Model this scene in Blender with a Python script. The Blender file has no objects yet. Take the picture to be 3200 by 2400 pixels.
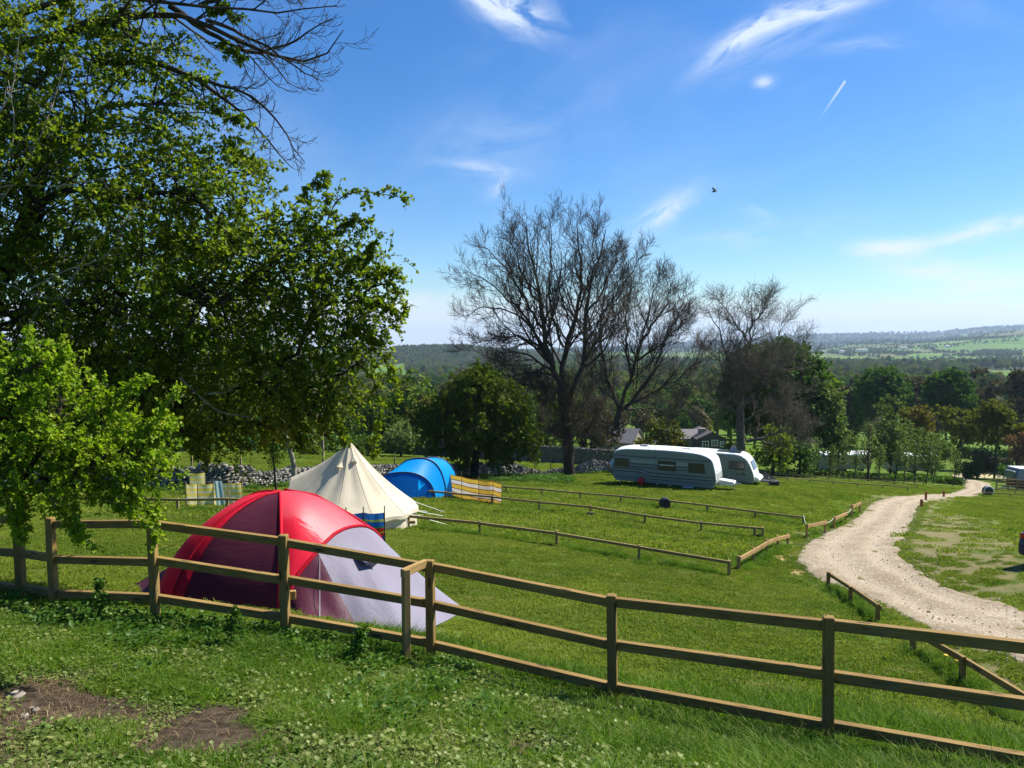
import bpy, math, random
import numpy as np
from mathutils import Vector, Matrix
random.seed(7); RNG = np.random.default_rng(11)
S = bpy.context.scene; COL = S.collection
F = 2490.0; PITCH = math.atan(150.0/F)
# ------------------------------------------------------------ camera
cam = bpy.data.cameras.new('camera'); cam.lens = 36*F/3200; cam.sensor_width = 36
cam.clip_start = 0.05; cam.clip_end = 40000
co = bpy.data.objects.new('camera', cam); COL.objects.link(co)
co.location = (0, 0, 0); co.rotation_euler = (math.pi/2-PITCH, 0, 0); S.camera = co
# ------------------------------------------------------------ sun, exposure
SUN_AZ, SUN_EL = math.radians(62), math.radians(48)
sl = bpy.data.lights.new('sun', 'SUN'); sl.energy = 5.0; sl.angle = math.radians(0.5); sl.color = (1.0, 0.955, 0.87)
so = bpy.data.objects.new('sun', sl); COL.objects.link(so)
sdir = Vector((math.sin(SUN_AZ)*math.cos(SUN_EL), math.cos(SUN_AZ)*math.cos(SUN_EL), math.sin(SUN_EL)))
so.rotation_euler = sdir.to_track_quat('Z', 'Y').to_euler(); so.location = (40, 30, 60)
S.view_settings.view_transform = 'Standard'; S.view_settings.look = 'None'
S.view_settings.exposure = 0.88; S.view_settings.gamma = 1.0; S.view_settings.use_curve_mapping = False
try:
    S.cycles.use_denoising = True; S.cycles.denoiser = 'OPENIMAGEDENOISE'
    S.cycles.max_bounces = 6; S.cycles.diffuse_bounces = 4; S.cycles.glossy_bounces = 2
    S.cycles.transmission_bounces = 4; S.cycles.transparent_max_bounces = 8; S.cycles.volume_bounces = 0
except Exception: pass

# ------------------------------------------------------------ node helper
class NT:
    def __init__(s, tree): s.t = tree; s.n = tree.nodes; s.l = tree.links
    def new(s, typ, **kw):
        nd = s.n.new(typ)
        for k, v in kw.items(): setattr(nd, k, v)
        return nd
    def put(s, sock, v):
        if isinstance(v, bpy.types.NodeSocket): s.l.new(v, sock)
        elif v is not None: sock.default_value = v
    def m(s, op, a, b=None, c=None, clamp=False):
        nd = s.new('ShaderNodeMath', operation=op, use_clamp=clamp)
        s.put(nd.inputs[0], a); s.put(nd.inputs[1], b); s.put(nd.inputs[2], c); return nd.outputs[0]
    def noise(s, vec, scale, detail=3, rough=0.5, dist=0.0):
        nd = s.new('ShaderNodeTexNoise'); s.put(nd.inputs['Vector'], vec)
        nd.inputs['Scale'].default_value = scale; nd.inputs['Detail'].default_value = detail
        nd.inputs['Roughness'].default_value = rough; nd.inputs['Distortion'].default_value = dist
        return nd.outputs['Fac']
    def ramp(s, fac, lo, hi, a=0.0, b=1.0):
        nd = s.new('ShaderNodeMapRange'); nd.clamp = True; nd.interpolation_type = 'SMOOTHSTEP'
        s.put(nd.inputs[0], fac); nd.inputs[1].default_value = lo; nd.inputs[2].default_value = hi
        nd.inputs[3].default_value = a; nd.inputs[4].default_value = b; return nd.outputs[0]
    def mix(s, fac, a, b, blend='MIX'):
        nd = s.new('ShaderNodeMix', data_type='RGBA', blend_type=blend)
        s.put(nd.inputs[0], fac)
        for sk, v in ((nd.inputs[6], a), (nd.inputs[7], b)):
            if isinstance(v, tuple) and len(v) == 3: v = (*v, 1)
            s.put(sk, v)
        return nd.outputs[2]
    def mapping(s, vec, scale=(1, 1, 1), rot=(0, 0, 0), loc=(0, 0, 0)):
        nd = s.new('ShaderNodeMapping'); s.put(nd.inputs[0], vec)
        nd.inputs['Scale'].default_value = scale; nd.inputs['Rotation'].default_value = rot; nd.inputs['Location'].default_value = loc
        return nd.outputs[0]
    def attr(s, name):
        return s.new('ShaderNodeAttribute', attribute_name=name).outputs['Fac']
    def bump(s, h, strength=0.5, dist=0.02, normal=None):
        nd = s.new('ShaderNodeBump'); s.put(nd.inputs['Height'], h)
        nd.inputs['Strength'].default_value = strength; nd.inputs['Distance'].default_value = dist
        if normal is not None: s.put(nd.inputs['Normal'], normal)
        return nd.outputs[0]
def material(name):
    m = bpy.data.materials.new(name); m.use_nodes = True; t = NT(m.node_tree)
    for nd in list(t.n): t.n.remove(nd)
    out = t.new('ShaderNodeOutputMaterial'); return m, t, out
def principled(t, out, color, rough=0.6, normal=None, spec=0.3, metal=0.0):
    b = t.new('ShaderNodeBsdfPrincipled')
    if isinstance(color, tuple) and len(color) == 3: color = (*color, 1)
    t.put(b.inputs['Base Color'], color); t.put(b.inputs['Roughness'], rough)
    b.inputs['Specular IOR Level'].default_value = spec; b.inputs['Metallic'].default_value = metal
    if normal is not None: t.put(b.inputs['Normal'], normal)
    t.l.new(b.outputs[0], out.inputs[0]); return b
def texco(t, which='Object'): return t.new('ShaderNodeTexCoord').outputs[which]

# ------------------------------------------------------------ pixel rays (3200 x 2400 photograph)
def ray(px, py):
    a, b, c = px-1600, F, 1200-py
    cp, sp = math.cos(PITCH), math.sin(PITCH)
    v = (a, b*cp+c*sp, -b*sp+c*cp); return (v[0]/v[1], 1.0, v[2]/v[1])
def pt(px, py, d):
    r = ray(px, py); return Vector((r[0]*d, d, r[2]*d))

# ------------------------------------------------------------ world: sky with thin cirrus
w = bpy.data.worlds.new('World'); S.world = w; w.use_nodes = True
t = NT(w.node_tree)
for nd in list(t.n): t.n.remove(nd)
wo = t.new('ShaderNodeOutputWorld'); bg = t.new('ShaderNodeBackground'); bg.inputs[1].default_value = 0.065
sky = t.new('ShaderNodeTexSky', sky_type='NISHITA'); sky.sun_disc = False
sky.sun_elevation = SUN_EL; sky.sun_rotation = SUN_AZ; sky.altitude = 200
sky.air_density = 1.0; sky.dust_density = 0.35; sky.ozone_density = 2.2
g = texco(t, 'Generated'); sep = t.new('ShaderNodeSeparateXYZ'); t.l.new(g, sep.inputs[0])
X, Y, Z = sep.outputs
ya = t.m('MAXIMUM', t.m('ABSOLUTE', Y), 0.05)
U = t.m('DIVIDE', X, ya); V = t.m('DIVIDE', Z, ya)
uv = t.new('ShaderNodeCombineXYZ'); t.l.new(U, uv.inputs[0]); t.l.new(V, uv.inputs[1]); UVv = uv.outputs[0]
warp = t.noise(UVv, 6, 4, 0.6)
def blob(px, py, a, b, ang, amp, nscale=14, stretch=4, lo=0.35, hi=0.75, seed=0.0, bend=0.0):
    """an elongated wisp of ice cloud centred on a direction of the sky"""
    u0, _, v0 = ray(px, py); ca, sa = math.cos(math.radians(ang)), math.sin(math.radians(ang))
    du = t.m('SUBTRACT', U, u0); dv = t.m('SUBTRACT', V, v0)
    p = t.m('ADD', t.m('MULTIPLY', du, ca), t.m('MULTIPLY', dv, sa))
    q = t.m('ADD', t.m('MULTIPLY', du, -sa), t.m('MULTIPLY', dv, ca))
    if bend: q = t.m('ADD', q, t.m('MULTIPLY', t.m('MULTIPLY', p, p), bend))
    e = t.m('ADD', t.m('POWER', t.m('ABSOLUTE', t.m('DIVIDE', p, a/F)), 2.0), t.m('POWER', t.m('ABSOLUTE', t.m('DIVIDE', q, b/F)), 2.0))
    mask = t.m('EXPONENT', t.m('MULTIPLY', e, -1.0))
    cv = t.new('ShaderNodeCombineXYZ'); t.put(cv.inputs[0], p); t.put(cv.inputs[1], t.m('MULTIPLY', q, stretch)); cv.inputs[2].default_value = seed
    nn = t.ramp(t.noise(cv.outputs[0], nscale, 6, 0.62, 0.8), lo, hi)
    return t.m('MULTIPLY', t.m('MULTIPLY', mask, nn), amp)
cl = None
for args in [
    (1610, 30, 120, 62, -25, 0.95, 16, 2.2, 0.32, 0.62, 1.0), (1520, 5, 80, 30, -30, 0.9, 20, 2, 0.3, 0.6, 1.5),
    (2350, 95, 170, 30, 31, 0.9, 16, 3.0, 0.28, 0.6, 2.0, 0.9), (2570, 30, 200, 24, 16, 0.75, 16, 4, 0.3, 0.6, 2.5),
    (2440, 110, 220, 60, 26, 0.35, 10, 4, 0.3, 0.7, 2.8), (2700, 140, 120, 25, 5, 0.3, 14, 4, 0.3, 0.7, 3),
    (2387, 258, 28, 18, 10, 0.75, 26, 2, 0.25, 0.55, 4.0), (2075, 665, 110, 34, 35, 0.75, 14, 3, 0.3, 0.65, 5.0),
    (2360, 670, 50, 20, -20, 0.5, 18, 3, 0.3, 0.65, 5.5), (1570, 605, 55, 40, 60, 0.6, 14, 2, 0.3, 0.65, 6.0),
    (1500, 525, 110, 18, -8, 0.55, 16, 4, 0.3, 0.65, 6.5), (1560, 430, 260, 120, 20, 0.22, 8, 2, 0.3, 0.7, 7),
    (2760, 775, 130, 26, 3, 0.9, 14, 3, 0.25, 0.6, 8.0), (3060, 720, 220, 26, 14, 0.8, 12, 4, 0.25, 0.6, 8.5), (3090, 900, 160, 40, 8, 0.7, 10, 3, 0.25, 0.6, 13.0),
    (2940, 845, 170, 36, -6, 0.8, 10, 3, 0.25, 0.6, 9.0), (2350, 740, 330, 30, 10, 0.3, 9, 5, 0.3, 0.7, 9.5),
    (1300, 935, 200, 24, 2, 0.6, 9, 4, 0.3, 0.6, 10.0), (3200, 800, 260, 60, 15, 0.35, 9, 4, 0.3, 0.7, 12)]:
    b_ = blob(*args); cl = b_ if cl is None else t.m('ADD', cl, b_)
# bank of thin white cloud low over the horizon, all the way round
low = t.ramp(V, ray(1600, 900)[2], ray(1600, 1010)[2], 0, 1)
cvl = t.mapping(UVv, (1, 5, 1))
bank = t.m('MULTIPLY', low, t.ramp(t.noise(cvl, 2.6, 5, 0.55, 0.4), 0.25, 0.55, 0.45, 1.0))
cl = t.m('ADD', cl, t.m('MULTIPLY', bank, 0.95))
# high milky veil
veil = t.m('MULTIPLY', t.ramp(t.noise(t.mapping(UVv, (1.2, 2.4, 1), (0, 0, 0.4)), 2.4, 5, 0.6, 0.6), 0.42, 0.8), 0.16)
cl = t.m('ADD', cl, veil)
# one vapour trail
u0, _, v0 = ray(2607, 304); u1, _, v1 = ray(2641, 254)
an = math.degrees(math.atan2(v1-v0, u1-u0))
ca, sa = math.cos(math.radians(an)), math.sin(math.radians(an))
du = t.m('SUBTRACT', U, u1); dv = t.m('SUBTRACT', V, v1)
p = t.m('ADD', t.m('MULTIPLY', du, ca), t.m('MULTIPLY', dv, sa)); q = t.m('ADD', t.m('MULTIPLY', du, -sa), t.m('MULTIPLY', dv, ca))
along = t.m('MULTIPLY', t.ramp(p, -150/F, -10/F), t.ramp(p, 0.0, 3/F, 1, 0))
wid = t.m('EXPONENT', t.m('MULTIPLY', t.m('POWER', t.m('ABSOLUTE', t.m('DIVIDE', q, 3.2/F)), 2.0), -1.0))
cl = t.m('ADD', cl, t.m('MULTIPLY', t.m('MULTIPLY', along, wid), t.ramp(t.m('ABSOLUTE', Y), 0, .1, 0, 0.8)))
cl = t.m('MULTIPLY', cl, t.ramp(Y, -0.05, 0.2, 0.45, 1.0))
cl = t.m('MINIMUM', cl, 0.93)
# a polarised-looking deeper blue than the bare model gives
hs = t.new('ShaderNodeHueSaturation'); hs.inputs['Saturation'].default_value = 1.34; hs.inputs['Hue'].default_value = 0.503
t.l.new(sky.outputs[0], hs.inputs['Color'])
skc = t.mix(1.0, hs.outputs[0], (0.84, 1.05, 1.24), 'MULTIPLY')
cloudc = t.mix(t.ramp(V, 0.0, 0.4), (7.6, 8.2, 9.2), (6.8, 7.8, 9.6))
t.l.new(t.mix(cl, skc, cloudc), bg.inputs[0]); t.l.new(bg.outputs[0], wo.inputs[0])

# ------------------------------------------------------------ terrain
CP = [  # photograph x, y and distance of points on the ground
 (0,2400,5.4),(800,2400,5.6),(1600,2400,5.9),(2400,2400,6.3),(3200,2465,6.2),(0,2150,7.4),(900,2150,7.9),
 (2597,2336,7.25),(1912,2210,8.65),(1343,2066,9.7),(892,1982,9.8),(486,1942,10.1),(60,1882,11.1),(-400,1850,11.6),
 (1500,2060,11.4),(1910,2110,11.2),(2597,2200,10.2),(1270,2000,12.8),(1440,1918,15.2),(862,1925,12.6),(400,1885,13.0),(0,1810,14.5),
 (2597,2040,14.5),(2200,1990,14.5),(2854,2042,15.5),(3005,2140,13.2),(3200,2275,11.6),(3400,2200,12.5),(3200,2085,13.6),
 (3060,2020,15),(2890,1962,17),(2740,1948,18.3),(2588,1838,23.5),(3200,1905,18.5),(3200,1760,24.5),(3500,1800,22),
 (2485,1745,27),(2800,1720,28.5),(1277,1650,27.8),(1499,1673,26.6),(1740,1707,25.5),(1997,1752,24.2),(2278,1801,23.2),
 (556,1597,29.5),(711,1592,29.2),(0,1600,29),(1085,1635,28.4),(2461,1707,31),(2690,1603,49),(2606,1653,38),(2870,1585,56),
 (1256,1556,38.6),(1537,1580,37.6),(1845,1612,35.8),(2191,1665,33.8),(2380,1682,33),(1580,1544,46),(1813,1562,44.5),(2210,1603,42),(2510,1642,39),
 (1925,1513,56),(2235,1531,53),(2400,1512,58),(700,1537,43),(200,1545,40),(1200,1505,54),(1720,1492,70),(2000,1478,80),(1780,1488,68),
 (1000,1424,95),(600,1424,90),(1600,1445,98),(100,1424,85),(2460,1505,84),(2650,1513,84),(2830,1533,84),(3071,1543,84),(3200,1556,80),(3200,1640,44),
 (3015,1520,104),(2980,1492,130),(2700,1492,110),(2400,1485,108),(3200,1510,118),(-800,1600,30),(-800,1450,80),(4000,1700,40),(4000,1560,90)]
pts = [tuple(pt(*c)) for c in CP]
pts += [(0,0,-1.6),(-7,0,-1.3),(7,0,-2.3),(0,3,-2.35),(-5,4,-2.5),(4.5,4,-2.9),(0,-12,1.2),(-20,-12,1.4),(20,-12,-0.6),(-14,6,-3.0),(14,6,-4.4)]
CX = np.array([(p[0], p[1]) for p in pts]); CZ = np.array([p[2] for p in pts])
def _phi(r2): return 0.5*r2*np.log(np.maximum(r2, 1e-9))
_n = len(CX); _r2 = ((CX[:, None]-CX[None])**2).sum(2)
_A = np.zeros((_n+3, _n+3)); _A[:_n, :_n] = _phi(_r2)+np.eye(_n)*1.5; _P = np.c_[np.ones(_n), CX]; _A[:_n, _n:] = _P; _A[_n:, :_n] = _P.T
_W = np.linalg.solve(_A, np.r_[CZ, 0, 0, 0])
def near_z(x, y):
    x = np.clip(x, -42, 75); y = np.clip(y, -14, 130)
    q = np.stack([x, y], -1); sh = q.shape[:-1]; q = q.reshape(-1, 2); o = np.empty(len(q))
    for i in range(0, len(q), 20000):
        c = q[i:i+20000]; r2 = ((c[:, None]-CX[None])**2).sum(2)
        o[i:i+20000] = _phi(r2)@_W[:_n]+_W[_n]+c@_W[_n+1:]
    return o.reshape(sh)
AZ = [-3000, -400, 700, 1145, 1290, 1430, 1580, 1750, 1900, 2300, 2500, 2800, 3200, 3700, 6000]
DD = [90, 150, 250, 450, 700, 1100, 1500, 2000, 2500, 3300, 4200, 6000, 8500, 12000]
TB = np.array([  # photograph row at which ground of each distance lies
 [1435,1395,1330,1250,1210,1175,1160,1140,1112,1105,1090,1090,1095,1110],
 [1430,1390,1330,1250,1210,1175,1160,1140,1112,1105,1090,1090,1095,1110],
 [1424,1385,1325,1250,1210,1180,1165,1140,1105,1098,1092,1095,1095,1110],
 [1427,1385,1325,1250,1212,1184,1165,1133,1098,1100,1104,1100,1098,1110],
 [1428,1385,1325,1250,1212,1184,1160,1125,1088,1096,1104,1100,1098,1110],
 [1436,1390,1325,1250,1212,1184,1165,1125,1089,1096,1104,1100,1098,1110],
 [1446,1400,1330,1250,1205,1178,1160,1135,1106,1105,1108,1100,1098,1110],
 [1458,1410,1330,1245,1200,1168,1150,1135,1122,1115,1108,1098,1094,1105],
 [1470,1420,1335,1245,1200,1168,1150,1138,1125,1115,1105,1095,1088,1100],
 [1500,1430,1350,1250,1200,1168,1150,1138,1125,1110,1098,1085,1066,1080],
 [1508,1450,1365,1255,1200,1168,1150,1138,1122,1105,1092,1078,1048,1060],
 [1525,1465,1380,1260,1205,1170,1150,1137,1122,1090,1073,1074,1044,1055],
 [1545,1475,1390,1265,1205,1170,1150,1135,1115,1070,1036,1045,1022,1035],
 [1555,1485,1395,1270,1205,1170,1150,1130,1105,1060,1025,1030,1015,1025],
 [1560,1490,1400,1275,1210,1170,1150,1130,1105,1060,1030,1030,1020,1030]], float)
def far_z(x, y):
    yy = np.maximum(y, 1.0); d = np.maximum(np.hypot(x, y)*0.92, np.abs(y)); d = np.where(y > 0, np.where(np.abs(x) < 0.75*yy, y, np.maximum(y, np.hypot(x, y)*0.8)), d)
    px = np.where(y > 0, 1600+F*x/yy, np.where(x > 0, 6000, -3000)); px = np.clip(px, -3000, 6000)
    ai = np.interp(px, AZ, np.arange(len(AZ))); di = np.interp(np.log(np.clip(d, 90, 12000)), np.log(DD), np.arange(len(DD)))
    def sm(f): return f*f*(3-2*f)
    a0 = np.clip(ai.astype(int), 0, len(AZ)-2); d0 = np.clip(di.astype(int), 0, len(DD)-2)
    fa = sm(ai-a0); fd = di-d0
    v = (TB[a0, d0]*(1-fa)+TB[a0+1, d0]*fa)*(1-fd)+(TB[a0, d0+1]*(1-fa)+TB[a0+1, d0+1]*fa)*fd
    c_ = 1200-v; cp, sp = math.cos(PITCH), math.sin(PITCH); sl_ = (-F*sp+c_*cp)/(F*cp+c_*sp)
    return sl_*d + 6*np.sin(x/210+y/330)*np.clip((d-600)/1500, 0, 1)
def H(x, y):
    x = np.asarray(x, float); y = np.asarray(y, float)
    r = np.where(y > 0, y, np.hypot(x, y)); r = np.maximum(r, np.abs(x)*1.1)
    k = np.clip((r-88)/30, 0, 1); k = k*k*(3-2*k)
    z = near_z(x, y)
    return z*(1-k)+far_z(x, y)*k
def hz(x, y): return float(H(np.array([x]), np.array([y]))[0])
def at(px, py, dmax=160):
    """the point of the ground that the photograph shows at px, py"""
    r = ray(px, py); ds = np.geomspace(3, dmax, 500)
    g_ = H(r[0]*ds, ds)-r[2]*ds; i = np.argmax(g_ > 0)
    if g_[i] <= 0: i = len(ds)-1
    a, b = ds[max(i-1, 0)], ds[i]
    for _ in range(18):
        c = (a+b)/2
        if hz(r[0]*c, c) > r[2]*c: b = c
        else: a = c
    return Vector((r[0]*b, b, hz(r[0]*b, b)))
def gp(px, d):
    """ground below photograph column px at distance d"""
    x = (px-1600)/F*d; return Vector((x, d, hz(x, d)))

# ------------------------------------------------------------ mesh helpers
def mesh_np(name, V_, Q=None, T=None, attrs=None, smooth=False):
    me = bpy.data.meshes.new(name); V_ = np.asarray(V_, np.float32).reshape(-1, 3)
    me.vertices.add(len(V_)); me.vertices.foreach_set('co', V_.ravel())
    nq = 0 if Q is None else len(Q); nt = 0 if T is None else len(T)
    li = np.concatenate([np.asarray(Q, np.int32).ravel() if nq else np.empty(0, np.int32), np.asarray(T, np.int32).ravel() if nt else np.empty(0, np.int32)])
    me.loops.add(len(li)); me.loops.foreach_set('vertex_index', li)
    me.polygons.add(nq+nt)
    me.polygons.foreach_set('loop_start', np.concatenate([np.arange(nq)*4, nq*4+np.arange(nt)*3]).astype(np.int32))
    if smooth: me.polygons.foreach_set('use_smooth', np.ones(nq+nt, bool))
    for k, v in (attrs or {}).items():
        a = me.attributes.new(k, 'FLOAT', 'POINT'); a.data.foreach_set('value', np.asarray(v, np.float32).ravel())
    me.update(calc_edges=True); return me
def link(name, me, mat=None, parent=None, loc=None, kind=None):
    o = bpy.data.objects.new(name, me); COL.objects.link(o)
    if mat is not None and me is not None and len(me.materials) == 0: me.materials.append(mat)
    if parent is not None: o.parent = parent
    if loc is not None: o.location = loc
    if kind: o['kind'] = kind
    return o
def thing(name, label, cat, loc=(0, 0, 0), rotz=0.0, group=None):
    o = bpy.data.objects.new(name, None); COL.objects.link(o); o.location = loc; o.rotation_euler = (0, 0, rotz)
    o.empty_display_size = 0.2; o['label'] = label; o['category'] = cat
    if group: o['group'] = group
    return o
def tag(o, label, cat, group=None):
    o['label'] = label; o['category'] = cat
    if group: o['group'] = group
    return o
class MB:
    """collects shapes into one mesh"""
    def __init__(s): s.v = []; s.f = []
    def add(s, vs, fs):
        n = len(s.v); s.v += [tuple(v) for v in vs]; s.f += [tuple(i+n for i in f) for f in fs]; return s
    def box(s, c, d, rot=None, bev=0.0):
        x, y, z = d[0]/2, d[1]/2, d[2]/2
        if bev:
            e = bev; vs = []; fs = []
            prof = [(y-e, -z), (y, -z+e), (y, z-e), (y-e, z), (-y+e, z), (-y, z-e), (-y, -z+e), (-y+e, -z)]
            for xx, k in ((-x, 1-e/max(y, 1e-4)), (-x+e, 1), (x-e, 1), (x, 1-e/max(y, 1e-4))):
                vs += [(xx, a*k, b*(1-(1-k)*y/max(z, 1e-4))) for a, b in prof]
            for r in range(3):
                for i in range(8): fs.append((r*8+i, r*8+(i+1) % 8, r*8+8+(i+1) % 8, r*8+8+i))
            fs.append(tuple(range(7, -1, -1))); fs.append(tuple(range(24, 32)))
        else:
            vs = [(-x,-y,-z),(x,-y,-z),(x,y,-z),(-x,y,-z),(-x,-y,z),(x,-y,z),(x,y,z),(-x,y,z)]
            fs = [(0,3,2,1),(4,5,6,7),(0,1,5,4),(1,2,6,5),(2,3,7,6),(3,0,4,7)]
        M = rot if rot is not None else Matrix.Identity(3); c = Vector(c)
        return s.add([M@Vector(v)+c for v in vs], fs)
    def tube(s, P, r, n=8, cap=True):
        P = [Vector(p) for p in P]; k = len(P); rs = r if isinstance(r, (list, tuple)) else [r]*k
        vs = []
        for i, p in enumerate(P):
            tg = (P[min(i+1, k-1)]-P[max(i-1, 0)]).normalized()
            up = Vector((0, 0, 1)) if abs(tg.z) < 0.95 else Vector((1, 0, 0))
            a = tg.cross(up).normalized(); b = tg.cross(a)
            vs += [p+a*math.cos(2*math.pi*j/n)*rs[i]+b*math.sin(2*math.pi*j/n)*rs[i] for j in range(n)]
        fs = [(i*n+j, i*n+(j+1) % n, (i+1)*n+(j+1) % n, (i+1)*n+j) for i in range(k-1) for j in range(n)]
        if cap: fs += [tuple(range(n-1, -1, -1)), tuple((k-1)*n+j for j in range(n))]
        return s.add(vs, fs)
    def extrude(s, prof, y0, y1):
        """polygon in x,z pushed along y"""
        n = len(prof); vs = [(a, y0, b) for a, b in prof]+[(a, y1, b) for a, b in prof]
        fs = [(i, (i+1) % n, n+(i+1) % n, n+i) for i in range(n)]+[tuple(range(n-1, -1, -1)), tuple(range(n, 2*n))]
        return s.add(vs, fs)
    def loft(s, curves, closed=False):
        m = len(curves[0]); vs = [v for c in curves for v in c]
        fs = [(i*m+j, i*m+j+1, (i+1)*m+j+1, (i+1)*m+j) for i in range(len(curves)-1) for j in range(m-1)]
        if closed: fs += [(i*m+m-1, i*m, (i+1)*m, (i+1)*m+m-1) for i in range(len(curves)-1)]
        return s.add(vs, fs)
    def build(s, name, mat, parent=None, world=True, smooth=False, kind=None, auto=None):
        off = Vector((0, 0, 0))
        if parent is not None and world:
            q = parent
            while q is not None: off += q.location; q = q.parent
        me = bpy.data.meshes.new(name)
        me.from_pydata([tuple(Vector(v)-off) for v in s.v], [], s.f)
        if smooth: me.polygons.foreach_set('use_smooth', [True]*len(me.polygons))
        if auto is not None:
            me.polygons.foreach_set('use_smooth', [True]*len(me.polygons))
            try: me.set_sharp_from_angle(angle=math.radians(auto))
            except Exception: pass
        me.update(); return link(name, me, mat, parent, kind=kind)
def board(name, p0, p1, wy, wz, mat, parent, bev=0.006, roll=0.0, sag=0.0):
    """a sawn board or post whose own x axis runs along the timber"""
    p0, p1 = Vector(p0), Vector(p1); d = p1-p0; L = d.length; x = d.normalized()
    up = Vector((0, 0, 1)) if abs(x.z) < 0.8 else Vector((0, 1, 0)) if parent is None or True else None
    if abs(x.z) >= 0.8: up = Vector((math.sin(roll), math.cos(roll), 0))
    y = up.cross(x).normalized(); z = x.cross(y)
    mb = MB(); mb.box((0, 0, 0), (L, wy, wz), bev=bev)
    me = bpy.data.meshes.new(name); me.from_pydata(mb.v, [], mb.f); me.update()
    o = link(name, me, mat, parent)
    M = Matrix((x, y, z)).transposed().to_4x4(); M.translation = (p0+p1)/2-(parent.location if parent is not None else Vector())
    o.matrix_local = M if parent is not None else M
    if parent is None: o.matrix_world = M
    return o
# vectorised tubes and leaves
def frames(Tg):
    ref = np.where(np.abs(Tg[..., 2:3]) < 0.9, np.array([0, 0, 1.0]), np.array([1.0, 0, 0]))
    a = np.cross(Tg, ref); a /= np.linalg.norm(a, axis=-1, keepdims=True)+1e-9; return a, np.cross(Tg, a)
def tubes(P, R, n):
    B, K, _ = P.shape; Tg = np.gradient(P, axis=1); Tg /= np.linalg.norm(Tg, axis=-1, keepdims=True)+1e-9
    a, b = frames(Tg); th = np.arange(n)*2*np.pi/n
    Vv = P[:, :, None]+R[:, :, None, None]*(a[:, :, None]*np.cos(th)[None, None, :, None]+b[:, :, None]*np.sin(th)[None, None, :, None])
    i = np.arange(B)[:, None, None]*K*n+np.arange(K-1)[None, :, None]*n; j = np.arange(n)[None, None]
    j2 = (j+1) % n; Q = np.stack([i+j, i+j2, i+n+j2, i+n+j], -1).reshape(-1, 4)
    return Vv.reshape(-1, 3), Q
class Acc:
    def __init__(s): s.v = []; s.q = []; s.t = []; s.n = 0; s.a = []
    def add(s, v, q=None, t=None, a=None):
        if q is not None: s.q.append(q+s.n)
        if t is not None: s.t.append(t+s.n)
        s.v.append(v); s.n += len(v); s.a.append(np.zeros(len(v)) if a is None else a)
    def mesh(s, name, smooth=False):
        return mesh_np(name, np.concatenate(s.v), np.concatenate(s.q) if s.q else None, np.concatenate(s.t) if s.t else None, {'tint': np.concatenate(s.a)}, smooth)
def unit(v): return v/(np.linalg.norm(v, axis=-1, keepdims=True)+1e-9)
def leaves(acc, C, D, N_, size, width=0.55, tint=None, fold=0.25):
    """kite-shaped folded leaves: centre of base C, direction D, normal N_"""
    D = unit(D); N_ = unit(N_-D*(N_*D).sum(-1, keepdims=True)); Sd = np.cross(D, N_); s = size[:, None]
    v0 = C; v1 = C+D*s*0.5+Sd*s*width+N_*s*fold; v2 = C+D*s; v3 = C+D*s*0.5-Sd*s*width+N_*s*fold
    Vv = np.stack([v0, v1, v2, v3], 1).reshape(-1, 3); k = np.arange(len(C))[:, None]*4
    T_ = np.concatenate([k+np.array([0, 1, 2]), k+np.array([0, 2, 3])])
    acc.add(Vv, t=T_, a=np.repeat(tint if tint is not None else np.zeros(len(C)), 4))
HAZE = 7e-5
# ------------------------------------------------------------ materials
def m_wood(name, c1, c2, dark=(0.035, 0.022, 0.012), rough=0.75):
    m, t, out = material(name); o = texco(t); oi = t.new('ShaderNodeObjectInfo').outputs['Random']
    off = t.new('ShaderNodeCombineXYZ'); t.put(off.inputs[0], t.m('MULTIPLY', oi, 37)); t.put(off.inputs[1], t.m('MULTIPLY', oi, 11))
    va = t.new('ShaderNodeVectorMath', operation='ADD'); t.l.new(o, va.inputs[0]); t.l.new(off.outputs[0], va.inputs[1]); vv = va.outputs[0]
    grain = t.noise(t.mapping(vv, (1.6, 30, 30)), 2.2, 5, 0.65, 0.6)
    big = t.noise(t.mapping(vv, (0.8, 3, 3)), 1.5, 3)
    c = t.mix(t.ramp(grain, 0.3, 0.7), c1, c2); c = t.mix(t.ramp(big, 0.45, 0.75, 0, 0.5), c, tuple(x*0.55 for x in c1))
    vo = t.new('ShaderNodeTexVoronoi'); t.put(vo.inputs['Vector'], t.mapping(vv, (1.6, 7, 7))); vo.inputs['Scale'].default_value = 1.3
    knot = t.ramp(vo.outputs['Distance'], 0.12, 0.19, 1, 0)
    c = t.mix(t.m('MULTIPLY', knot, 0.85), c, dark)
    c = t.mix(t.ramp(t.noise(t.mapping(vv, (1.2, 4, 4), (0, 0, 0), (5, 2, 1)), 1.8, 5, 0.7), 0.52, 0.72, 0, 0.55), c, (0.13, 0.13, 0.09))
    c = t.mix(t.ramp(t.noise(t.mapping(vv, (0.9, 55, 55)), 2.0, 2), 0.64, 0.70, 0, 0.7), c, dark)
    c = t.mix(t.m('MULTIPLY', t.m('SUBTRACT', oi, 0.5), 0.5, clamp=True), c, tuple(x*0.6 for x in c1))
    principled(t, out, c, rough, t.bump(grain, 0.35, 0.004), 0.15); return m
M_WOOD = m_wood('fence timber', (0.19, 0.118, 0.036), (0.33, 0.215, 0.072))
M_WOODLIT = m_wood('sunlit timber', (0.33, 0.20, 0.075), (0.46, 0.30, 0.12))  # paler copy of the timber, sunlight on the lit rails put into its colour
M_WOODO = m_wood('weathered timber', (0.24, 0.175, 0.068), (0.38, 0.285, 0.12))
M_WOODR = m_wood('red brown timber', (0.24, 0.07, 0.03), (0.33, 0.11, 0.045))
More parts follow.
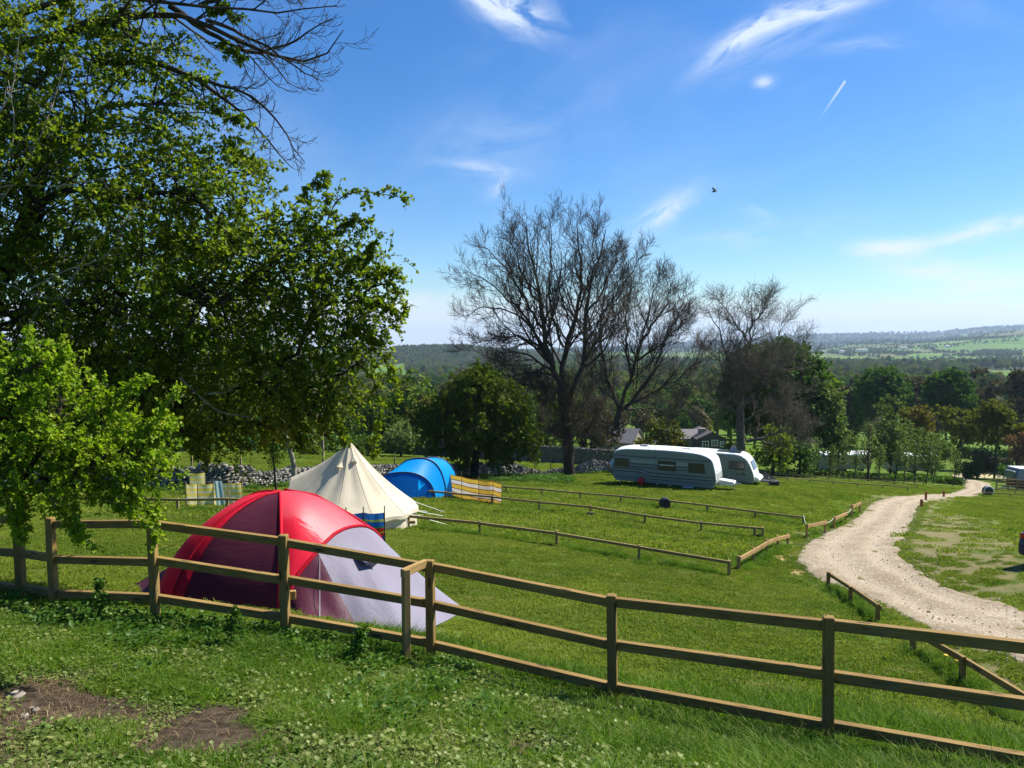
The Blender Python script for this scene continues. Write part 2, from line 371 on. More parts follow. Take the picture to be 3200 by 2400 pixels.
def m_plain(name, c, rough=0.5, spec=0.4, metal=0.0, var=0.12, scale=3.0, bump=0.0, grime=None):
    m, t, out = material(name); o = texco(t); n = t.noise(o, scale, 5, 0.6)
    cc = t.mix(t.ramp(n, 0.3, 0.7), tuple(x*(1-var) for x in c), tuple(min(1, x*(1+var)) for x in c))
    if grime is not None:
        g_ = t.noise(t.mapping(o, (0.7, 0.7, 2.0)), 1.6, 6, 0.7); cc = t.mix(t.ramp(g_, 0.5, 0.8, 0, 0.6), cc, grime)
    principled(t, out, cc, t.m('ADD', rough-0.05, t.m('MULTIPLY', n, 0.12)), t.bump(t.noise(o, scale*6, 4), bump, 0.01) if bump else None, spec, metal); return m
def m_fabric(name, c, transl=0.25, rough=0.45, wr=6.0, bump=0.35, stretch=(1, 1, 0.35), gloss=0.12):
    m, t, out = material(name); o = texco(t)
    n = t.noise(t.mapping(o, stretch), wr, 4, 0.6, 1.2); n2 = t.noise(o, 1.1, 2); wv = t.noise(o, 90, 2)
    cc = t.mix(t.ramp(n2, 0.3, 0.7), tuple(x*0.92 for x in c), tuple(min(1, x*1.06) for x in c))
    nr = t.bump(n, bump, 0.05); nr = t.bump(wv, 0.02, 0.001, nr)
    d = t.new('ShaderNodeBsdfDiffuse'); t.put(d.inputs[0], cc); t.put(d.inputs['Normal'], nr)
    tr = t.new('ShaderNodeBsdfTranslucent'); t.put(tr.inputs[0], cc); t.put(tr.inputs['Normal'], nr)
    gl = t.new('ShaderNodeBsdfAnisotropic'); gl.inputs['Roughness'].default_value = rough; t.put(gl.inputs['Normal'], nr)
    gl.inputs[0].default_value = (1, 1, 1, 1)
    a = t.new('ShaderNodeMixShader'); a.inputs[0].default_value = transl; t.l.new(d.outputs[0], a.inputs[1]); t.l.new(tr.outputs[0], a.inputs[2])
    fr = t.new('ShaderNodeFresnel'); fr.inputs[0].default_value = 1.35; t.put(fr.inputs['Normal'], nr)
    b = t.new('ShaderNodeMixShader'); t.put(b.inputs[0], t.m('ADD', t.m('MULTIPLY', fr.outputs[0], 0.07), gloss*0.02)); t.l.new(a.outputs[0], b.inputs[1]); t.l.new(gl.outputs[0], b.inputs[2])
    t.l.new(b.outputs[0], out.inputs[0]); return m
def m_leaf(name, c1, c2, c3=None, transl=0.35, gloss=0.06, nscale=0.6, worn=False):
    """c1..c2 by clumps in space, tint attribute varies single leaves"""
    m, t, out = material(name); geo = t.new('ShaderNodeNewGeometry'); oi = t.new('ShaderNodeObjectInfo').outputs['Random']
    n = t.noise(geo.outputs['Position'], nscale, 4, 0.6, 0.3); ti = t.attr('tint')
    f = t.m('ADD', t.ramp(n, 0.35, 0.65, -0.15, 0.45), t.m('MULTIPLY', ti, 0.6), clamp=True)
    c = t.mix(f, c1, c2)
    if c3 is not None: c = t.mix(t.ramp(ti, 0.82, 1.0, 0, 0.9), c, c3)
    c = t.mix(t.m('MULTIPLY', oi, 0.35), c, tuple(x*0.6 for x in c1))
    if worn:
        wn_ = t.ramp(t.noise(t.mapping(geo.outputs['Position'], (1, 2.6, 1)), 0.75, 5, 0.65), 0.56, 0.70); c = t.mix(t.m('MULTIPLY', wn_, 0.6), c, (0.36, 0.33, 0.13))
        c = t.mix(t.ramp(t.noise(geo.outputs['Position'], 0.14, 4, 0.6, 0.5), 0.45, 0.7, 0, 0.5), c, (0.27, 0.31, 0.05))
    d = t.new('ShaderNodeBsdfDiffuse'); t.put(d.inputs[0], c)
    tr = t.new('ShaderNodeBsdfTranslucent'); t.put(tr.inputs[0], t.mix(1.0, c, (1.25, 1.35, 0.6), 'MULTIPLY'))
    gl = t.new('ShaderNodeBsdfAnisotropic'); gl.inputs['Roughness'].default_value = 0.5; gl.inputs[0].default_value = (0.8, 0.9, 0.7, 1)
    a = t.new('ShaderNodeMixShader'); a.inputs[0].default_value = transl; t.l.new(d.outputs[0], a.inputs[1]); t.l.new(tr.outputs[0], a.inputs[2])
    b = t.new('ShaderNodeMixShader'); b.inputs[0].default_value = gloss*0.2; t.l.new(a.outputs[0], b.inputs[1]); t.l.new(gl.outputs[0], b.inputs[2])
    t.l.new(b.outputs[0], out.inputs[0]); return m
M_BARK = m_plain('dark bark', (0.055, 0.046, 0.034), 0.9, 0.1, var=0.4, scale=4, bump=0.8)
M_BARKP = m_plain('pale bark', (0.26, 0.22, 0.16), 0.9, 0.1, var=0.4, scale=5, bump=0.8)  # on lit branches and trunks this paleness stands for sunlight
M_TWIG = m_plain('twig bark', (0.062, 0.05, 0.038), 0.85, 0.15, var=0.3, scale=2)
M_HAW = m_leaf('hawthorn leaves', (0.095, 0.165, 0.010), (0.235, 0.285, 0.020), (0.30, 0.30, 0.06), 0.57, 0.05, 0.9)
M_OLHAW = m_leaf('older hawthorn leaves', (0.065, 0.115, 0.012), (0.155, 0.195, 0.02), (0.20, 0.19, 0.05), 0.38, 0.05, 0.5)
M_HAWB = m_leaf('young bright leaves', (0.14, 0.25, 0.012), (0.30, 0.40, 0.020), (0.38, 0.42, 0.05), 0.45, 0.06, 1.6)
M_GRN = m_leaf('green tree leaves', (0.05, 0.10, 0.012), (0.12, 0.18, 0.018), None, 0.35, 0.04, 0.35)
M_DGRN = m_leaf('dark chestnut leaves', (0.042, 0.10, 0.014), (0.10, 0.18, 0.024), None, 0.3, 0.07, 0.4)
M_PGRN = m_leaf('pale silvery leaves', (0.10, 0.15, 0.04), (0.19, 0.26, 0.075), None, 0.35, 0.08, 0.4)
M_YGRN = m_leaf('yellow green leaves', (0.12, 0.18, 0.012), (0.22, 0.28, 0.025), None, 0.4, 0.04, 0.4)
M_OLIV = m_leaf('olive opening leaves', (0.10, 0.115, 0.022), (0.18, 0.18, 0.03), None, 0.35, 0.03, 0.4)
M_BRWN = m_leaf('bare twig haze', (0.10, 0.085, 0.055), (0.16, 0.14, 0.085), None, 0.2, 0.02, 0.3)
M_ORNG = m_leaf('bronze young leaves', (0.14, 0.12, 0.028), (0.21, 0.18, 0.045), None, 0.3, 0.03, 0.4)
M_PINK = m_leaf('pink blossom', (0.16, 0.085, 0.06), (0.26, 0.15, 0.12), None, 0.3, 0.03, 0.4)
M_GORS = m_leaf('yellow flowering shrub', (0.12, 0.12, 0.015), (0.42, 0.32, 0.03), None, 0.2, 0.03, 1.2)
M_GRASS = m_leaf('grass blades', (0.060, 0.140, 0.006), (0.175, 0.29, 0.020), (0.30, 0.31, 0.09), 0.48, 0.05, 0.5)
M_LAWN = m_leaf('mown grass blades', (0.090, 0.170, 0.009), (0.26, 0.30, 0.035), (0.34, 0.33, 0.11), 0.42, 0.04, 0.33, True)
M_TWIGG = m_plain('grey twig bark', (0.13, 0.11, 0.09), 0.85, 0.1, var=0.3, scale=2)
M_WEED = m_leaf('ground ivy leaves', (0.075, 0.135, 0.018), (0.26, 0.31, 0.08), (0.31, 0.33, 0.12), 0.35, 0.10, 0.8)
M_NETT = m_leaf('nettle leaves', (0.04, 0.105, 0.010), (0.10, 0.20, 0.018), None, 0.4, 0.10, 0.8)
M_STRAW = m_leaf('dead stalks', (0.20, 0.14, 0.07), (0.42, 0.32, 0.18), None, 0.1, 0.05, 2.0)
M_DAND = m_plain('dandelion yellow', (0.75, 0.50, 0.02), 0.6)

# ------------------------------------------------------------ ground sheet
TRK_L = [(3330,2150),(3200,2087),(3060,2020),(2890,1962),(2800,1915),(2700,1860),(2590,1822),(2512,1785),(2485,1745),(2500,1709),(2560,1673),(2640,1640),(2692,1602),(2722,1572),(2790,1553),(2900,1546),(2980,1539),(3016,1527),(3010,1511),(2985,1499),(2940,1489)]
TRK_R = [(3330,1950),(3200,1906),(3060,1870),(2940,1825),(2885,1790),(2845,1762),(2815,1735),(2805,1712),(2808,1700),(2822,1685),(2836,1662),(2852,1630),(2864,1600),(2876,1578),(2905,1566),(2965,1555),(3060,1549),(3100,1530),(3096,1511),(3040,1498),(3005,1487)]
tl = [at(*p) for p in TRK_L]; tr_ = [at(*p) for p in TRK_R]
def resample(P, n):
    P = np.array([tuple(p) for p in P])[:, :2]; s = np.r_[0, np.cumsum(np.linalg.norm(np.diff(P, axis=0), axis=1))]
    # catmull smoothing through dense linear + box filter
    u = np.linspace(0, s[-1], n); q = np.c_[np.interp(u, s, P[:, 0]), np.interp(u, s, P[:, 1])]
    k = max(3, n//70) | 1; ker = np.ones(k)/k; pad = k//2
    qq = np.pad(q, ((pad, pad), (0, 0)), mode='edge'); q = np.c_[np.convolve(qq[:, 0], ker, 'valid'), np.convolve(qq[:, 1], ker, 'valid')]
    return q
def corr(L, R, n):  # resample matching pairs
    Lp = np.array([tuple(p)[:2] for p in L]); Rp = np.array([tuple(p)[:2] for p in R]); mid = (Lp+Rp)/2
    s = np.r_[0, np.cumsum(np.linalg.norm(np.diff(mid, axis=0), axis=1))]; u = np.linspace(0, s[-1], n)
    o = []
    for P in (Lp, Rp):
        q = np.c_[np.interp(u, s, P[:, 0]), np.interp(u, s, P[:, 1])]; k = 9; pad = 4
        qq = np.pad(q, ((pad, pad), (0, 0)), mode='edge'); q = np.c_[np.convolve(qq[:, 0], np.ones(k)/k, 'valid'), np.convolve(qq[:, 1], np.ones(k)/k, 'valid')]; o.append(q)
    return o
NTK = 420; Lc, Rc = corr(tl, tr_, NTK)
def fnoise(x, y, seed=0, oct=4, base=1.0):
    """cheap value noise by summed sines"""
    r = np.random.default_rng(seed); o = np.zeros_like(x, dtype=float); a = 1.0; f = base
    for k in range(oct):
        for _ in range(3):
            th = r.uniform(0, 6.28); ph = r.uniform(0, 6.28); o = o+a*np.sin((x*math.cos(th)+y*math.sin(th))*f+ph+1.7*np.sin((x*math.sin(th)-y*math.cos(th))*f*0.7+ph))/3
        a *= 0.55; f *= 2.1
    return o
def poly_px(pp): return np.array([tuple(at(*p))[:2] for p in pp])
def inside(poly, x, y):
    c = np.zeros(x.shape, bool); n = len(poly)
    for i in range(n):
        x0, y0 = poly[i]; x1, y1 = poly[(i+1) % n]
        cond = ((y0 > y) != (y1 > y)) & (x < (x1-x0)*(y-y0)/(y1-y0+1e-12)+x0); c ^= cond
    return c
def segdist(poly, x, y, closed=False):
    d = np.full(x.shape, 1e9); n = len(poly)
    for i in range(n if closed else n-1):
        a = poly[i]; b = poly[(i+1) % n]; ab = b-a; L2 = (ab**2).sum()+1e-9
        tt = np.clip(((x-a[0])*ab[0]+(y-a[1])*ab[1])/L2, 0, 1); d = np.minimum(d, np.hypot(x-a[0]-tt*ab[0], y-a[1]-tt*ab[1]))
    return d
def sdf(poly, x, y):
    d = segdist(poly, x, y, True); return np.where(inside(poly, x, y), -d, d)
TRACK_POLY = np.concatenate([Lc[::6], Rc[::-6]])
SOIL = [poly_px(p) for p in ([(-200,2170),(140,2120),(330,2210),(300,2340),(60,2450),(-300,2420)],[(430,2280),(640,2240),(850,2290),(920,2350),(700,2440),(350,2420),(250,2380)],[(1500,2330),(1650,2290),(1760,2350),(1600,2400)])]
DRY = [poly_px(p) for p in ([(2800,1740),(2830,1640),(2900,1600),(3010,1610),(3120,1640),(3200,1700),(3300,1760),(3300,1930),(3100,1880),(2920,1815)],[(2795,1700),(2860,1720),(3000,1780),(3200,1850),(3300,1900),(3200,1915),(2940,1828),(2800,1750)],[(2830,1640),(2900,1600),(2960,1640),(3020,1760),(2900,1760),(2830,1700)])]
SAND = [poly_px(p) for p in ([(2420,1745),(2450,1730),(2500,1728),(2530,1760),(2520,1800),(2480,1795),(2475,1765)],)]
def masks(x, y):
    near = np.hypot(x, y) < 90
    soil = np.zeros_like(x); dry = np.zeros_like(x); sand = np.zeros_like(x); xs, ys = x[near], y[near]
    n1 = fnoise(xs, ys, 3, 4, 2.2)
    so_ = np.full(xs.shape, 9.0)
    for p in SOIL: so_ = np.minimum(so_, sdf(p, xs, ys))
    soil[near] = np.clip(0.58-(so_+n1*0.34)/0.8, 0, 1)
    dr = np.full(xs.shape, 9.0)
    for p in DRY: dr = np.minimum(dr, sdf(p, xs, ys))
    edge = sdf(TRACK_POLY, xs, ys); rightside = xs > np.interp(ys, [8, 20, 28, 60], [6.5, 9.5, 11.5, 26])
    dr = np.minimum(dr, np.where(rightside, edge-1.0, 9)); dr = np.minimum(dr, edge+0.05)
    dry[near] = np.clip(0.58-(np.maximum(dr, -1.2)+fnoise(xs, ys, 5, 4, 0.9)*1.1)/3.0, 0, 1)
    sa_ = np.full(xs.shape, 9.0)
    for p in SAND: sa_ = np.minimum(sa_, sdf(p, xs, ys))
    sand[near] = np.clip(0.5-(sa_+fnoise(xs, ys, 8, 3, 3)*0.15)/0.2, 0, 1)
    return soil, dry, sand
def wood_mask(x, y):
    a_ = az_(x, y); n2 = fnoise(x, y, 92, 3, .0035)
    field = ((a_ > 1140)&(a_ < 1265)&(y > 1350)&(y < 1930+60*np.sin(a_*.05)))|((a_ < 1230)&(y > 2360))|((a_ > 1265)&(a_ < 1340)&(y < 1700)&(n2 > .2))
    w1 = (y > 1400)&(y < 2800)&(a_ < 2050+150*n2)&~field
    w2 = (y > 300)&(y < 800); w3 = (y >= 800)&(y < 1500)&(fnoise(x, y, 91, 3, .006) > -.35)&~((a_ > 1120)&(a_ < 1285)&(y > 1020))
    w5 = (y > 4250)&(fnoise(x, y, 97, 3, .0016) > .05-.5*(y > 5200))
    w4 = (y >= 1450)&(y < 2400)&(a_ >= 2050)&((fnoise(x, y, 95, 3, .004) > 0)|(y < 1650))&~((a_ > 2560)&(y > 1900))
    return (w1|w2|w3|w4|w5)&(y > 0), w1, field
def az_(x, y): return 1600+F*x/np.maximum(y, 1)
th = np.radians(np.concatenate([np.arange(-46, 46, 0.33), np.arange(46, 314, 4.0)]))
rr = np.concatenate([[0.0], np.geomspace(0.8, 13500, 430)])
Rg, Tg_ = np.meshgrid(rr, th, indexing='ij'); gx = Rg*np.sin(Tg_); gy = Rg*np.cos(Tg_)
gz = H(gx, gy)+fnoise(gx, gy, 21, 4, 1.8)*0.022*np.clip(12/np.maximum(Rg, 1), 0.2, 1)
a1, a2, a3 = masks(gx.ravel(), gy.ravel())
nr_, nt_ = gx.shape; ii = np.arange(nr_-1)[:, None]*nt_; jj = np.arange(nt_)[None]; j2 = (jj+1) % nt_
Qg = np.stack([ii+jj, ii+nt_+jj, ii+nt_+j2, ii+j2], -1).reshape(-1, 4)
Qg = Qg[:, ::-1]
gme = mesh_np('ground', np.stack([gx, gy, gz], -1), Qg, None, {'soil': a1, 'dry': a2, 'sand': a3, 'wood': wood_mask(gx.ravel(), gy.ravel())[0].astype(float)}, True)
m, t, out = material('meadow ground'); o = texco(t); geo = t.new('ShaderNodeNewGeometry').outputs['Position']
gs = t.new('ShaderNodeSeparateXYZ'); t.l.new(geo, gs.inputs[0])
big = t.noise(geo, 0.16, 4, 0.6, 0.4); mid = t.noise(geo, 0.9, 5, 0.65, 0.3); fine = t.noise(geo, 9, 5, 0.7); vf = t.noise(geo, 55, 4, 0.7)
c = t.mix(t.ramp(mid, 0.35, 0.68), (0.050, 0.105, 0.007), (0.105, 0.15, 0.015))
c = t.mix(t.ramp(big, 0.48, 0.72, 0, 0.6), c, (0.165, 0.195, 0.045))
c = t.mix(t.ramp(fine, 0.55, 0.8, 0, 0.5), c, (0.045, 0.085, 0.010))
c = t.mix(t.ramp(vf, 0.62, 0.8, 0, 0.45), c, (0.24, 0.24, 0.10))
# scattered worn, straw coloured spots
worn = t.ramp(t.noise(t.mapping(geo, (1, 2.6, 1)), 0.75, 5, 0.65), 0.60, 0.70)
c = t.mix(t.m('MULTIPLY', worn, 0.5), c, (0.26, 0.21, 0.10))
dry = t.ramp(t.m('ADD', t.attr('dry'), t.m('ADD', t.m('MULTIPLY', t.m('SUBTRACT', fine, 0.5), 1.6), t.m('MULTIPLY', t.m('SUBTRACT', mid, 0.5), 2.2))), 0.25, 1.0)
c = t.mix(t.m('MULTIPLY', dry, 0.8), c, t.mix(mid, (0.19, 0.145, 0.075), (0.24, 0.20, 0.11)))
sn = t.ramp(t.attr('sand'), 0.3, 0.6); c = t.mix(sn, c, t.mix(fine, (0.36, 0.25, 0.10), (0.46, 0.34, 0.16)))
so_c = t.mix(t.ramp(fine, 0.35, 0.7), (0.04, 0.028, 0.02), (0.10, 0.073, 0.05)); so_c = t.mix(t.ramp(vf, 0.66, 0.72), so_c, (0.4, 0.36, 0.29))
sm_ = t.ramp(t.m('ADD', t.attr('soil'), t.m('MULTIPLY', t.m('SUBTRACT', fine, 0.5), 0.8)), 0.35, 0.6); c = t.mix(sm_, c, so_c)
# distant fields: each enclosure its own green
fv = t.new('ShaderNodeTexVoronoi'); t.put(fv.inputs['Vector'], t.mapping(geo, (1, 0.75, 0), (0, 0, 0.3))); fv.inputs['Scale'].default_value = 0.0042; fv.inputs['Randomness'].default_value = 0.8
fs = t.new('ShaderNodeSeparateColor'); t.l.new(fv.outputs['Color'], fs.inputs[0])
fc = t.mix(fs.outputs[0], (0.085, 0.17, 0.022), (0.14, 0.22, 0.040)); fc = t.mix(t.ramp(fs.outputs[1], 0.72, 0.78), fc, (0.135, 0.135, 0.055))
fc = t.mix(t.ramp(t.noise(geo, 0.012, 4, 0.6), 0.4, 0.7, 0, 0.5), fc, (0.055, 0.085, 0.022))
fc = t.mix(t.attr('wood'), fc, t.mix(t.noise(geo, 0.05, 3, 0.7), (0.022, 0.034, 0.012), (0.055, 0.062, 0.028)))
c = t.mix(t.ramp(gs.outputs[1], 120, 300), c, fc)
nrm = t.bump(t.m('ADD', t.m('MULTIPLY', vf, 0.5), t.m('ADD', fine, t.m('MULTIPLY', mid, 2.0))), 0.9, 0.05)
principled(t, out, c, 0.95, nrm, 0.05); M_GROUND = m
link('ground', gme, m, kind='structure')

# ------------------------------------------------------------ gravel track
NC = 26; uu = np.linspace(0, 1, NC)
nse = fnoise(np.arange(NTK)*0.35, np.zeros(NTK), 4, 3, 1.0); nse2 = fnoise(np.arange(NTK)*0.35, np.zeros(NTK)+9, 6, 3, 1.0)
Dv = unit(Rc-Lc); L2 = Lc+Dv*(nse*0.16+RNG.normal(0, .035, NTK))[:, None]; R2 = Rc-Dv*(nse2*0.26+RNG.normal(0, .05, NTK))[:, None]
Pk = L2[:, None]*(1-uu)[None, :, None]+R2[:, None]*uu[None, :, None]
tz = H(Pk[..., 0], Pk[..., 1]); ed = np.minimum(uu, 1-uu)[None]; wd = np.linalg.norm(Rc-Lc, axis=1)[:, None]
tz = tz+0.055*np.clip(ed*wd/0.12, 0, 1)-0.012+fnoise(Pk[..., 0], Pk[..., 1], 31, 4, 2.5)*0.012-0.03*np.exp(-((uu-0.3)/0.09)**2)[None]-0.03*np.exp(-((uu-0.72)/0.09)**2)[None]
i = np.arange(NTK-1)[:, None]*NC; j = np.arange(NC-1)[None]
Qt = np.stack([i+j, i+j+1, i+NC+j+1, i+NC+j], -1).reshape(-1, 4)
rut = np.exp(-((uu-0.3)/0.1)**2)+np.exp(-((uu-0.72)/0.1)**2)
m, t, out = material('limestone gravel'); geo = t.new('ShaderNodeNewGeometry').outputs['Position']
n1 = t.noise(geo, 0.7, 4, 0.6); n2 = t.noise(geo, 12, 5, 0.75); vo = t.new('ShaderNodeTexVoronoi'); t.put(vo.inputs['Vector'], geo); vo.inputs['Scale'].default_value = 16
vs_ = t.new('ShaderNodeSeparateColor'); t.l.new(vo.outputs['Color'], vs_.inputs[0])
c = t.mix(t.ramp(n1, 0.35, 0.65), (0.25, 0.19, 0.115), (0.335, 0.268, 0.175)); c = t.mix(t.m('MULTIPLY', vs_.outputs[0], 0.5), c, (0.30, 0.25, 0.19))
c = t.mix(t.ramp(n2, 0.6, 0.78, 0, 0.6), c, (0.17, 0.14, 0.11)); c = t.mix(t.ramp(vs_.outputs[1], 0.85, 1.0, 0, 0.8), c, (0.52, 0.48, 0.42))
c = t.mix(t.m('MULTIPLY', t.attr('rut'), 0.45), c, (0.45, 0.375, 0.27))
c = t.mix(t.m('MULTIPLY', t.ramp(t.attr('rut'), 0.05, 0.3, 1, 0), t.ramp(t.noise(geo, 2.2, 5, 0.7), 0.45, 0.7, 0, 0.45)), c, (0.17, 0.145, 0.085))
c = t.mix(t.ramp(t.noise(geo, 1.6, 5, 0.7), 0.66, 0.78, 0, 0.35), c, (0.17, 0.17, 0.07))
principled(t, out, c, 0.95, t.bump(t.m('ADD', vo.outputs['Distance'], n2), 0.8, 0.03), 0.1); M_GRAVEL = m
link('track', mesh_np('track', np.stack([Pk[..., 0], Pk[..., 1], tz], -1), Qt, None, {'rut': np.tile(rut, NTK)}, True), m, kind='structure')
# loose stones over and beside the track
def stone_mesh(name, seed, n=2, flat=0.6, boxy=0.0):
    r = np.random.default_rng(seed); v = []
    lat, lon = 5, 8
    for a in range(1, lat):
        for b in range(lon):
            f = math.pi*a/lat; g_ = 2*math.pi*(b+0.3*(a % 2))/lon
            p_ = np.array([math.sin(f)*math.cos(g_), math.sin(f)*math.sin(g_), math.cos(f)])
            if boxy: p_ = p_/(np.abs(p_)**(2+6*boxy)).sum()**(1/(2+6*boxy))
            v.append(p_*r.uniform(0.82, 1.1))
    v.append([0, 0, 1]); v.append([0, 0, -1]); v = np.array(v)*[1, r.uniform(0.6, 0.9), flat]
    Q = [(a*lon+b, a*lon+(b+1) % lon, (a+1)*lon+(b+1) % lon, (a+1)*lon+b) for a in range(lat-2) for b in range(lon)]
    T = [((b+1) % lon, b, (lat-1)*lon) for b in range(lon)]+[((lat-2)*lon+b, (lat-2)*lon+(b+1) % lon, (lat-1)*lon+1) for b in range(lon)]
    return v*0.5, np.array([q[::-1] for q in Q]), np.array(T)
acc = Acc(); vS, qS, tS = stone_mesh('s', 1); r = RNG
ns = 8000; ia = r.integers(0, NTK, ns); ub = r.uniform(-0.04, 1.04, ns); edge_b = r.random(ns) < 0.5
ub = np.where(edge_b, np.where(r.random(ns) < .5, r.normal(0.0, 0.05, ns), r.normal(1.0, 0.08, ns)), ub)
pc = Lc[ia]*(1-ub)[:, None]+Rc[ia]*ub[:, None]; sz = r.uniform(0.025, 0.07, ns)*np.where(r.random(ns) < 0.06, 1.8, 1)
pz = H(pc[:, 0], pc[:, 1])+0.035; an_ = r.uniform(0, 6.28, ns)
keep = pc[:, 1] < 60; pc, sz, pz, an_ = pc[keep], sz[keep], pz[keep], an_[keep]; ns = len(sz)
oct_v = np.array([[1, 0, 0], [0, .8, 0], [-1, 0, 0], [0, -.8, 0], [0, 0, .6], [0, 0, -.6]]); oct_t = np.array([[0, 1, 4], [1, 2, 4], [2, 3, 4], [3, 0, 4], [1, 0, 5], [2, 1, 5], [3, 2, 5], [0, 3, 5]])
jv = oct_v[None]*r.uniform(0.6, 1.2, (ns, 6, 1))*sz[:, None, None]*0.5; ca_, sa_ = np.cos(an_)[:, None], np.sin(an_)[:, None]
jx = jv[..., 0]*ca_-jv[..., 1]*sa_+pc[:, :1]; jy = jv[..., 0]*sa_+jv[..., 1]*ca_+pc[:, 1:]; jz = jv[..., 2]+pz[:, None]+0.005
acc.add(np.stack([jx, jy, jz], -1).reshape(-1, 3), t=(np.arange(ns)[:, None, None]*6+oct_t[None]).reshape(-1, 3), a=np.repeat(r.random(ns), 6))
M_STONE = None
def m_stone(name, c1, c2, c3):
    m, t, out = material(name); o = texco(t); oi = t.new('ShaderNodeObjectInfo').outputs['Random']; ti = t.attr('tint')
    c = t.mix(t.m('FRACT', t.m('ADD', t.m('MULTIPLY', oi, 7.3), ti)), c1, c2); c = t.mix(t.ramp(t.noise(texco(t, 'Object'), 7, 5, 0.7), 0.5, 0.75, 0, 0.8), c, c3)
    principled(t, out, c, 0.92, t.bump(t.noise(o, 22, 5, 0.7), 0.7, 0.02), 0.1); return m
M_STONE = m_stone('grey limestone', (0.13, 0.12, 0.10), (0.44, 0.40, 0.33), (0.07, 0.07, 0.05))
M_CHIP = m_stone('pale stone chips', (0.30, 0.25, 0.19), (0.46, 0.40, 0.32), (0.22, 0.18, 0.13))
link('loose_stones', acc.mesh('loose_stones'), M_CHIP, kind='stuff')
# ------------------------------------------------------------ near post and rail fence
nf = thing('post_and_rail_fence', 'tall three-rail timber fence running right across the near grass bank', 'fence', pt(1343, 2050, 9.7))
UPV = Vector((0, 0, 1))
NP = [  # photograph column, row of the post top, distance, height, thickness
 (-900, 1575, 12.8, 1.2, .1), (-330, 1590, 12.0, 1.2, .1), (54, 1606, 11.1, 1.22, .11), (156, 1618, 10.7, 1.22, .10), (473, 1618, 10.0, 1.27, .10),
 (885, 1671, 9.8, 1.24, .105), (1343, 1750, 9.65, 1.24, .10), (1911, 1858, 8.65, 1.26, .105), (2589, 1926, 7.28, 1.26, .10), (3530, 2030, 6.1, 1.26, .1)]
tops = []
for k, (px, py, d, h, wdt) in enumerate(NP):
    tp = pt(px, py, d); lean = Vector((0.035 if k < 5 else (0.02 if k < 7 else 0.045), 0, 0))
    b0 = tp-UPV*h+lean*0.6*(1 if k < 6 else 1); tops.append((tp, b0))
    board('post', b0-UPV*0.22, tp, wdt, wdt, M_WOOD, nf, 0.008, roll=0.25 if k > 5 else 0.1)
offs = (0.055, 0.53, 1.02)
for k in range(len(tops)-1):
    if k == 2: continue
    a, b = (tops[k], tops[k+1])
    for hh in offs:
        def q(tt):
            u_ = (tt[1]-tt[0]).normalized(); return tt[0]+u_*(hh+0.04)
        p0, p1 = q(a), q(b); dr = (p1-p0).normalized(); back = Vector((-dr.y, dr.x, 0)).normalized()*0.035
        if back.y < 0: back = -back
        jit = Vector((0, 0, random.uniform(-.016, .016))); jit2 = Vector((0, 0, random.uniform(-.016, .016)))
        board('rail', p0+back-dr*0.01+jit, p1+back+dr*0.01+jit2, 0.082, 0.098, M_WOOD, nf, 0.003)
a, b = tops[2], tops[3]
for hh in offs[1:]:
    p0 = a[0]-UPV*(hh+.04); p1 = b[0]-UPV*(hh+.04)
    board('rail', p0+Vector((-.02, .04, 0)), p1+Vector((.02, .04, 0)), 0.082, 0.098, M_WOOD, nf, 0.003)
# extra post with the short return rail, and the offcut nailed behind one post
tp = pt(1268, 1778, 9.25); board('post', tp-UPV*1.12, tp, 0.085, 0.085, M_WOODLIT, nf, 0.007, roll=-0.55)
board('rail', pt(1256, 1792, 9.2), pt(1330, 1760, 9.62), 0.05, 0.10, M_WOODLIT, nf, 0.005)
board('block', pt(872, 1862, 9.9), pt(925, 1858, 9.95), 0.06, 0.11, M_WOODLIT, nf, 0.006)

# ------------------------------------------------------------ low fences between the pitches
STRIPS = []   # lines of uncut grass
def low_fence(label, posts, h=0.5, rail=True, mat=None, group='low single-rail fences between the camping pitches', ends=(True, True), pw=0.09, rh=0.09, face=None, railz=None, rope=None, skip=()):
    """posts: photograph x, y of the foot of each post"""
    mat = mat or M_WOODO; P = [at(px, py) for px, py in posts]; f = thing('low_fence', label, 'fence', P[0], group=group)
    for p in P: board('post', p-UPV*0.06, p+UPV*(h+random.uniform(-.015, .02)), pw, pw, mat, f, 0.008, roll=random.uniform(-.2, .2))
    for k in range(len(P)-1):
        if not rail or k in skip: continue
        d = (P[k+1]-P[k]).normalized(); s_ = Vector((d.y, -d.x, 0)).normalized()*(0.045 if face is None else face)
        if s_.y > 0 and face is None: s_ = -s_
        zz = UPV*((railz or h)-rh*0.75)
        e0 = 0.05 if k == 0 else 0.0; e1 = 0.05 if k == len(P)-2 else 0.0
        board('rail', P[k]+s_+zz-d*e0+UPV*random.uniform(-.01, .01), P[k+1]+s_+zz+d*e1, 0.06, rh, mat, f, 0.005)
    if rope:
        mb = MB()
        for k in range(len(P)-1):
            mb.tube([P[k]+UPV*h*.92, (P[k]+P[k+1])/2+UPV*h*.84, P[k+1]+UPV*h*.92], 0.006, 4)
        mb.build('rope', M_ROPE, f)
    STRIPS.append([tuple(p)[:2] for p in P]); return f
M_ROPE = m_plain('white cord', (0.75, 0.74, 0.66), 0.7)
rowA = low_fence('low single-rail timber fence nearest the red tent, passing the foot of the bell tent', [(-350,1590),(80,1588),(320,1590),(556,1597),(711,1595),(890,1602),(1071,1620),(1277,1650),(1499,1673),(1740,1707),(1997,1752),(2278,1801)])
bb = at(1277, 1650); board('block', bb+Vector((-.02, -.06, .22)), bb+Vector((.24, -.06, .22)), 0.05, 0.10, M_WOODO, rowA)
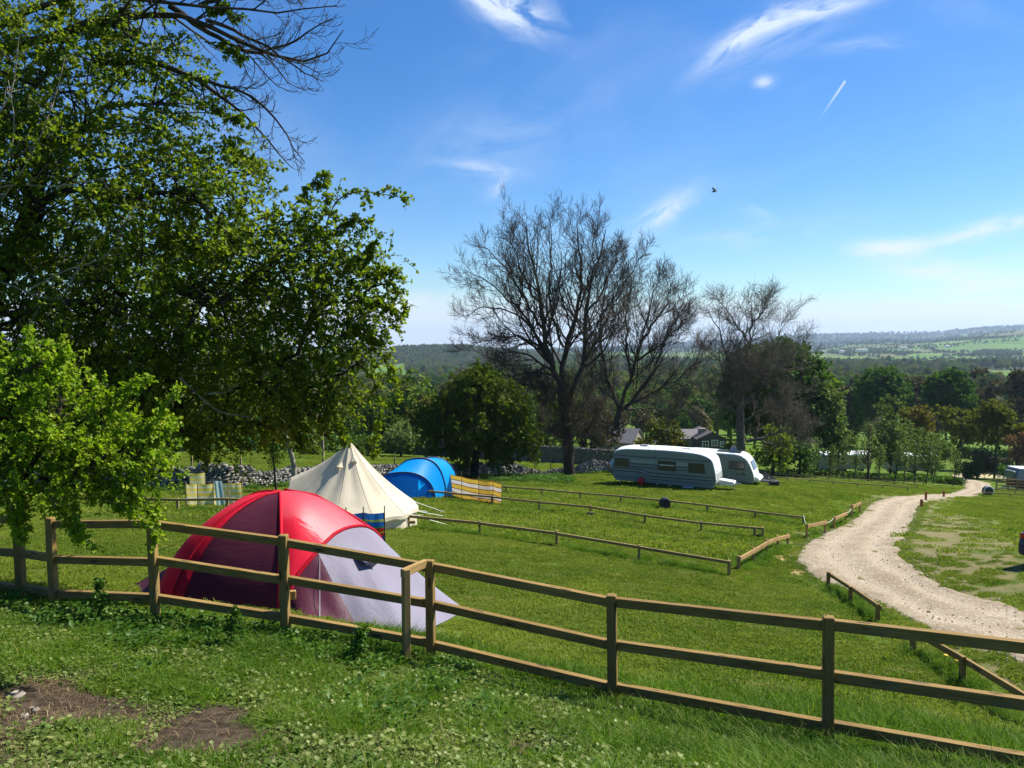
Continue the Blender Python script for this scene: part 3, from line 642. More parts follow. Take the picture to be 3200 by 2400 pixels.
rowB = low_fence('low timber rail fence in front of the yellow striped windbreak and the blue tent', [(1140,1545),(1256,1554),(1393,1567),(1537,1580),(1686,1598),(1845,1613),(2015,1641),(2191,1665),(2358,1681),(2383,1683)])
for px, py in ((1845, 1613), (2370, 1682)):
    bb = at(px, py); board('block', bb+Vector((-.16, -.09, .13)), bb+Vector((.16, -.09, .13)), 0.05, 0.16, M_WOODO, rowB)
low_fence('low timber rail fence with the black disc, between the yellow windbreak and the caravans', [(1470,1535),(1581,1543),(1694,1551),(1813,1563),(1940,1573),(2075,1587),(2210,1603),(2360,1623),(2510,1642)], h=0.48)
gr = 'bright timber rails beside the gravel track'
low_fence('bright orange timber rail on five posts at the nearest bend of the gravel track', [(2307,1785),(2354,1757),(2396,1729),(2430,1714),(2461,1706)], h=0.5, mat=M_WOODLIT, group=gr, face=0.05, rh=0.13, pw=0.08)
low_fence('bright timber rail on two posts where the gravel track widens', [(2520,1684),(2578,1670)], h=0.66, mat=M_WOODLIT, group=gr, face=0.05, rh=0.14, pw=0.08)
low_fence('short bright timber rail in the middle of the track edge', [(2606,1653),(2642,1634)], h=0.62, mat=M_WOODLIT, group=gr, face=0.05, rh=0.14, pw=0.08)
low_fence('raised bright timber rail farthest up the left edge of the track', [(2661,1619),(2686,1605)], h=0.78, mat=M_WOODLIT, group=gr, face=0.05, rh=0.16, pw=0.08)
for a_, b_, lb in (((2510,1640),(2520,1684),'thin pale cord from the black-disc rail to the first bright rail'),((2578,1670),(2606,1653),'thin pale cord joining the first two short bright rails by the track'),((2642,1634),(2661,1619),'thin pale cord sloping up to the farthest bright rail by the track')):
    p0, p1 = at(*a_), at(*b_); tag(MB().tube([p0+UPV*.5, (p0+p1)/2+UPV*.46, p1+UPV*.55], 0.008, 4).build('barrier_rope', M_ROPE), lb, 'rope', 'thin cords strung between the bright rails')
low_fence('low timber rail leading down the near side of the gravel track towards the tall fence', [(2588,1836),(2657,1884),(2742,1950)], h=0.46, mat=M_WOOD, group='low rails on the near side of the track', face=-0.05, rh=0.10)
low_fence('low timber rail seen between the rails of the tall fence at right, by the dandelions', [(2852,2042),(3006,2140),(3230,2290)], h=0.50, mat=M_WOOD, group='low rails on the near side of the track', face=-0.05, rh=0.11)
# far rows beyond the caravans
far_g = 'far low rail fences between the empty pitches'
low_fence('nearest of the three far low rails between the caravans and the track', [(2400,1503),(2459,1508),(2530,1513),(2604,1519),(2680,1525),(2757,1530),(2836,1537)], h=0.5, group=far_g)
low_fence('middle of the three far low rails between the caravans and the track', [(2400,1490),(2456,1493),(2523,1497),(2588,1501),(2655,1506),(2724,1511),(2795,1518),(2865,1527)], h=0.5, group=far_g)
low_fence('farthest of the three far low rails, just in front of the young birches', [(2560,1488),(2640,1494),(2757,1503),(2822,1511),(2886,1518)], h=0.5, group=far_g)
low_fence('low rail ending at the white drum beside the far bend of the track', [(3097,1540),(3172,1545),(3260,1551)], h=0.5, group=far_g)
low_fence('low rail at right just beyond the worn grass of the car pitch', [(3074,1552),(3157,1557),(3260,1563)], h=0.5, group=far_g)
tf = thing('paddock_fence', 'four-rail timber paddock fence in front of the grey trailer', 'fence', at(3113, 1534))
PF = [at(3113, 1534), at(3150, 1536), at(3178, 1537), at(3215, 1539), at(3260, 1541)]
for p in PF: board('post', p-UPV*.05, p+UPV*1.55, 0.12, 0.12, M_WOODO, tf)
for hh in (0.35, 0.7, 1.05, 1.42):
    for a_, b_ in zip(PF[:-1], PF[1:]): board('rail', a_+UPV*hh, b_+UPV*hh, 0.05, 0.12, M_WOODO, tf)
for k, (px, py, lb) in enumerate([(2879,1584,'short red-brown marker post nearest the track bend'),(2893,1563,'tall red-brown marker post, middle one of three'),(2949,1553,'red-brown marker post farthest along the track')]):
    p = at(px, py); mo = board('marker_post', p-UPV*.1, p+UPV*(0.55+0.15*(k == 1)), 0.14, 0.14, M_WOODR, None, 0.01); tag(mo, lb, 'marker post', 'red-brown marker posts at the track edge')
for px, py in ((560, 1466), (736, 1478), (1224, 1455), (1720, 1462), (1682, 1470)):
    pass

# ------------------------------------------------------------ red and grey dome tent
M_RED = m_fabric('red ripstop', (0.78, 0.018, 0.05), 0.35, 0.6, 3.0, 0.18, (1, 1, 0.5)); M_REDD = m_fabric('dark red sleeve', (0.40, 0.010, 0.025), 0.1, 0.4)
M_PUR = m_fabric('plum flysheet', (0.095, 0.024, 0.045), 0.30, 0.45, 3.0, 0.25, (0.6, 1, 1.4), 0.3)
M_GRY = m_fabric('lilac grey flysheet', (0.25, 0.232, 0.29), 0.22, 0.55, 2.2, 0.35, (1.6, 1.6, 0.3), 0.25); M_BLK = m_plain('black rubber', (0.018, 0.018, 0.02), 0.7)
M_PWIN = m_plain('tent window film', (0.10, 0.09, 0.13), 0.15, 0.6)
C0 = Vector((-4.33, 14.75)); zb = hz(C0.x, C0.y-.6)
rt = thing('dome_tent', 'red and plum dome tent with a lilac-grey porch, pegged behind the tall fence', 'tent', (C0.x, C0.y, zb))
Az, Bz = 2.15, 1.95; HT = pt(869, 1537, 14.75).z-zb
def dome(x, y):
    r_ = ((abs((x-C0.x)/Az))**2.5+(abs((y-C0.y)/Bz))**2.5)**(1/2.5); r_ = min(r_, 1)
    return zb+(HT)*(1-r_**2.15)**0.60
def dpt(x, y): return Vector((x, y, dome(x, y)))
def foot(v): v = Vector(v); v.z = hz(v.x, v.y)-0.02; return v
def polar(th_, r_):  # r_ along superellipse radius
    c_, s_ = math.cos(th_), math.sin(th_); k_ = (abs(c_)**2.5+abs(s_)**2.5)**(-1/2.5)
    x, y = C0.x+Az*c_*k_*r_, C0.y+Bz*s_*k_*r_; p = dpt(x, y)
    if r_ >= 0.999: p = foot(p)
    return p
NR = 16
def radii(k): return math.sin(k/(NR)*math.pi/2)**0.85 if k else 0.0
def wedge(t0, t1, n=12, pull=0.05, r0=0, r1=NR):
    cs = []
    for i in range(n+1):
        f = i/n; th_ = t0+(t1-t0)*f; sag = pull*math.sin(math.pi*f)
        c_ = []
        for k in range(r0, r1+1):
            p = polar(th_, radii(k)); s_ = sag*math.sin(math.pi*min(1, radii(k))); v = p-Vector((C0.x, C0.y, zb+HT*0.3)); c_.append(p-v.normalized()*s_)
        cs.append(c_)
    return cs
PI = math.pi; TH_SEAM = -PI/2+0.26; TH_FL = -PI+0.88; TH_L = -PI+0.20; TH_BL = PI-0.62
rt_p = lambda nm, cs, mat: MB().loft(cs).build(nm, mat, rt, smooth=True)
rt_p('front_panel', wedge(TH_FL, TH_SEAM, 16), M_PUR)
rt_p('left_panel', wedge(-PI-0.45, TH_FL, 12, r0=0, r1=13), M_RED)
o = rt_p('left_skirt', wedge(-PI-0.45, TH_FL, 12, r0=13, r1=NR), M_PUR)
rt_p('back_panel', wedge(PI/2, PI-0.45, 12), M_PUR)
# hoop of the porch
HP = [(878,1925,12.85),(905,1850,12.95),(930,1797,13.15),(965,1755,13.35),(992,1722,13.55),(1017,1695,13.8),(1046,1668,14.1),(1075,1653,14.4),(1096,1647,14.6),(1122,1643,14.85),(1146,1646,15.1),(1166,1656,15.3),(1184,1674,15.45),(1198,1700,15.6),(1212,1745,15.8),(1225,1800,15.95),(1236,1852,16.05)]
hoop = [pt(*h_) for h_ in HP]; hoop[0] = foot(hoop[0]); nH = len(hoop)
seam = [polar(TH_SEAM, radii(k)) for k in range(NR, -1, -1)]; back = [polar(PI/2-0.0, radii(k)) for k in range(1, NR+1)]
full = seam+back
def resamp(P, n):
    P = [Vector(p) for p in P]; s_ = [0]
    for a_, b_ in zip(P[:-1], P[1:]): s_.append(s_[-1]+(b_-a_).length)
    o_ = []
    for i in range(n):
        u_ = s_[-1]*i/(n-1); k = 0
        while k < len(s_)-2 and s_[k+1] < u_: k += 1
        f = (u_-s_[k])/max(1e-6, s_[k+1]-s_[k]); o_.append(P[k].lerp(P[k+1], min(1, f)))
    return o_
nS = 41; cA, cB = resamp(full, nS), resamp(hoop, nS)
rows = []
for i in range(11):
    f = i/10; row = []
    for j in range(nS):
        p = cA[j].lerp(cB[j], f); e = j/(nS-1); v = Vector((0.25, 0, 1)); row.append(p+v*(0.20*math.sin(math.pi*f)*math.sin(math.pi*e)*(1-0.5*f)))
    rows.append(row)
# red upper part, and below the diagonal sleeve the plum lower part stays narrow at the foot
rt_p('right_panel', rows, M_RED)
# porch sheet down to the ground
GL = [(880,1930),(960,1946),(1060,1958),(1121,1966),(1200,1980),(1292,1992),(1340,1970),(1400,1940),(1455,1908),(1420,1890),(1340,1878),(1280,1868),(1240,1862)]
gl_ = [at(*g_) for g_ in GL]; gl_ = [v+Vector((0, 0, 0.02)) for v in gl_]
# match: front of the hoop to the front ground line, crown to the two outer pegs
hq = resamp(hoop, 41)
def hpt(f): return hq[min(40, max(0, int(round(f*40))))]
segs = [(0.0, 0), (0.08, 1), (0.17, 2), (0.26, 3), (0.36, 4), (0.46, 5), (0.54, 6), (0.62, 7), (0.72, 8), (0.80, 9), (0.87, 10), (0.94, 11), (1.0, 12)]
def porch(s0, s1, sub=4, wr=0.05):
    cs = []
    for a_, b_ in zip(segs[s0:s1], segs[s0+1:s1+1]):
        for q_ in range(sub):
            f = q_/sub; cs.append((a_[0]+(b_[0]-a_[0])*f, gl_[a_[1]].lerp(gl_[b_[1]], f)))
    cs.append((segs[s1][0], gl_[segs[s1][1]]))
    out_ = []
    for u_, gpt in cs:
        h0 = hq[int(u_*40)].lerp(hq[min(40, int(u_*40)+1)], u_*40-int(u_*40)); row = []
        for k in range(13):
            f = k/12; p = h0.lerp(gpt, f); bulge = 0.10*math.sin(math.pi*f)
            w_ = wr*math.sin(u_*55+f*3)*math.sin(math.pi*f)*0.25
            row.append(p+Vector((0.1, -0.3, 0.8)).normalized()*(-bulge*0.5+w_))
        out_.append(row)
    return out_
rt_p('porch_front_panel', porch(0, 3), M_PUR)  # grey porch side away from the sun; its shade is put in as plum
rt_p('porch', porch(3, 12), M_GRY)
for nm, cv, mt, r_ in (('pole_sleeve', [polar(TH_FL, radii(k)*.999)+Vector((0, -.0, .01)) for k in range(0, NR+1)], M_REDD, .034),
                   ('pole_sleeve', hq, M_REDD, .036), ('pole_sleeve', [polar(TH_BL, radii(k)) for k in range(0, NR+1)], M_REDD, .03),
                   ('seam_band', [v+Vector((0, -.012, 0)) for v in seam], M_RED, .026),
                   ('pole_sleeve', [p+Vector((0, 0, .012)) for p in resamp([cA[nS//2], cA[nS//2].lerp(cB[26], .35)+Vector((0, 0, .17)), cA[24].lerp(cB[28], .7)+Vector((0, 0, .13)), hq[27]], 14)], M_REDD, .034)):
    MB().tube(cv, r_, 6).build(nm, mt, rt, smooth=True)
# broad red bands either side of the front pole
rt_p('red_band', [[p+ (p-Vector((C0.x, C0.y, zb))).normalized()*.012 for p in c_] for c_ in wedge(TH_FL-0.01, TH_FL+0.13, 3, 0.0)], M_RED)
rt_p('red_band', [[p+ (p-Vector((C0.x, C0.y, zb))).normalized()*.012 for p in c_] for c_ in wedge(TH_SEAM-0.04, TH_SEAM+0.05, 2, 0.0, r0=9)], M_RED)
rt_p('red_band', [[p+ (p-Vector((C0.x, C0.y, zb))).normalized()*.016 for p in c_] for c_ in wedge(TH_BL-0.1, TH_BL+0.1, 2, 0.0)], M_RED)
# small triangular vents in the porch, tail flap at left, guy lines, brand-like print is only a faint mark
def vent(px, py, d, s_):
    p = pt(px, py, d); MB().add([p+Vector((-.16, -.02, .10))*s_, p+Vector((.20, .03, .0))*s_, p+Vector((.02, .02, -.16))*s_, p+Vector((.03, -.13, .03))*s_], [(0, 3, 1), (3, 2, 1), (0, 2, 3)]).build('porch_vent', M_PWIN, rt)
vent(1140, 1756, 13.95, 1.3); 
tail = [foot(polar(-PI+.1, 1)), pt(398, 1868, 14.6), foot(pt(450, 1905, 13.2)), polar(-PI+.35, 1)]
MB().add([polar(-PI+.05, radii(12)), foot(pt(392, 1872, 14.8)), foot(pt(440, 1902, 13.2)), polar(TH_FL-.05, radii(13)), foot(polar(TH_FL, 1))], [(0, 1, 2, 3), (3, 2, 4)]).build('rear_flap', M_PUR, rt)
for a_, b_ in ((polar(-PI, radii(9)), (330, 1790)), (polar(TH_FL, radii(8)), (352, 1872)), (hq[20], (1350, 1880))):
    q_ = at(*b_); MB().tube([a_, q_], 0.004, 4).build('guy_line', M_BLK, rt)
MB().tube([hq[3]+Vector((.02, -.02, .0)), pt(999, 1740, 13.5), at(999, 1950)], 0.006, 4).build('zip', m_plain('pale zip', (.5, .5, .52), .4), rt)
MB().tube([seam[i]+Vector((0, -.03, 0)) for i in range(0, 16)], 0.008, 4).build('zip', m_plain('light piping', (.55, .1, .14), .4), rt)

# ------------------------------------------------------------ cream bell tent
M_CAN = m_fabric('cream canvas', (0.70, 0.62, 0.46), 0.25, 0.8, 2.2, 0.25, (1, 1, 0.15), 0.0)
bc = at(1085, 1640); bc = Vector((bc.x, bc.y+0.6, hz(bc.x, bc.y+.6)))
bt = thing('bell_tent', 'cream canvas bell tent with a pointed top', 'tent', bc)
Hb = pt(1074, 1388, bc.y).z-bc.z
nseg = 72; apexp = Vector((bc.x-.02, bc.y, bc.z+Hb))
TH_D = math.radians(188)
def bell_eave(th_):
    dd = (th_-TH_D+PI) % (2*PI)-PI; g_ = math.exp(-(dd/0.30)**2); ridge = 0.5+0.5*math.cos(12*th_)
    r_ = 2.46-0.10*(1-ridge); return r_*(1-0.14*g_), 0.56+0.04*(1-ridge)+1.15*g_
cols = []
for i in range(nseg+1):
    th_ = 2*PI*i/nseg; re, he = bell_eave(th_); ridge = 0.5+0.5*math.cos(12*th_); c_ = []
    for k in range(15):
        f = k/14; r_ = 0.10+(re-0.10)*f; z_ = Hb+(he-Hb)*(f**0.97); s_ = 0.13*math.sin(math.pi*f)+0.045*(1-ridge)*math.sin(math.pi*f)
        c_.append(Vector((bc.x+math.cos(th_)*(r_-s_*0.75), bc.y+math.sin(th_)*(r_-s_*0.75), bc.z+z_-s_*0.45)))
    cols.append(c_)
MB().loft(cols).build('roof_canvas', M_CAN, bt, smooth=True)
wl = []
for i in range(nseg+1):
    th_ = 2*PI*i/nseg; re, he = bell_eave(th_); x0, y0 = bc.x+math.cos(th_)*(re-.10), bc.y+math.sin(th_)*(re-.10)
    x1, y1 = bc.x+math.cos(th_)*(re-.06+.03*math.sin(9*th_)), bc.y+math.sin(th_)*(re-.06+.03*math.sin(9*th_))
    wl.append([Vector((x0, y0, bc.z+he-.02)), Vector((x1, y1, hz(x1, y1)-.02))])
MB().loft(wl).build('side_wall', M_CAN, bt, smooth=True)
vl = [[c_[-1], c_[-1]+Vector((0, 0, -.10-0.03*abs(math.sin(18*i/nseg*PI))))+(c_[-1]-Vector((bc.x, bc.y, c_[-1].z))).normalized()*.015] for i, c_ in enumerate(cols)]
MB().loft(vl).build('valance', M_CAN, bt, smooth=True)
capb = MB(); capb.tube([apexp+Vector((0, 0, -.12)), apexp+Vector((0, 0, .02)), apexp+Vector((0, 0, .07))], [.15, .10, .03], 12); capb.build('apex_cap', M_CAN, bt, smooth=True)
for th_d, f in ((250, .27), (302, .20)):
    th_ = math.radians(th_d); i = int(th_d/360*nseg); c_ = cols[i]; p = c_[int(f*14)]; dn = (c_[int(f*14)+2]-p).normalized(); ou = Vector((math.cos(th_), math.sin(th_), .5)).normalized(); sd = dn.cross(ou).normalized()
    MB().add([p+ou*.01, p+dn*.24+sd*.15+ou*.02, p+dn*.27+ou*.15, p+dn*.24-sd*.15+ou*.02], [(0, 1, 2), (0, 2, 3)]).build('vent_hood', M_CAN, bt)
for th_d, px, py in ((345, 1400, 1617), (345, 1337, 1600), (335, 1402, 1643), (322, 1325, 1611), (20, 1392, 1603)):
    th_ = math.radians(th_d); re, he = bell_eave(th_); p = Vector((bc.x+math.cos(th_)*re, bc.y+math.sin(th_)*re, bc.z+he)); MB().tube([p, at(px, py)+Vector((0, 0, .02))], 0.011, 4).build('guy_rope', M_ROPE, bt)
for i in range(3):
    ribs = [c_ for c_ in cols[0:1]]
# seams
for k in range(12):
    c_ = cols[(k*6) % nseg]; MB().tube([v+(v-Vector((bc.x, bc.y, v.z))).normalized()*.004 for v in c_], 0.008, 4).build('seam', M_CAN, bt)
bag = at(1238, 1642); mb = MB(); n = 10
rws = []
for k in range(7):
    f = k/6; rws.append([Vector((bag.x+math.cos(2*PI*j/n)*.36*math.sin(PI*(0.12+.80*f))*(1+.06*math.sin(j*3)), bag.y+math.sin(2*PI*j/n)*.25*math.sin(PI*(.12+.8*f)), bag.z+.27*(1-f)**.8-.02)) for j in range(n)])
mb.loft(rws, closed=True); mb.add(rws[0], [tuple(range(n))]); tag(mb.build('storage_bag', M_CAN, smooth=True), 'cream canvas bag lying on the grass beside the bell tent and a fence post', 'bag')

# ------------------------------------------------------------ striped windbreaks
def stripe_mat(name, bands, wear=0.1, wash=None):
    """woven horizontal bands: the height up the cloth is kept in the attribute 'up'"""
    m, t, out = material(name); u_ = t.attr('up'); rp = t.new('ShaderNodeValToRGB'); rp.color_ramp.interpolation = 'CONSTANT'
    el = rp.color_ramp.elements; el[0].position = 0; el[0].color = (*bands[0][1], 1); el[1].position = bands[1][0]; el[1].color = (*bands[1][1], 1)
    for p_, c_ in bands[2:]: e = el.new(p_); e.color = (*c_, 1)
    t.l.new(t.m('ADD', u_, t.m('MULTIPLY', t.m('SUBTRACT', t.noise(texco(t), 3, 2), .5), .02)), rp.inputs[0]); c = rp.outputs[0]
    if wash: c = t.mix(t.ramp(t.noise(texco(t), 2.5, 3), .4, .6, 0, .5), c, wash)
    d = t.new('ShaderNodeBsdfDiffuse'); tr = t.new('ShaderNodeBsdfTranslucent'); nr = t.bump(t.noise(t.mapping(texco(t), (1, 1, .3)), 5, 3), .4, .05)
    for n_ in (d, tr): t.put(n_.inputs[0], c); t.put(n_.inputs['Normal'], nr)
    a = t.new('ShaderNodeMixShader'); a.inputs[0].default_value = .4; t.l.new(d.outputs[0], a.inputs[1]); t.l.new(tr.outputs[0], a.inputs[2]); t.l.new(a.outputs[0], out.inputs[0]); return m
M_POLE = m_plain('wooden pole', (0.42, 0.28, 0.14), 0.6)
def windbreak(label, P, h, mat, group='striped beach windbreaks', extra=0.18, polemat=None, sag=0.05, gap=0.03):
    wb = thing('windbreak', label, 'windbreak', P[0], group=group); polemat = polemat or M_POLE
    for k in range(len(P)-1):
        a_, b_ = P[k], P[k+1]; V_ = []; up = []; nx, nz = 9, 14
        nrm_ = Vector((-(b_-a_).y, (b_-a_).x, 0)).normalized()
        for i in range(nx):
            f = i/(nx-1); base = a_.lerp(b_, f)+nrm_*(0.06*math.sin(PI*f))
            for j in range(nz):
                g_ = j/(nz-1); V_.append(base+Vector((0, 0, gap+h*g_-sag*math.sin(PI*f)*g_))+nrm_*.02*math.sin(7*f+3*g_)); up.append(g_)
        Q = [(i*nz+j, (i+1)*nz+j, (i+1)*nz+j+1, i*nz+j+1) for i in range(nx-1) for j in range(nz-1)]
        V_ = [tuple(v-wb.location) for v in V_]; link('cloth_panel', mesh_np('cloth_panel', V_, np.array(Q), None, {'up': up}, True), mat, wb)
    for p in P: MB().tube([p-UPV*.05, p+UPV*(h+extra+random.uniform(-.03, .05))], 0.017, 6).build('pole', polemat, wb)
    return wb
Yl, Wh, Rd = (0.62, 0.40, 0.05), (0.62, 0.55, 0.45), (0.16, 0.03, 0.02)
ye = []; nb = 5
for k in range(nb):
    u0_ = k/nb; ye += [(u0_, Yl if k % 2 == 0 else Wh), (u0_+0.165, Rd)]
ye = [(0, (0.60, 0.36, 0.05))]+ye[1:]
windbreak('tall yellow, white and maroon striped windbreak curving beside the blue tent', [at(1389, 1556)+Vector((0, .9, 0)), at(1441, 1566)+Vector((0, .5, 0)), at(1496, 1572), at(1541, 1576), at(1568, 1578)+Vector((0, -.5, 0))], 1.12, stripe_mat('maroon yellow stripes', ye), extra=.24)
pal = [(0, (.80, .66, .12)), (.14, (.80, .78, .56)), (.2, (.82, .68, .16)), (.38, (.80, .78, .62)), (.46, (.80, .64, .10)), (.62, (.80, .78, .58)), (.68, (.82, .66, .12)), (.84, (.80, .80, .66)), (.9, (.80, .64, .1))]
M_PAL = stripe_mat('pale lemon stripes', pal, wash=(.82, .74, .34))
windbreak('pale yellow and white windbreak standing behind the low fence, left of the red tent', [gp(571, 30.6), gp(607, 30.5), gp(658, 30.6), gp(705, 31), gp(748, 31.2)], 0.92, M_PAL, extra=.10)
windbreak('small square of pale yellow windbreak cloth propped higher, nearest the drystone wall', [gp(583, 32.5), gp(632, 32.6)], 1.12, M_PAL, extra=.12, gap=.2)
tw = thing('striped_towel', 'blue-green and white striped towel hanging over the pale yellow windbreak', 'towel', gp(668, 30.3))
q_ = gp(666, 30.3); M_TOW = stripe_mat('towel stripes', [(0, (.25, .50, .52)), (.15, (.62, .66, .60)), (.3, (.2, .45, .5)), (.45, (.6, .64, .6)), (.6, (.25, .5, .52)), (.8, (.62, .66, .6))])
Vt = []; ups = []
for i in range(7):
    for j in range(10):
        f, g_ = i/6, j/9; Vt.append((-.1+.30*f+.10*(1-g_)+.05*math.sin(f*9)*(1-g_), .04*math.sin(f*8), .05+1.0*g_)); ups.append(f)
link('cloth', mesh_np('cloth', Vt, np.array([(i*10+j, (i+1)*10+j, (i+1)*10+j+1, i*10+j+1) for i in range(6) for j in range(9)]), None, {'up': ups}, True), M_TOW, tw)
bl = [(0, (.04, .12, .40)), (.09, (.55, .40, .05)), (.14, (.03, .10, .34)), (.28, (.50, .04, .03)), (.36, (.6, .35, .04)), (.42, (.50, .04, .03)), (.52, (.05, .25, .12)), (.58, (.03, .15, .50)), (.72, (.40, .48, .10)), (.80, (.03, .18, .55)), (.97, (.03, .10, .4))]
windbreak('bright blue, red and yellow striped windbreak half hidden behind the red tent', [gp(1075, 22.6), gp(1130, 23.0), gp(1197, 23.3)], 0.98, stripe_mat('blue red yellow stripes', bl), extra=.20, polemat=m_plain('dark pole', (.05, .035, .02), .6))

# ------------------------------------------------------------ blue tunnel tent
M_BLU = m_fabric('bright blue flysheet', (0.004, 0.40, 0.92), 0.5, 0.45, 3.0, 0.20, (1, 1, 0.5), 0.3); M_BLD = m_fabric('deep blue door', (0.004, 0.14, 0.48), 0.35, 0.4, 4, 0.5); M_NAVY = m_plain('navy pole sleeve', (0.006, 0.015, 0.07), 0.5)
ut = thing('tunnel_tent', 'bright blue three-hoop tunnel tent beside the yellow windbreak', 'tent', gp(1290, 39.5))
def hoop3(pxc, pyb, d, hw, ht, n=25, yaw=0.35, sq=0.9):
    c_ = gp(pxc, d); ax = Vector((math.cos(yaw), math.sin(yaw), 0)); o_ = []
    for i in range(n):
        a_ = PI*(1-i/(n-1)); u_ = math.cos(a_); v_ = math.sin(a_); p = c_+ax*(hw*math.copysign(abs(u_)**sq, u_)); zg = hz(p.x, p.y); o_.append(Vector((p.x, p.y, zg*(1-v_)+c_.z*v_+ht*(v_**.92))))
    return o_
hA = hoop3(1247, 1556, 38.0, 1.72, 1.28); hB = hoop3(1304, 1556, 39.2, 1.42, 1.98, sq=.8); hC = hoop3(1342, 1548, 41.0, 1.56, 2.02, sq=.8)
hD = [gp(1385, 43.0)+Vector((math.cos(.35), math.sin(.35), 0))*(1.3*math.cos(PI*(1-i/24)))+Vector((0, 0, .9*math.sin(PI*i/24))) for i in range(25)]
def skin(a_, b_, n=6, dip=.05):
    return [[a_[j].lerp(b_[j], i/n)-Vector((0, 0, dip*math.sin(PI*i/n)*math.sin(PI*j/24))) for j in range(25)] for i in range(n+1)]
MB().loft(skin(hA, hB)).build('front_bay', M_BLU, ut, smooth=True); MB().loft(skin(hB, hC)).build('middle_bay', M_BLU, ut, smooth=True); MB().loft(skin(hC, hD)).build('rear_bay', M_BLU, ut, smooth=True)
hF = [v+Vector((-.12, -.55, 0))*math.sin(PI*j/24) for j, v in enumerate(hA)]
gA = [hA[0].lerp(hA[-1], j/24)+Vector((-.08, -.45, 0))*math.sin(PI*j/24) for j in range(25)]
for v in gA: v.z = hz(v.x, v.y)
MB().loft([[hA[j].lerp(gA[j], i/6) for j in range(25)] for i in range(7)]).build('front_door', M_BLD, ut, smooth=True)
for h_, r_ in ((hA, .035), (hB, .045), (hC, .045)):
    MB().tube([v+Vector((0, 0, .01)) for v in h_], r_, 6).build('pole_sleeve', M_NAVY, ut, smooth=True)
p = pt(1308, 1512, 37.55); MB().add([p+Vector((0, 0, .22)), p+Vector((.33, -.05, .02)), p+Vector((.0, 0, -.33)), p+Vector((.12, -.1, -.03))], [(0, 3, 1), (3, 2, 1), (0, 2, 3)]).build('door_flap', M_BLU, ut)
for a_, g_ in ((hC[-5], (1452, 1531)), (hB[-5], (1412, 1560)), (hA[-5], (1348, 1562)), (hA[-5], (1365, 1560))):
    MB().tube([a_, at(*g_)], .008, 4).build('guy_line', M_BLK, ut)

# ------------------------------------------------------------ caravans
M_CWH = m_plain('caravan white', (0.74, 0.75, 0.70), 0.35, 0.5, var=.04, grime=(0.52, 0.50, 0.38)); M_CSHADE = m_plain('shaded caravan side', (0.21, 0.24, 0.205), 0.5, 0.25, var=.05, grime=(0.16, 0.17, 0.145))  # side colour is darkened to carry the shade on the white caravans
M_CW2 = m_plain('clean caravan white', (0.78, 0.79, 0.74), 0.3, 0.5, var=.03); M_GLS = m_plain('dark glazing', (0.035, 0.04, 0.04), 0.12, 0.6, var=.3); M_STR = m_plain('black trim stripe', (0.02, 0.022, 0.025), 0.45)
M_PALE = m_plain('pale side panel', (0.30, 0.34, 0.295), 0.45); M_CURT = m_plain('curtain', (0.45, 0.42, 0.36), 0.8); M_GSTR = m_plain('dark green decal', (0.03, 0.10, 0.05), 0.4); M_STEEL = m_plain('galvanised steel', (0.40, 0.41, 0.42), 0.4, 0.5, 0.7); M_REDP = m_plain('red plastic', (0.45, 0.02, 0.015), 0.4); M_GREYP = m_plain('grey plastic', (0.25, 0.26, 0.27), 0.5)
def rprof(pts_, r=0.12, n=5):
    """rounded polygon"""
    o_ = []; m_ = len(pts_)
    for i in range(m_):
        p = Vector(pts_[i][:2]); a_ = Vector(pts_[i-1][:2]); b_ = Vector(pts_[(i+1) % m_][:2]); rr_ = pts_[i][2] if len(pts_[i]) > 2 else r
        da, db = (a_-p), (b_-p); la, lb = min(rr_, da.length*.45), min(rr_, db.length*.45); p0, p1 = p+da.normalized()*la, p+db.normalized()*lb
        for k in range(n+1):
            f = k/n; o_.append(tuple(p0*(1-f)**2+p*2*f*(1-f)+p1*f*f))
    return o_
def caravan_shell(root, prof, W, msh, mroof, crown=0.12, edge=.07, nm='body'):
    """profile in x,z pushed across the width, with a rounded roof edge"""
    n = len(prof); ys = [-W/2, -W/2+edge*.3, -W/2+edge, 0, W/2-edge, W/2-edge*.3, W/2]; ins = [edge, edge*.3, 0, -crown*.5, 0, edge*.3, edge]
    cx = sum(p[0] for p in prof)/n; cz = sum(p[1] for p in prof)/n; rings = []
    for y, i_ in zip(ys, ins):
        rg = []
        for a_, b_ in prof:
            up = max(0, min(1, (b_-cz)/.8)); sx = 1 if a_ > cx else -1
            rg.append(Vector((a_-sx*i_*.3, y, b_-i_*up*.8 if i_ > 0 else b_-i_*up)))
        rings.append(rg)
    mb = MB(); mb.loft(rings, closed=True)
    o = mb.build(nm, msh, root, world=False, auto=40)
    sd = MB()
    sd.add([v+Vector((0, -.001, 0)) for v in rings[0]], [tuple(range(n-1, -1, -1))]); sd.add([v+Vector((0, .001, 0)) for v in rings[-1]], [tuple(range(n))])
    sd.build('side_panel', mroof, root, world=False); return rings
def wheel(root, x, y, z, r=.33, w_=.2):
    mb = MB(); mb.tube([(x, y-w_/2, z), (x, y-w_/2+.02, z), (x, y+w_/2-.02, z), (x, y+w_/2, z)], [r*.92, r, r, r*.92], 18); wo_ = mb.build('wheel', M_BLK, root, world=False, auto=40)
    mb = MB(); mb.tube([(x, y-w_/2-.012, z), (x, y-w_/2+.01, z)], [r*.5, r*.6], 14); mb.build('rim', M_STEEL, wo_, world=False)
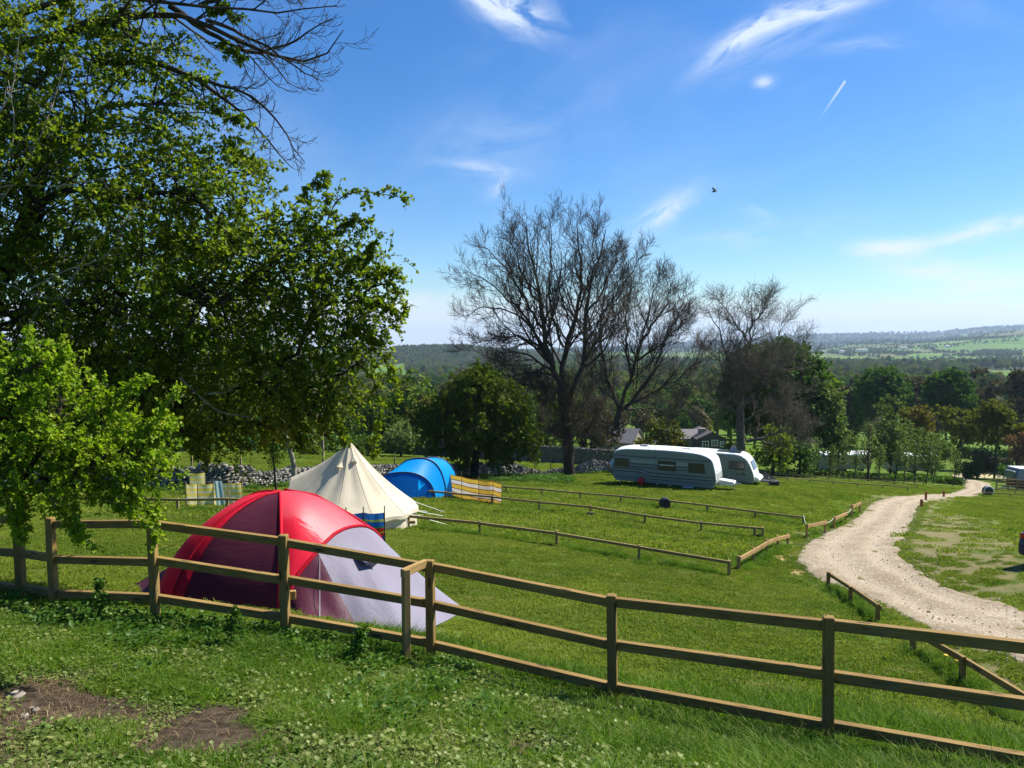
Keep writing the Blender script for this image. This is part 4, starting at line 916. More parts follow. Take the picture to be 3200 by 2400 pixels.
def caravan_base(root, L, W, zb_, x0, x1, axles):
    for ax in axles:
        for sy in (-1, 1): wheel(root, ax, sy*(W/2-.16), .30, .31, .19)
    mb = MB(); mb.box(((x0+x1)/2, 0, zb_-.03), (L*.9, W*.85, .10)); mb.build('chassis', M_BLK, root, world=False)
    mb = MB(); mb.tube([(x1-.3, .55, .42), (x1+1.15, 0, .42)], .035, 6); mb.tube([(x1-.3, -.55, .42), (x1+1.15, 0, .42)], .035, 6); mb.box((x1+1.2, 0, .46), (.35, .09, .1)); mb.tube([(x1+.9, .06, .05), (x1+.9, .06, .75)], .03, 6); mb.tube([(x1+.86, .06, .1), (x1+.94, .06, .1)], .1, 8)
    mb.build('drawbar', M_STEEL, root, world=False)
    for sx in (x0+.5, x1-.5):
        for sy in (-1, 1): MB().box((sx, sy*(W/2-.3), .16), (.07, .07, .34)).build('corner_steady', M_STEEL, root, world=False)
# -- old striped twin-axle caravan; local x runs to its front
cL, cR = at(1925, 1514), at(2228, 1534)
mid = (cL+cR)/2; yaw = -math.radians(25.0)
W1 = 2.25; L1 = (Vector((cR.x, cR.y))-Vector((cL.x, cL.y))).length; L1 = 7.25
ctr = mid+Vector((-math.sin(yaw), math.cos(yaw), 0))*W1/2
ctr.z = hz(ctr.x, ctr.y)
c1 = thing('touring_caravan', 'older twin-axle caravan with black stripes along its shaded side, nearer the camera', 'caravan', ctr, yaw, 'parked touring caravans')
# tilt of the pitch under it
c1.rotation_euler = (0, 0.0, yaw)
x0, x1 = -L1/2, L1/2
prof = rprof([(x0+.20, .30, .15), (x1-.28, .22, .12), (x1-.02, .62, .2), (x1-.08, 1.25, .3), (x1-.32, 2.22, .35), (x1-1.15, 2.52, .6), (0.2, 2.64, 1.2), (x0+.75, 2.56, .5), (x0+.06, 2.34, .28), (x0, 1.2, .4), (x0+.02, .62, .3)])
caravan_shell(c1, prof, W1, M_CWH, M_CSHADE, crown=.16, edge=.09)
ys = -W1/2-.004
def sidewin(root, xa, xb, za, zb_, y, name='window', frame=M_STR, skew=0.0, curt=False):
    p_ = rprof([(xa, za), (xb, za), (xb-skew, zb_), (xa, zb_)], .06, 3); wn = MB().extrude([(a_, b_) for a_, b_ in p_][::-1], y-.018, y+.004).build(name, frame, root, world=False)
    p2 = rprof([(xa+.035, za+.035), (xb-.035, za+.035), (xb-skew-.035, zb_-.035), (xa+.035, zb_-.035)], .05, 3); MB().extrude([(a_, b_) for a_, b_ in p2][::-1], y-.028, y-.012).build('pane', M_GLS, wn, world=False)
    if curt:
        MB().box(((xa+xb)/2, y-.031, zb_-(zb_-za)*.42), ((xb-xa)*.86, .006, .05)).build('blind_bar', M_CWH, wn, world=False)
    return wn
sidewin(c1, x0+.12, x0+1.24, 1.24, 1.90, ys, frame=M_GREYP); sidewin(c1, x0+3.26, x0+4.48, 1.20, 1.86, ys, curt=True); sidewin(c1, x0+5.34, x0+6.48, 1.18, 1.84, ys, skew=.10)
def stripe(root, ptsx, w_=.052, y=None, mat=M_STR, nm='trim_stripe'):
    y = ys if y is None else y; mb = MB()
    for (a_, b_), (c_, d_) in zip(ptsx[:-1], ptsx[1:]):
        mb.add([(a_, y-.009, b_-w_/2), (c_, y-.009, d_-w_/2), (c_, y-.009, d_+w_/2), (a_, y-.009, b_+w_/2), (a_, y+.003, b_-w_/2), (c_, y+.003, d_-w_/2), (c_, y+.003, d_+w_/2), (a_, y+.003, b_+w_/2)], [(0, 1, 2, 3), (3, 2, 6, 7), (0, 4, 5, 1)])
    return mb.build(nm, mat, root, world=False)
stripe(c1, [(x0+.10, 2.05), (x1-.45, 2.02)]); stripe(c1, [(x0+1.25, 1.53), (x0+3.25, 1.53)]); stripe(c1, [(x0+1.25, 1.33), (x0+3.25, 1.33)]); stripe(c1, [(x0+4.48, 1.52), (x0+5.32, 1.52)]); stripe(c1, [(x0+4.48, 1.32), (x0+5.32, 1.32)])
stripe(c1, [(x0+.02, 1.20), (x0+2.1, 1.18), (x0+2.6, .98), (x1-.1, .95)]); stripe(c1, [(x0+.02, .98), (x0+2.1, .96), (x0+2.6, .74), (x1-.06, .73)]); stripe(c1, [(x0+.05, .56), (x1-.06, .50)], .03)
stripe(c1, [(x0+2.0, 1.08), (x0+2.55, .86)], .20, mat=M_GREYP); stripe(c1, [(x0+1.3, 1.72), (x0+3.2, 1.72)], .22, y=ys-.0, mat=M_PALE, nm='pale_panel'); stripe(c1, [(x0+4.5, 1.70), (x0+5.3, 1.70)], .22, mat=M_PALE, nm='pale_panel')
stripe(c1, [(x0+5.65, 1.06), (x0+6.0, 1.06)], .03, mat=M_GREYP, nm='script_badge'); stripe(c1, [(x0+6.15, 1.06), (x0+6.6, 1.06)], .03, mat=M_GREYP, nm='script_badge')
# front end details (faces local +x)
fw = MB().add([(x1-.085, -.80, 1.22), (x1-.085, .80, 1.22), (x1-.33, .78, 1.86), (x1-.33, -.78, 1.86), (x1-.12, -.80, 1.2), (x1-.12, .80, 1.2), (x1-.36, .78, 1.88), (x1-.36, -.78, 1.88)], [(0, 1, 2, 3), (0, 3, 7, 4), (1, 5, 6, 2), (2, 6, 7, 3), (0, 4, 5, 1)]).build('front_window', M_STR, c1, world=False)
MB().add([(x1-.072, -.74, 1.27), (x1-.072, .74, 1.27), (x1-.30, .72, 1.81), (x1-.30, -.72, 1.81)], [(0, 1, 2, 3)]).build('pane', m_plain('painted reflection pane', (.22, .28, .27), .15, .8), fw, world=False)  # pale pane colour stands for the reflection
for zz, xx in ((.82, x1+.008), (.98, x1-.01), (1.12, x1-.035)):
    MB().box((xx, 0, zz), (.02, W1*.86, .03)).build('trim_stripe', M_STR, c1, world=False)
for yy in (-.75, -.25, .25, .75): MB().tube([(x1-.37, yy, 2.0), (x1-.52, yy, 2.19), (x1-.85, yy*.97, 2.36), (x1-1.2, yy*.95, 2.475)], .012, 4).build('roof_seam', M_GREYP, c1, world=False)
for zz, xx in ((2.02, x1-.37), (2.2, x1-.52), (2.36, x1-.83)): MB().tube([(xx, -.95, zz-.04), (xx+.02, -.5, zz+.02), (xx+.03, 0, zz+.04), (xx+.02, .5, zz+.02), (xx, .95, zz-.04)], .012, 4).build('roof_seam', M_GREYP, c1, world=False)
caravan_base(c1, L1, W1, .34, x0, x1, (-.42, .42))
MB().extrude(rprof([(x1+.0, .34), (x1+1.0, .40), (x1+1.0, .62), (x1+.02, .72)], .08), -.42, .42).build('gas_box', M_CWH, c1, world=False)
MB().box((x0+2.0, 0, 2.69), (.55, .45, .12), bev=.03).build('roof_vent', M_GREYP, c1, world=False); MB().box((x0+5.0, 0, 2.66), (.62, .5, .10), bev=.03).build('roof_vent', M_CW2, c1, world=False); MB().tube([(x0+2.5, -.75, 2.45), (x0+2.5, -.75, 2.68)], .04, 6).build('flue', M_BLK, c1, world=False)
mst = MB(); mst.tube([(x0+3.05, ys-.05, 1.25), (x0+3.05, ys-.05, 3.25)], .018, 5); mst.tube([(x0+2.85, ys-.05, 3.22), (x0+3.25, ys-.05, 3.22)], .012, 4); mst.tube([(x0+3.05, ys-.2, 3.1), (x0+3.05, ys+.25, 3.1)], .012, 4); mst.build('aerial_mast', M_GREYP, c1, world=False)
caravan_mat = c1
# -- newer white caravan behind
c2p = at(2372, 1526)
W2, L2_ = 2.2, 6.3; yaw2 = -math.radians(27)
fc = Vector((c2p.x, c2p.y+1.2, 0)); cdir = Vector((math.cos(yaw2), math.sin(yaw2), 0)); cn = Vector((-math.sin(yaw2), math.cos(yaw2), 0))
ctr2 = fc-cdir*(L2_/2-.15)+cn*(W2/2-.2); ctr2.z = hz(ctr2.x+2, ctr2.y)-.02
c2 = thing('touring_caravan', 'newer plain white caravan with a dark rounded side window, parked behind the striped one', 'caravan', ctr2, yaw2, 'parked touring caravans')
x0, x1 = -L2_/2, L2_/2; ys2 = -W2/2-.004
prof = rprof([(x0+.2, .32, .15), (x1-.15, .30, .12), (x1+.0, .6, .25), (x1-.12, 1.15, .5), (x1-.55, 2.15, .6), (x1-1.2, 2.56, .6), (x0+.6, 2.60, .6), (x0, 2.1, .4), (x0, .7, .3)])
caravan_shell(c2, prof, W2, M_CW2, M_CSHADE, crown=.06, edge=.12)
sidewin(c2, x1-2.05, x1-.80, 1.30, 1.98, ys2); sidewin(c2, x1-4.6, x1-3.4, 1.30, 1.98, ys2)
stripe(c2, [(x1-2.3, 1.10), (x1-1.25, 1.06)], .03, ys2, M_GSTR, 'decal'); stripe(c2, [(x1-1.45, .96), (x1-.68, .92)], .08, ys2, M_GSTR, 'decal'); stripe(c2, [(x1-.98, 1.10), (x1-.74, .93)], .14, ys2, M_GSTR, 'decal')
MB().add([(x1-.13, -.62, 1.34), (x1-.13, .62, 1.34), (x1-.42, .60, 2.0), (x1-.42, -.60, 2.0)], [(0, 1, 2, 3)]).build('front_window', m_plain('blue painted reflection pane', (.10, .14, .24), .12, .8), c2, world=False)  # blue of the reflected sky is painted into the pane
caravan_base(c2, L2_, W2, .36, x0, x1, (-.3,))
MB().extrude(rprof([(x1-.06, .42), (x1+.35, .48), (x1+.25, .70), (x1-.06, .85)], .1), -.9, .9).build('front_locker', M_CW2, c2, world=False)
MB().box((x1-2.2, -.1, 2.645), (1.9, .9, .035)).build('solar_panel', M_GLS, c2, world=False)
dsh = MB(); rws = [[Vector((x1-1.7+.30*f*math.cos(2*PI*j/12)*.9-.1*f*f, -.35+.30*f*math.sin(2*PI*j/12)*.4-.20*f, 2.86+.30*f*math.sin(2*PI*j/12))) for j in range(12)] for f in (.05, .5, 1)]; dsh.loft(rws, closed=True); dsh.tube([(x1-1.7, -.3, 2.6), (x1-1.7, -.35, 2.86)], .03, 6); dsh.build('satellite_dish', M_GREYP, c2, world=False, smooth=True)
c2.scale = (.9, .9, .9); c2.location += Vector((.25, 0, 0))
# loose things by the caravans
q_ = at(2002, 1519); mb = MB(); rws = [[Vector((q_.x+r_*math.cos(2*PI*j/10), q_.y-.1+r_*.6*math.sin(2*PI*j/10), q_.z+z_)) for j in range(10)] for r_, z_ in ((.12, 0), (.22, .1), (.27, .3), (.22, .5), (.10, .64))]
mb.loft(rws, closed=True); mb.add(rws[-1], [tuple(range(10))]); tag(mb.build('gas_bottle', M_REDP, smooth=True), 'dark red rounded gas bottle standing against the striped caravan', 'gas bottle')
for px, s_, lb in ((2150, .45, 'long pale doorstep block under the side of the striped caravan'), (2205, .22, 'small pale block under the front corner of the striped caravan')):
    q_ = at(px, 1527); tag(MB().box((q_.x, q_.y+.1, q_.z+.07), (s_*1.6, .25, .14), bev=.02).build('step_block', M_CURT), lb, 'step')
q_ = at(2418, 1519); mb = MB(); mb.tube([(q_.x-.3, q_.y, q_.z+.22), (q_.x+.32, q_.y+.1, q_.z+.22)], .22, 14); wbx = mb.build('water_barrel', M_BLK, auto=40); tag(wbx, 'dark cylindrical water barrel lying by the far low rails', 'water barrel')
q_ = at(2413, 1483); tag(MB().tube([(q_.x-.35, q_.y, q_.z+.25), (q_.x+.35, q_.y+.1, q_.z+.25)], .25, 14).build('water_barrel', M_BLK, auto=40), 'black barrel resting farther off beside the upper far rail', 'water barrel')
q_ = at(2420, 1512)
awn = MB(); awn.add([(q_.x-1.0, q_.y-.3, q_.z), (q_.x-.7, q_.y+.8, q_.z), (q_.x-.75, q_.y+.2, q_.z+.95), (q_.x+.55, q_.y, q_.z+.05), (q_.x+.4, q_.y+.6, q_.z)], [(0, 3, 2), (2, 3, 4), (2, 4, 1), (0, 2, 1)]); tag(awn.build('ground_cover', M_BLK), 'black sheet bundled on the hitch of the white caravan', 'cover')
# disc hanging on the low rail: an end-on water roller
q_ = at(2077, 1591); mb = MB(); mb.tube([(q_.x, q_.y-.12, q_.z+.30), (q_.x, q_.y-.09, q_.z+.30), (q_.x+.02, q_.y+.22, q_.z+.30), (q_.x+.02, q_.y+.25, q_.z+.30)], [.27, .30, .30, .26], 24)
wr_ = mb.build('water_roller', m_plain('navy plastic', (.012, .016, .03), .45), auto=40); tag(wr_, 'round black water roller standing on its side against the low rail', 'water roller')
MB().tube([(q_.x, q_.y-.15, q_.z+.30), (q_.x, q_.y-.12, q_.z+.30)], [.06, .08], 12).build('cap', M_BLK, wr_)
q_ = at(3087, 1549); dr_ = MB().tube([(q_.x, q_.y-.15, q_.z+.48), (q_.x, q_.y-.12, q_.z+.48), (q_.x, q_.y+.3, q_.z+.48)], [.42, .48, .48], 22).build('storage_drum', m_plain('dark green drum', (.02, .04, .04), .4), auto=40); tag(dr_, 'round dark drum with a pale rim beside the far end of the track', 'drum')
ring = [(q_.x+.49*math.cos(a_*PI/12), q_.y-.15, q_.z+.48+.49*math.sin(a_*PI/12)) for a_ in range(-2, 15)]; MB().tube(ring, .05, 6).build('rim', M_CW2, dr_)
# ------------------------------------------------------------ vehicles
M_CARB = m_plain('dark blue car paint', (0.006, 0.009, 0.022), 0.22, 0.7, 0.3, var=.05); M_LAMP = m_plain('red lamp lens', (0.42, 0.01, 0.01), 0.15, 0.6); M_CHR = m_plain('bright trim', (.6, .6, .6), .15, .5, 1.0)
M_SILV = m_plain('silver paint', (0.42, 0.44, 0.46), 0.3, 0.6, 0.5, var=.05)
def car(root, L, W, Ht, paint, estate=True):
    """local +x is the front; the lower body, glasshouse, lamps, bumpers, wheels"""
    x0, x1 = -L/2, L/2; hb = .62*Ht
    low = rprof([(x0+.06, .28, .12), (x1-.08, .26, .12), (x1, .60, .2), (x1-.35, hb-.05, .35), (x1-1.15, hb+.05, .4), (x0+.18, hb+.06, .25), (x0, .62, .2)], .12)
    caravan_like(root, low, W, paint, 'body', .10)
    top = rprof([(x0+.16, hb-.02), (x1-1.05, hb-.02), (x1-1.75, Ht-.03, .4), (x0+.75, Ht, .5), (x0+.32, Ht-.12, .3)], .1)
    caravan_like(root, top, W*.86, paint, 'cabin', .22)
    gl = rprof([(x0+.45, hb+.05), (x1-1.35, hb+.05), (x1-1.88, Ht-.13), (x0+.68, Ht-.13)], .08)
    for sy in (-1, 1):
        MB().extrude(gl if sy < 0 else gl[::-1], sy*(W*.43+.006)-.004, sy*(W*.43+.006)+.004).build('side_window', M_GLS, root, world=False)
    MB().add([(x0+.12, -W*.36, hb+.1), (x0+.12, W*.36, hb+.1), (x0+.42, W*.33, Ht-.15), (x0+.42, -W*.33, Ht-.15)], [(0, 3, 2, 1)]).build('rear_window', M_GLS, root, world=False)
    MB().add([(x1-1.02, -W*.37, hb+.05), (x1-1.02, W*.37, hb+.05), (x1-1.70, W*.33, Ht-.1), (x1-1.70, -W*.33, Ht-.1)], [(0, 1, 2, 3)]).build('windscreen', M_GLS, root, world=False)
    for sy in (-1, 1):
        MB().box((x0+.10, sy*(W/2-.17), hb-.10), (.16, .20, .17), bev=.03).build('tail_light', M_LAMP, root, world=False)
        MB().box((x1-.16, sy*(W/2-.25), .66), (.2, .34, .14), bev=.03).build('headlight', M_CHR, root, world=False)
        MB().box((.35, sy*(W/2+.05), hb+.10), (.14, .18, .13), bev=.03).build('wing_mirror', paint, root, world=False)
        for ax in (x0+.80, x1-.85): wheel(root, ax, sy*(W/2-.10), .33, .33, .21)
    MB().box((x0+.02, 0, .46), (.16, W*.92, .30), bev=.06).build('rear_bumper', m_plain('dark bumper', (.03, .032, .04), .5), root, world=False)
    MB().box((x1-.02, 0, .42), (.14, W*.9, .26), bev=.05).build('front_bumper', M_GREYP, root, world=False)
    MB().box((x0-.005, 0, .80), (.02, .52, .12)).build('number_plate', m_plain('yellow plate', (.7, .55, .05), .4), root, world=False)
def caravan_like(root, prof, W, mat, nm, edge):
    n = len(prof); cx = sum(p[0] for p in prof)/n; cz = sum(p[1] for p in prof)/n; rings = []
    for y, s_ in ((-W/2, .94), (-W/2+edge*.35, .985), (-W/2+edge, 1), (W/2-edge, 1), (W/2-edge*.35, .985), (W/2, .94)):
        rings.append([Vector((cx+(a_-cx)*s_, y*(1-.10*max(0, (b_-cz))), cz+(b_-cz)*s_)) for a_, b_ in prof])
    mb = MB(); mb.loft(rings, closed=True); mb.add(rings[0], [tuple(range(n-1, -1, -1))]); mb.add(rings[-1], [tuple(range(n))]); return mb.build(nm, mat, root, world=False, auto=50)
cr = thing('parked_car', 'dark blue car with only its rear corner showing at the right edge', 'car', (0, 0, 0), 0)
rear = pt(3176, 1748, 24.2); cyaw = math.radians(28); dx = Vector((math.cos(cyaw), math.sin(cyaw), 0)); dy = Vector((-math.sin(cyaw), math.cos(cyaw), 0))
cp_ = rear+dx*2.15-dy*0.2; cp_ = rear+dx*2.25-dy*.85; cr.location = (cp_.x, cp_.y, hz(cp_.x, cp_.y)+.02); cr.rotation_euler = (0, 0, cyaw); car(cr, 4.4, 1.8, 1.6, M_CARB)
cr2 = thing('parked_car', 'dark car mostly hidden behind the rear of the striped caravan, by the drystone wall', 'car', gp(1988, 66), math.radians(8)); cr2.location.z = hz(*cr2.location[:2]); car(cr2, 4.3, 1.75, 1.5, M_CARB)
tq = gp(3240, 98); trl = thing('horse_trailer', 'silver-grey livestock trailer with rusty lower sides behind the paddock fence', 'trailer', tq, math.radians(4))
MB().extrude(rprof([(-2.7, 1.45), (2.6, 1.45), (2.6, 2.75), (-2.25, 2.95), (-2.7, 2.4)], .25), -1.1, 1.1).build('canopy', m_plain('grey tarpaulin', (.25, .25, .31), .45, .4), trl, world=False)
MB().extrude(rprof([(-2.5, 2.93), (2.65, 2.76), (2.65, 2.86), (-2.4, 3.03)], .05), -1.12, 1.12).build('roof', M_CW2, trl, world=False)
MB().extrude(rprof([(-2.6, .55), (2.6, .55), (2.6, 1.44), (-2.6, 1.44)], .05), -1.05, 1.05).build('body', m_plain('rusty red sides', (.12, .035, .025), .8), trl, world=False)
MB().box((-2.9, 0, 2.2), (.5, 1.7, .9), bev=.1).build('front_locker', m_plain('dull green', (.10, .16, .12), .5), trl, world=False)
for ax in (-.5, .5):
    for sy in (-1, 1): wheel(trl, ax, sy*1.0, .36, .36, .22)
MB().tube([(-2.6, .5, .6), (-4.0, 0, .55)], .05, 6).tube([(-2.6, -.5, .6), (-4.0, 0, .55)], .05, 6).build('drawbar', M_STEEL, trl, world=False)

# ------------------------------------------------------------ drystone wall
WL = [(-500,1552,39),(0,1548,40),(350,1542,41.5),(560,1537,42.5),(700,1534,43.5),(850,1524,46.5),(1000,1516,50),(1200,1506,55),(1400,1499,60),(1560,1493,66),(1700,1490,70),(1800,1487,72.5),(1900,1484,75.5),(1990,1481,79)]
HW = [(-500,1.2),(300,1.15),(560,1.3),(640,1.42),(760,1.3),(790,1.0),(850,.92),(900,1.1),(1100,1.1),(1240,1.05),(1500,1.15),(1560,1.12),(1610,1.1),(1650,.75),(1690,.42),(1720,.5),(1745,.62),(1800,.55),(1815,.9),(1850,1.35),(1885,1.2),(1900,1.0),(1990,1.0)]
wp = [gp(a_, d_) for a_, _, d_ in WL]; wsn = np.r_[0, np.cumsum([ (wp[i+1]-wp[i]).length for i in range(len(wp)-1)])]
wpx = np.array([a_ for a_, _, _ in WL]); WX = np.array([tuple(p) for p in wp])
dsw = thing('drystone_wall', 'rough grey limestone drystone wall along the back of the campsite, partly fallen by the big tree', 'wall', wp[4])
SM = [stone_mesh('s', 40+k, boxy=.5, flat=.72) for k in range(7)]
SME = []
for k, (v_, q_, t_) in enumerate(SM):
    SME.append(mesh_np('stone', v_, q_, t_, {'tint': np.full(len(v_), k/7)})); SME[-1].materials.append(M_STONE)
rs = np.random.default_rng(5); stn = []; s_ = 0.0; tot = wsn[-1]
# courses of stones with uneven lengths, on both faces of the wall, rough cope stones on top
def wall_at(s):
    x = np.interp(s, wsn, WX[:, 0]); y = np.interp(s, wsn, WX[:, 1]); p_ = np.interp(s, wsn, wpx); return x, y, np.interp(p_, [a_ for a_, _ in HW], [b_ for _, b_ in HW]), p_
z_ = 0.0; course = 0
while z_ < 1.5:
    ch = rs.uniform(.10, .17); s = rs.uniform(0, .2)
    while s < tot:
        ln = rs.uniform(.13, .50); x, y, h_, p_ = wall_at(s+ln/2); h_ += fnoise(np.array([s*2.0]), np.array([0.0]), 9, 2)[0]*.07
        if z_ < h_:
            top = z_+ch*1.2 >= h_; t2 = wall_at(min(tot, s+ln/2+.3)); a_ = math.atan2(t2[1]-y, t2[0]-x); th_ = .26-.10*z_
            stn.append((x+math.sin(a_)*th_*.6, y-math.cos(a_)*th_*.6+rs.normal(0, .045), z_+ch/2+rs.normal(0, .02), a_+rs.normal(0, .20), ln*rs.uniform(.8, 1.05), .30, ch*(1.6 if top else rs.uniform(.75, 1.25)), top and rs.random() < .6, p_))
            if rs.random() < .35 or top: stn.append((x-math.sin(a_)*th_*.6, y+math.cos(a_)*th_*.6, z_+ch/2, a_+rs.normal(0, .12), ln, .30, ch*1.1, False, p_))
        s += ln*.93
    z_ += ch*.93
for _ in range(260):   # tumbled stones at the gaps and the foot
    p0 = rs.choice([rs.uniform(1630, 1860), rs.uniform(560, 1900)], p=[.65, .35]); s = np.interp(p0, wpx, wsn); x, y, h_, p_ = wall_at(s)
    stn.append((x+rs.normal(0, .3), y-abs(rs.normal(.3, .35)), .06, rs.uniform(0, 3), rs.uniform(.2, .4), .28, .16, False, p_))
stn = [q_ for q_ in stn]
def vis_score(q_):
    return (0 if (545 < q_[8] < 905 or 1500 < q_[8] < 1905) else 1, q_[1])
front = sorted([q_ for q_ in stn], key=lambda q_: (0 if (540 < q_[8] < 780) else 1, -(q_[4]*q_[6])/q_[1]**2))
acc = Acc()
def place(q_, k):
    gz_ = hz(q_[0], q_[1]); R_ = Matrix.Rotation(q_[3], 4, 'Z')
    if q_[7]: R_ = R_@Matrix.Rotation(rs.uniform(.3, .9), 4, 'Y')
    else: R_ = R_@Matrix.Rotation(rs.normal(0, .20), 4, 'Y')
    return Matrix.Translation((q_[0], q_[1], gz_+q_[2]))@R_@Matrix.Diagonal((q_[4]*1.04, q_[5]*1.2, q_[6]*1.35, 1))
inv = Matrix.Translation(-dsw.location)
for k, q_ in enumerate(front):
    M = place(q_, k)
    if k < 300:
        o = bpy.data.objects.new('stone', SME[k % 7]); COL.objects.link(o); o.parent = dsw; o.matrix_local = inv@M
    else:
        v_, qq_, tt_ = SM[k % 7]; A_ = np.array(inv@M); acc.add(v_@A_[:3, :3].T+A_[:3, 3], qq_, tt_, np.full(len(v_), rs.random()))
link('wall_stones', acc.mesh('wall_stones'), M_STONE, dsw, kind='stuff')
# dark rubble core so no light shows through
mb = MB(); core = []
for s in np.linspace(0, tot, 160):
    x, y, h_, p_ = wall_at(s); z0 = hz(x, y); core.append([Vector((x, y-.16, z0-.1)), Vector((x, y-.12, z0+h_*.86)), Vector((x, y+.12, z0+h_*.86)), Vector((x, y+.16, z0-.1))])
mb.loft(core).build('rubble_core', m_plain('dark rubble', (.06, .055, .045), .95, .05, var=.5, scale=8, bump=.8), dsw)
def stake(px, d, h, lb):
    p = gp(px, d); tag(board('stake', p-UPV*.1, p+UPV*h, .09, .09, M_WOODO, None), lb, 'fence stake', 'weathered stakes of the field fence behind the wall')
stake(592, 45, 1.9, 'weathered stake showing over the wall above the pale windbreak'); stake(746, 46.5, 1.8, 'dark split stake standing in the dip of the wall left of the bell tent'); stake(1230, 57.5, 1.9, 'grey stake over the wall between the bell tent and the blue tent'); stake(1672, 71.5, 1.6, 'leaning stake in the gap of the wall left of the big bare tree'); stake(1722, 74, 1.9, 'thin stake behind the fallen wall beside the big bare tree')
# ------------------------------------------------------------ field walls and buildings beyond
M_DWALL = m_stone('dark field wall', (.10, .095, .08), (.17, .16, .135), (.05, .05, .04)); M_SLATE = m_plain('pale slate roof', (.15, .135, .14), .6, var=.15, scale=5, bump=.3); M_RENDER = m_plain('rendered gable', (.34, .29, .20), .8, var=.1); M_DKST = m_plain('dark stone wall', (.075, .07, .065), .9, var=.35, scale=3, bump=.6)
def fieldwall(label, P, h):
    f = thing('field_wall', label, 'wall', P[0], group='dark stone walls beyond the far field'); r_ = np.random.default_rng(len(label)); a_ = Acc()
    for i in range(len(P)-1):
        L_ = (P[i+1]-P[i]).length; n_ = int(L_/.30)
        for zz in np.arange(0.1, h, .22):
            for k in range(n_):
                p = P[i].lerp(P[i+1], (k+r_.random())/n_); v_, q_, t_ = SM[k % 7]; sc = np.array([r_.uniform(.6, .95), .7, r_.uniform(.36, .5)]); a_.add(v_*sc+np.array([p.x, p.y+r_.normal(0, .06), hz(p.x, p.y)+zz])-np.array(tuple(f.location)), q_, t_, np.full(len(v_), r_.random()))
    link('stonework', a_.mesh('stonework'), M_DWALL, f, kind='stuff'); return f
fieldwall('long dark wall in shade behind the big bare tree, across the far field', [gp(1590, 100), gp(1700, 100.5), gp(1820, 101), gp(1930, 102)], 2.2)
fieldwall('dark sloping wall seen above the blue tent, left of the hawthorn', [gp(1290, 104), gp(1400, 103), gp(1500, 102), gp(1590, 101)], 2.0)
def house(label, px, d, w_, dep, eave, ridge, yaw, wallm, roofm, wins=(), chim=None, name='stone_house', front=-1):
    p = gp(px, d); h_ = thing(name, label, 'house', p, yaw)
    # gable faces the camera: ridge along local y
    MB().add([(-w_/2, 0, 0), (w_/2, 0, 0), (w_/2, 0, eave), (0, 0, ridge), (-w_/2, 0, eave), (-w_/2, dep, 0), (w_/2, dep, 0), (w_/2, dep, eave), (0, dep, ridge), (-w_/2, dep, eave)], [(0, 1, 2, 3, 4), (9, 8, 7, 6, 5), (0, 4, 9, 5), (1, 6, 7, 2)]).build('wall', wallm, h_, world=False)
    rf = MB()
    for sx in (-1, 1):
        a_ = Vector((sx*(w_/2+.3), -.25, eave-.30*(ridge-eave)/(w_/2))); b_ = Vector((0, -.25, ridge+.02)); n_ = Vector((0, 0, .16))
        c_, d_2 = a_+Vector((0, dep+.5, 0)), b_+Vector((0, dep+.5, 0)); rf.add([a_, b_, d_2, c_, a_+n_, b_+n_, d_2+n_, c_+n_], [(0, 1, 2, 3), (4, 7, 6, 5), (0, 4, 5, 1), (3, 2, 6, 7), (0, 3, 7, 4)])
    ro = rf.build('roof', roofm, h_, world=False)
    if chim:
        MB().box((chim[0], chim[1], chim[2]), (chim[3], chim[3], chim[4])).build('chimney', wallm, ro, world=False)
    for (wx, wz, ww, wh) in wins:
        f = MB()
        for a_, b_, c_, e_ in ((wx, wz-wh/2, ww+.2, .14), (wx, wz+wh/2, ww+.2, .14), (wx-ww/2, wz, .14, wh), (wx+ww/2, wz, .14, wh), (wx, wz, .06, wh), (wx, wz, ww, .06)): f.box((a_, -.06, b_), (c_, .14, e_))
        fo = f.build('window', M_CWH, h_, world=False); MB().box((wx, -.02, wz), (ww, .06, wh)).build('pane', M_GLS, fo, world=False)
    return h_
hg = house('dark stone house with white-framed windows in its gable, behind the caravans', 2229, 150, 5.4, 10, 6.3, 7.6, math.radians(0), M_DKST, M_DKST, wins=((.5, 5.65, 1.1, 1.0), (1.9, 5.4, .65, .95), (-1.25, 5.3, 1.1, 1.3)))
_p = pt(2219, 1352, 150); hg.location.z = _p.z-7.6
hb_ = house('stone farmhouse roof with a tall pale chimney gable, left of the dark gable', 2130, 156, 4.0, 8, 5.2, 6.6, math.radians(90), M_RENDER, M_SLATE); hb_.location = pt(2185, 1400, 156)-Vector((0, 0, 3.0))
MB().box((-2.5, .1, 5.0), (.8, 1.45, 4.4)).build('chimney', M_RENDER, hb_, world=False)
hc_ = house('pale slate roofed barn half hidden behind the bare branches left of the caravans', 2010, 160, 7.0, 9, 5.0, 7.4, math.radians(62), M_RENDER, M_SLATE); hc_.location = pt(1995, 1400, 160)-Vector((0, 0, 3.6))
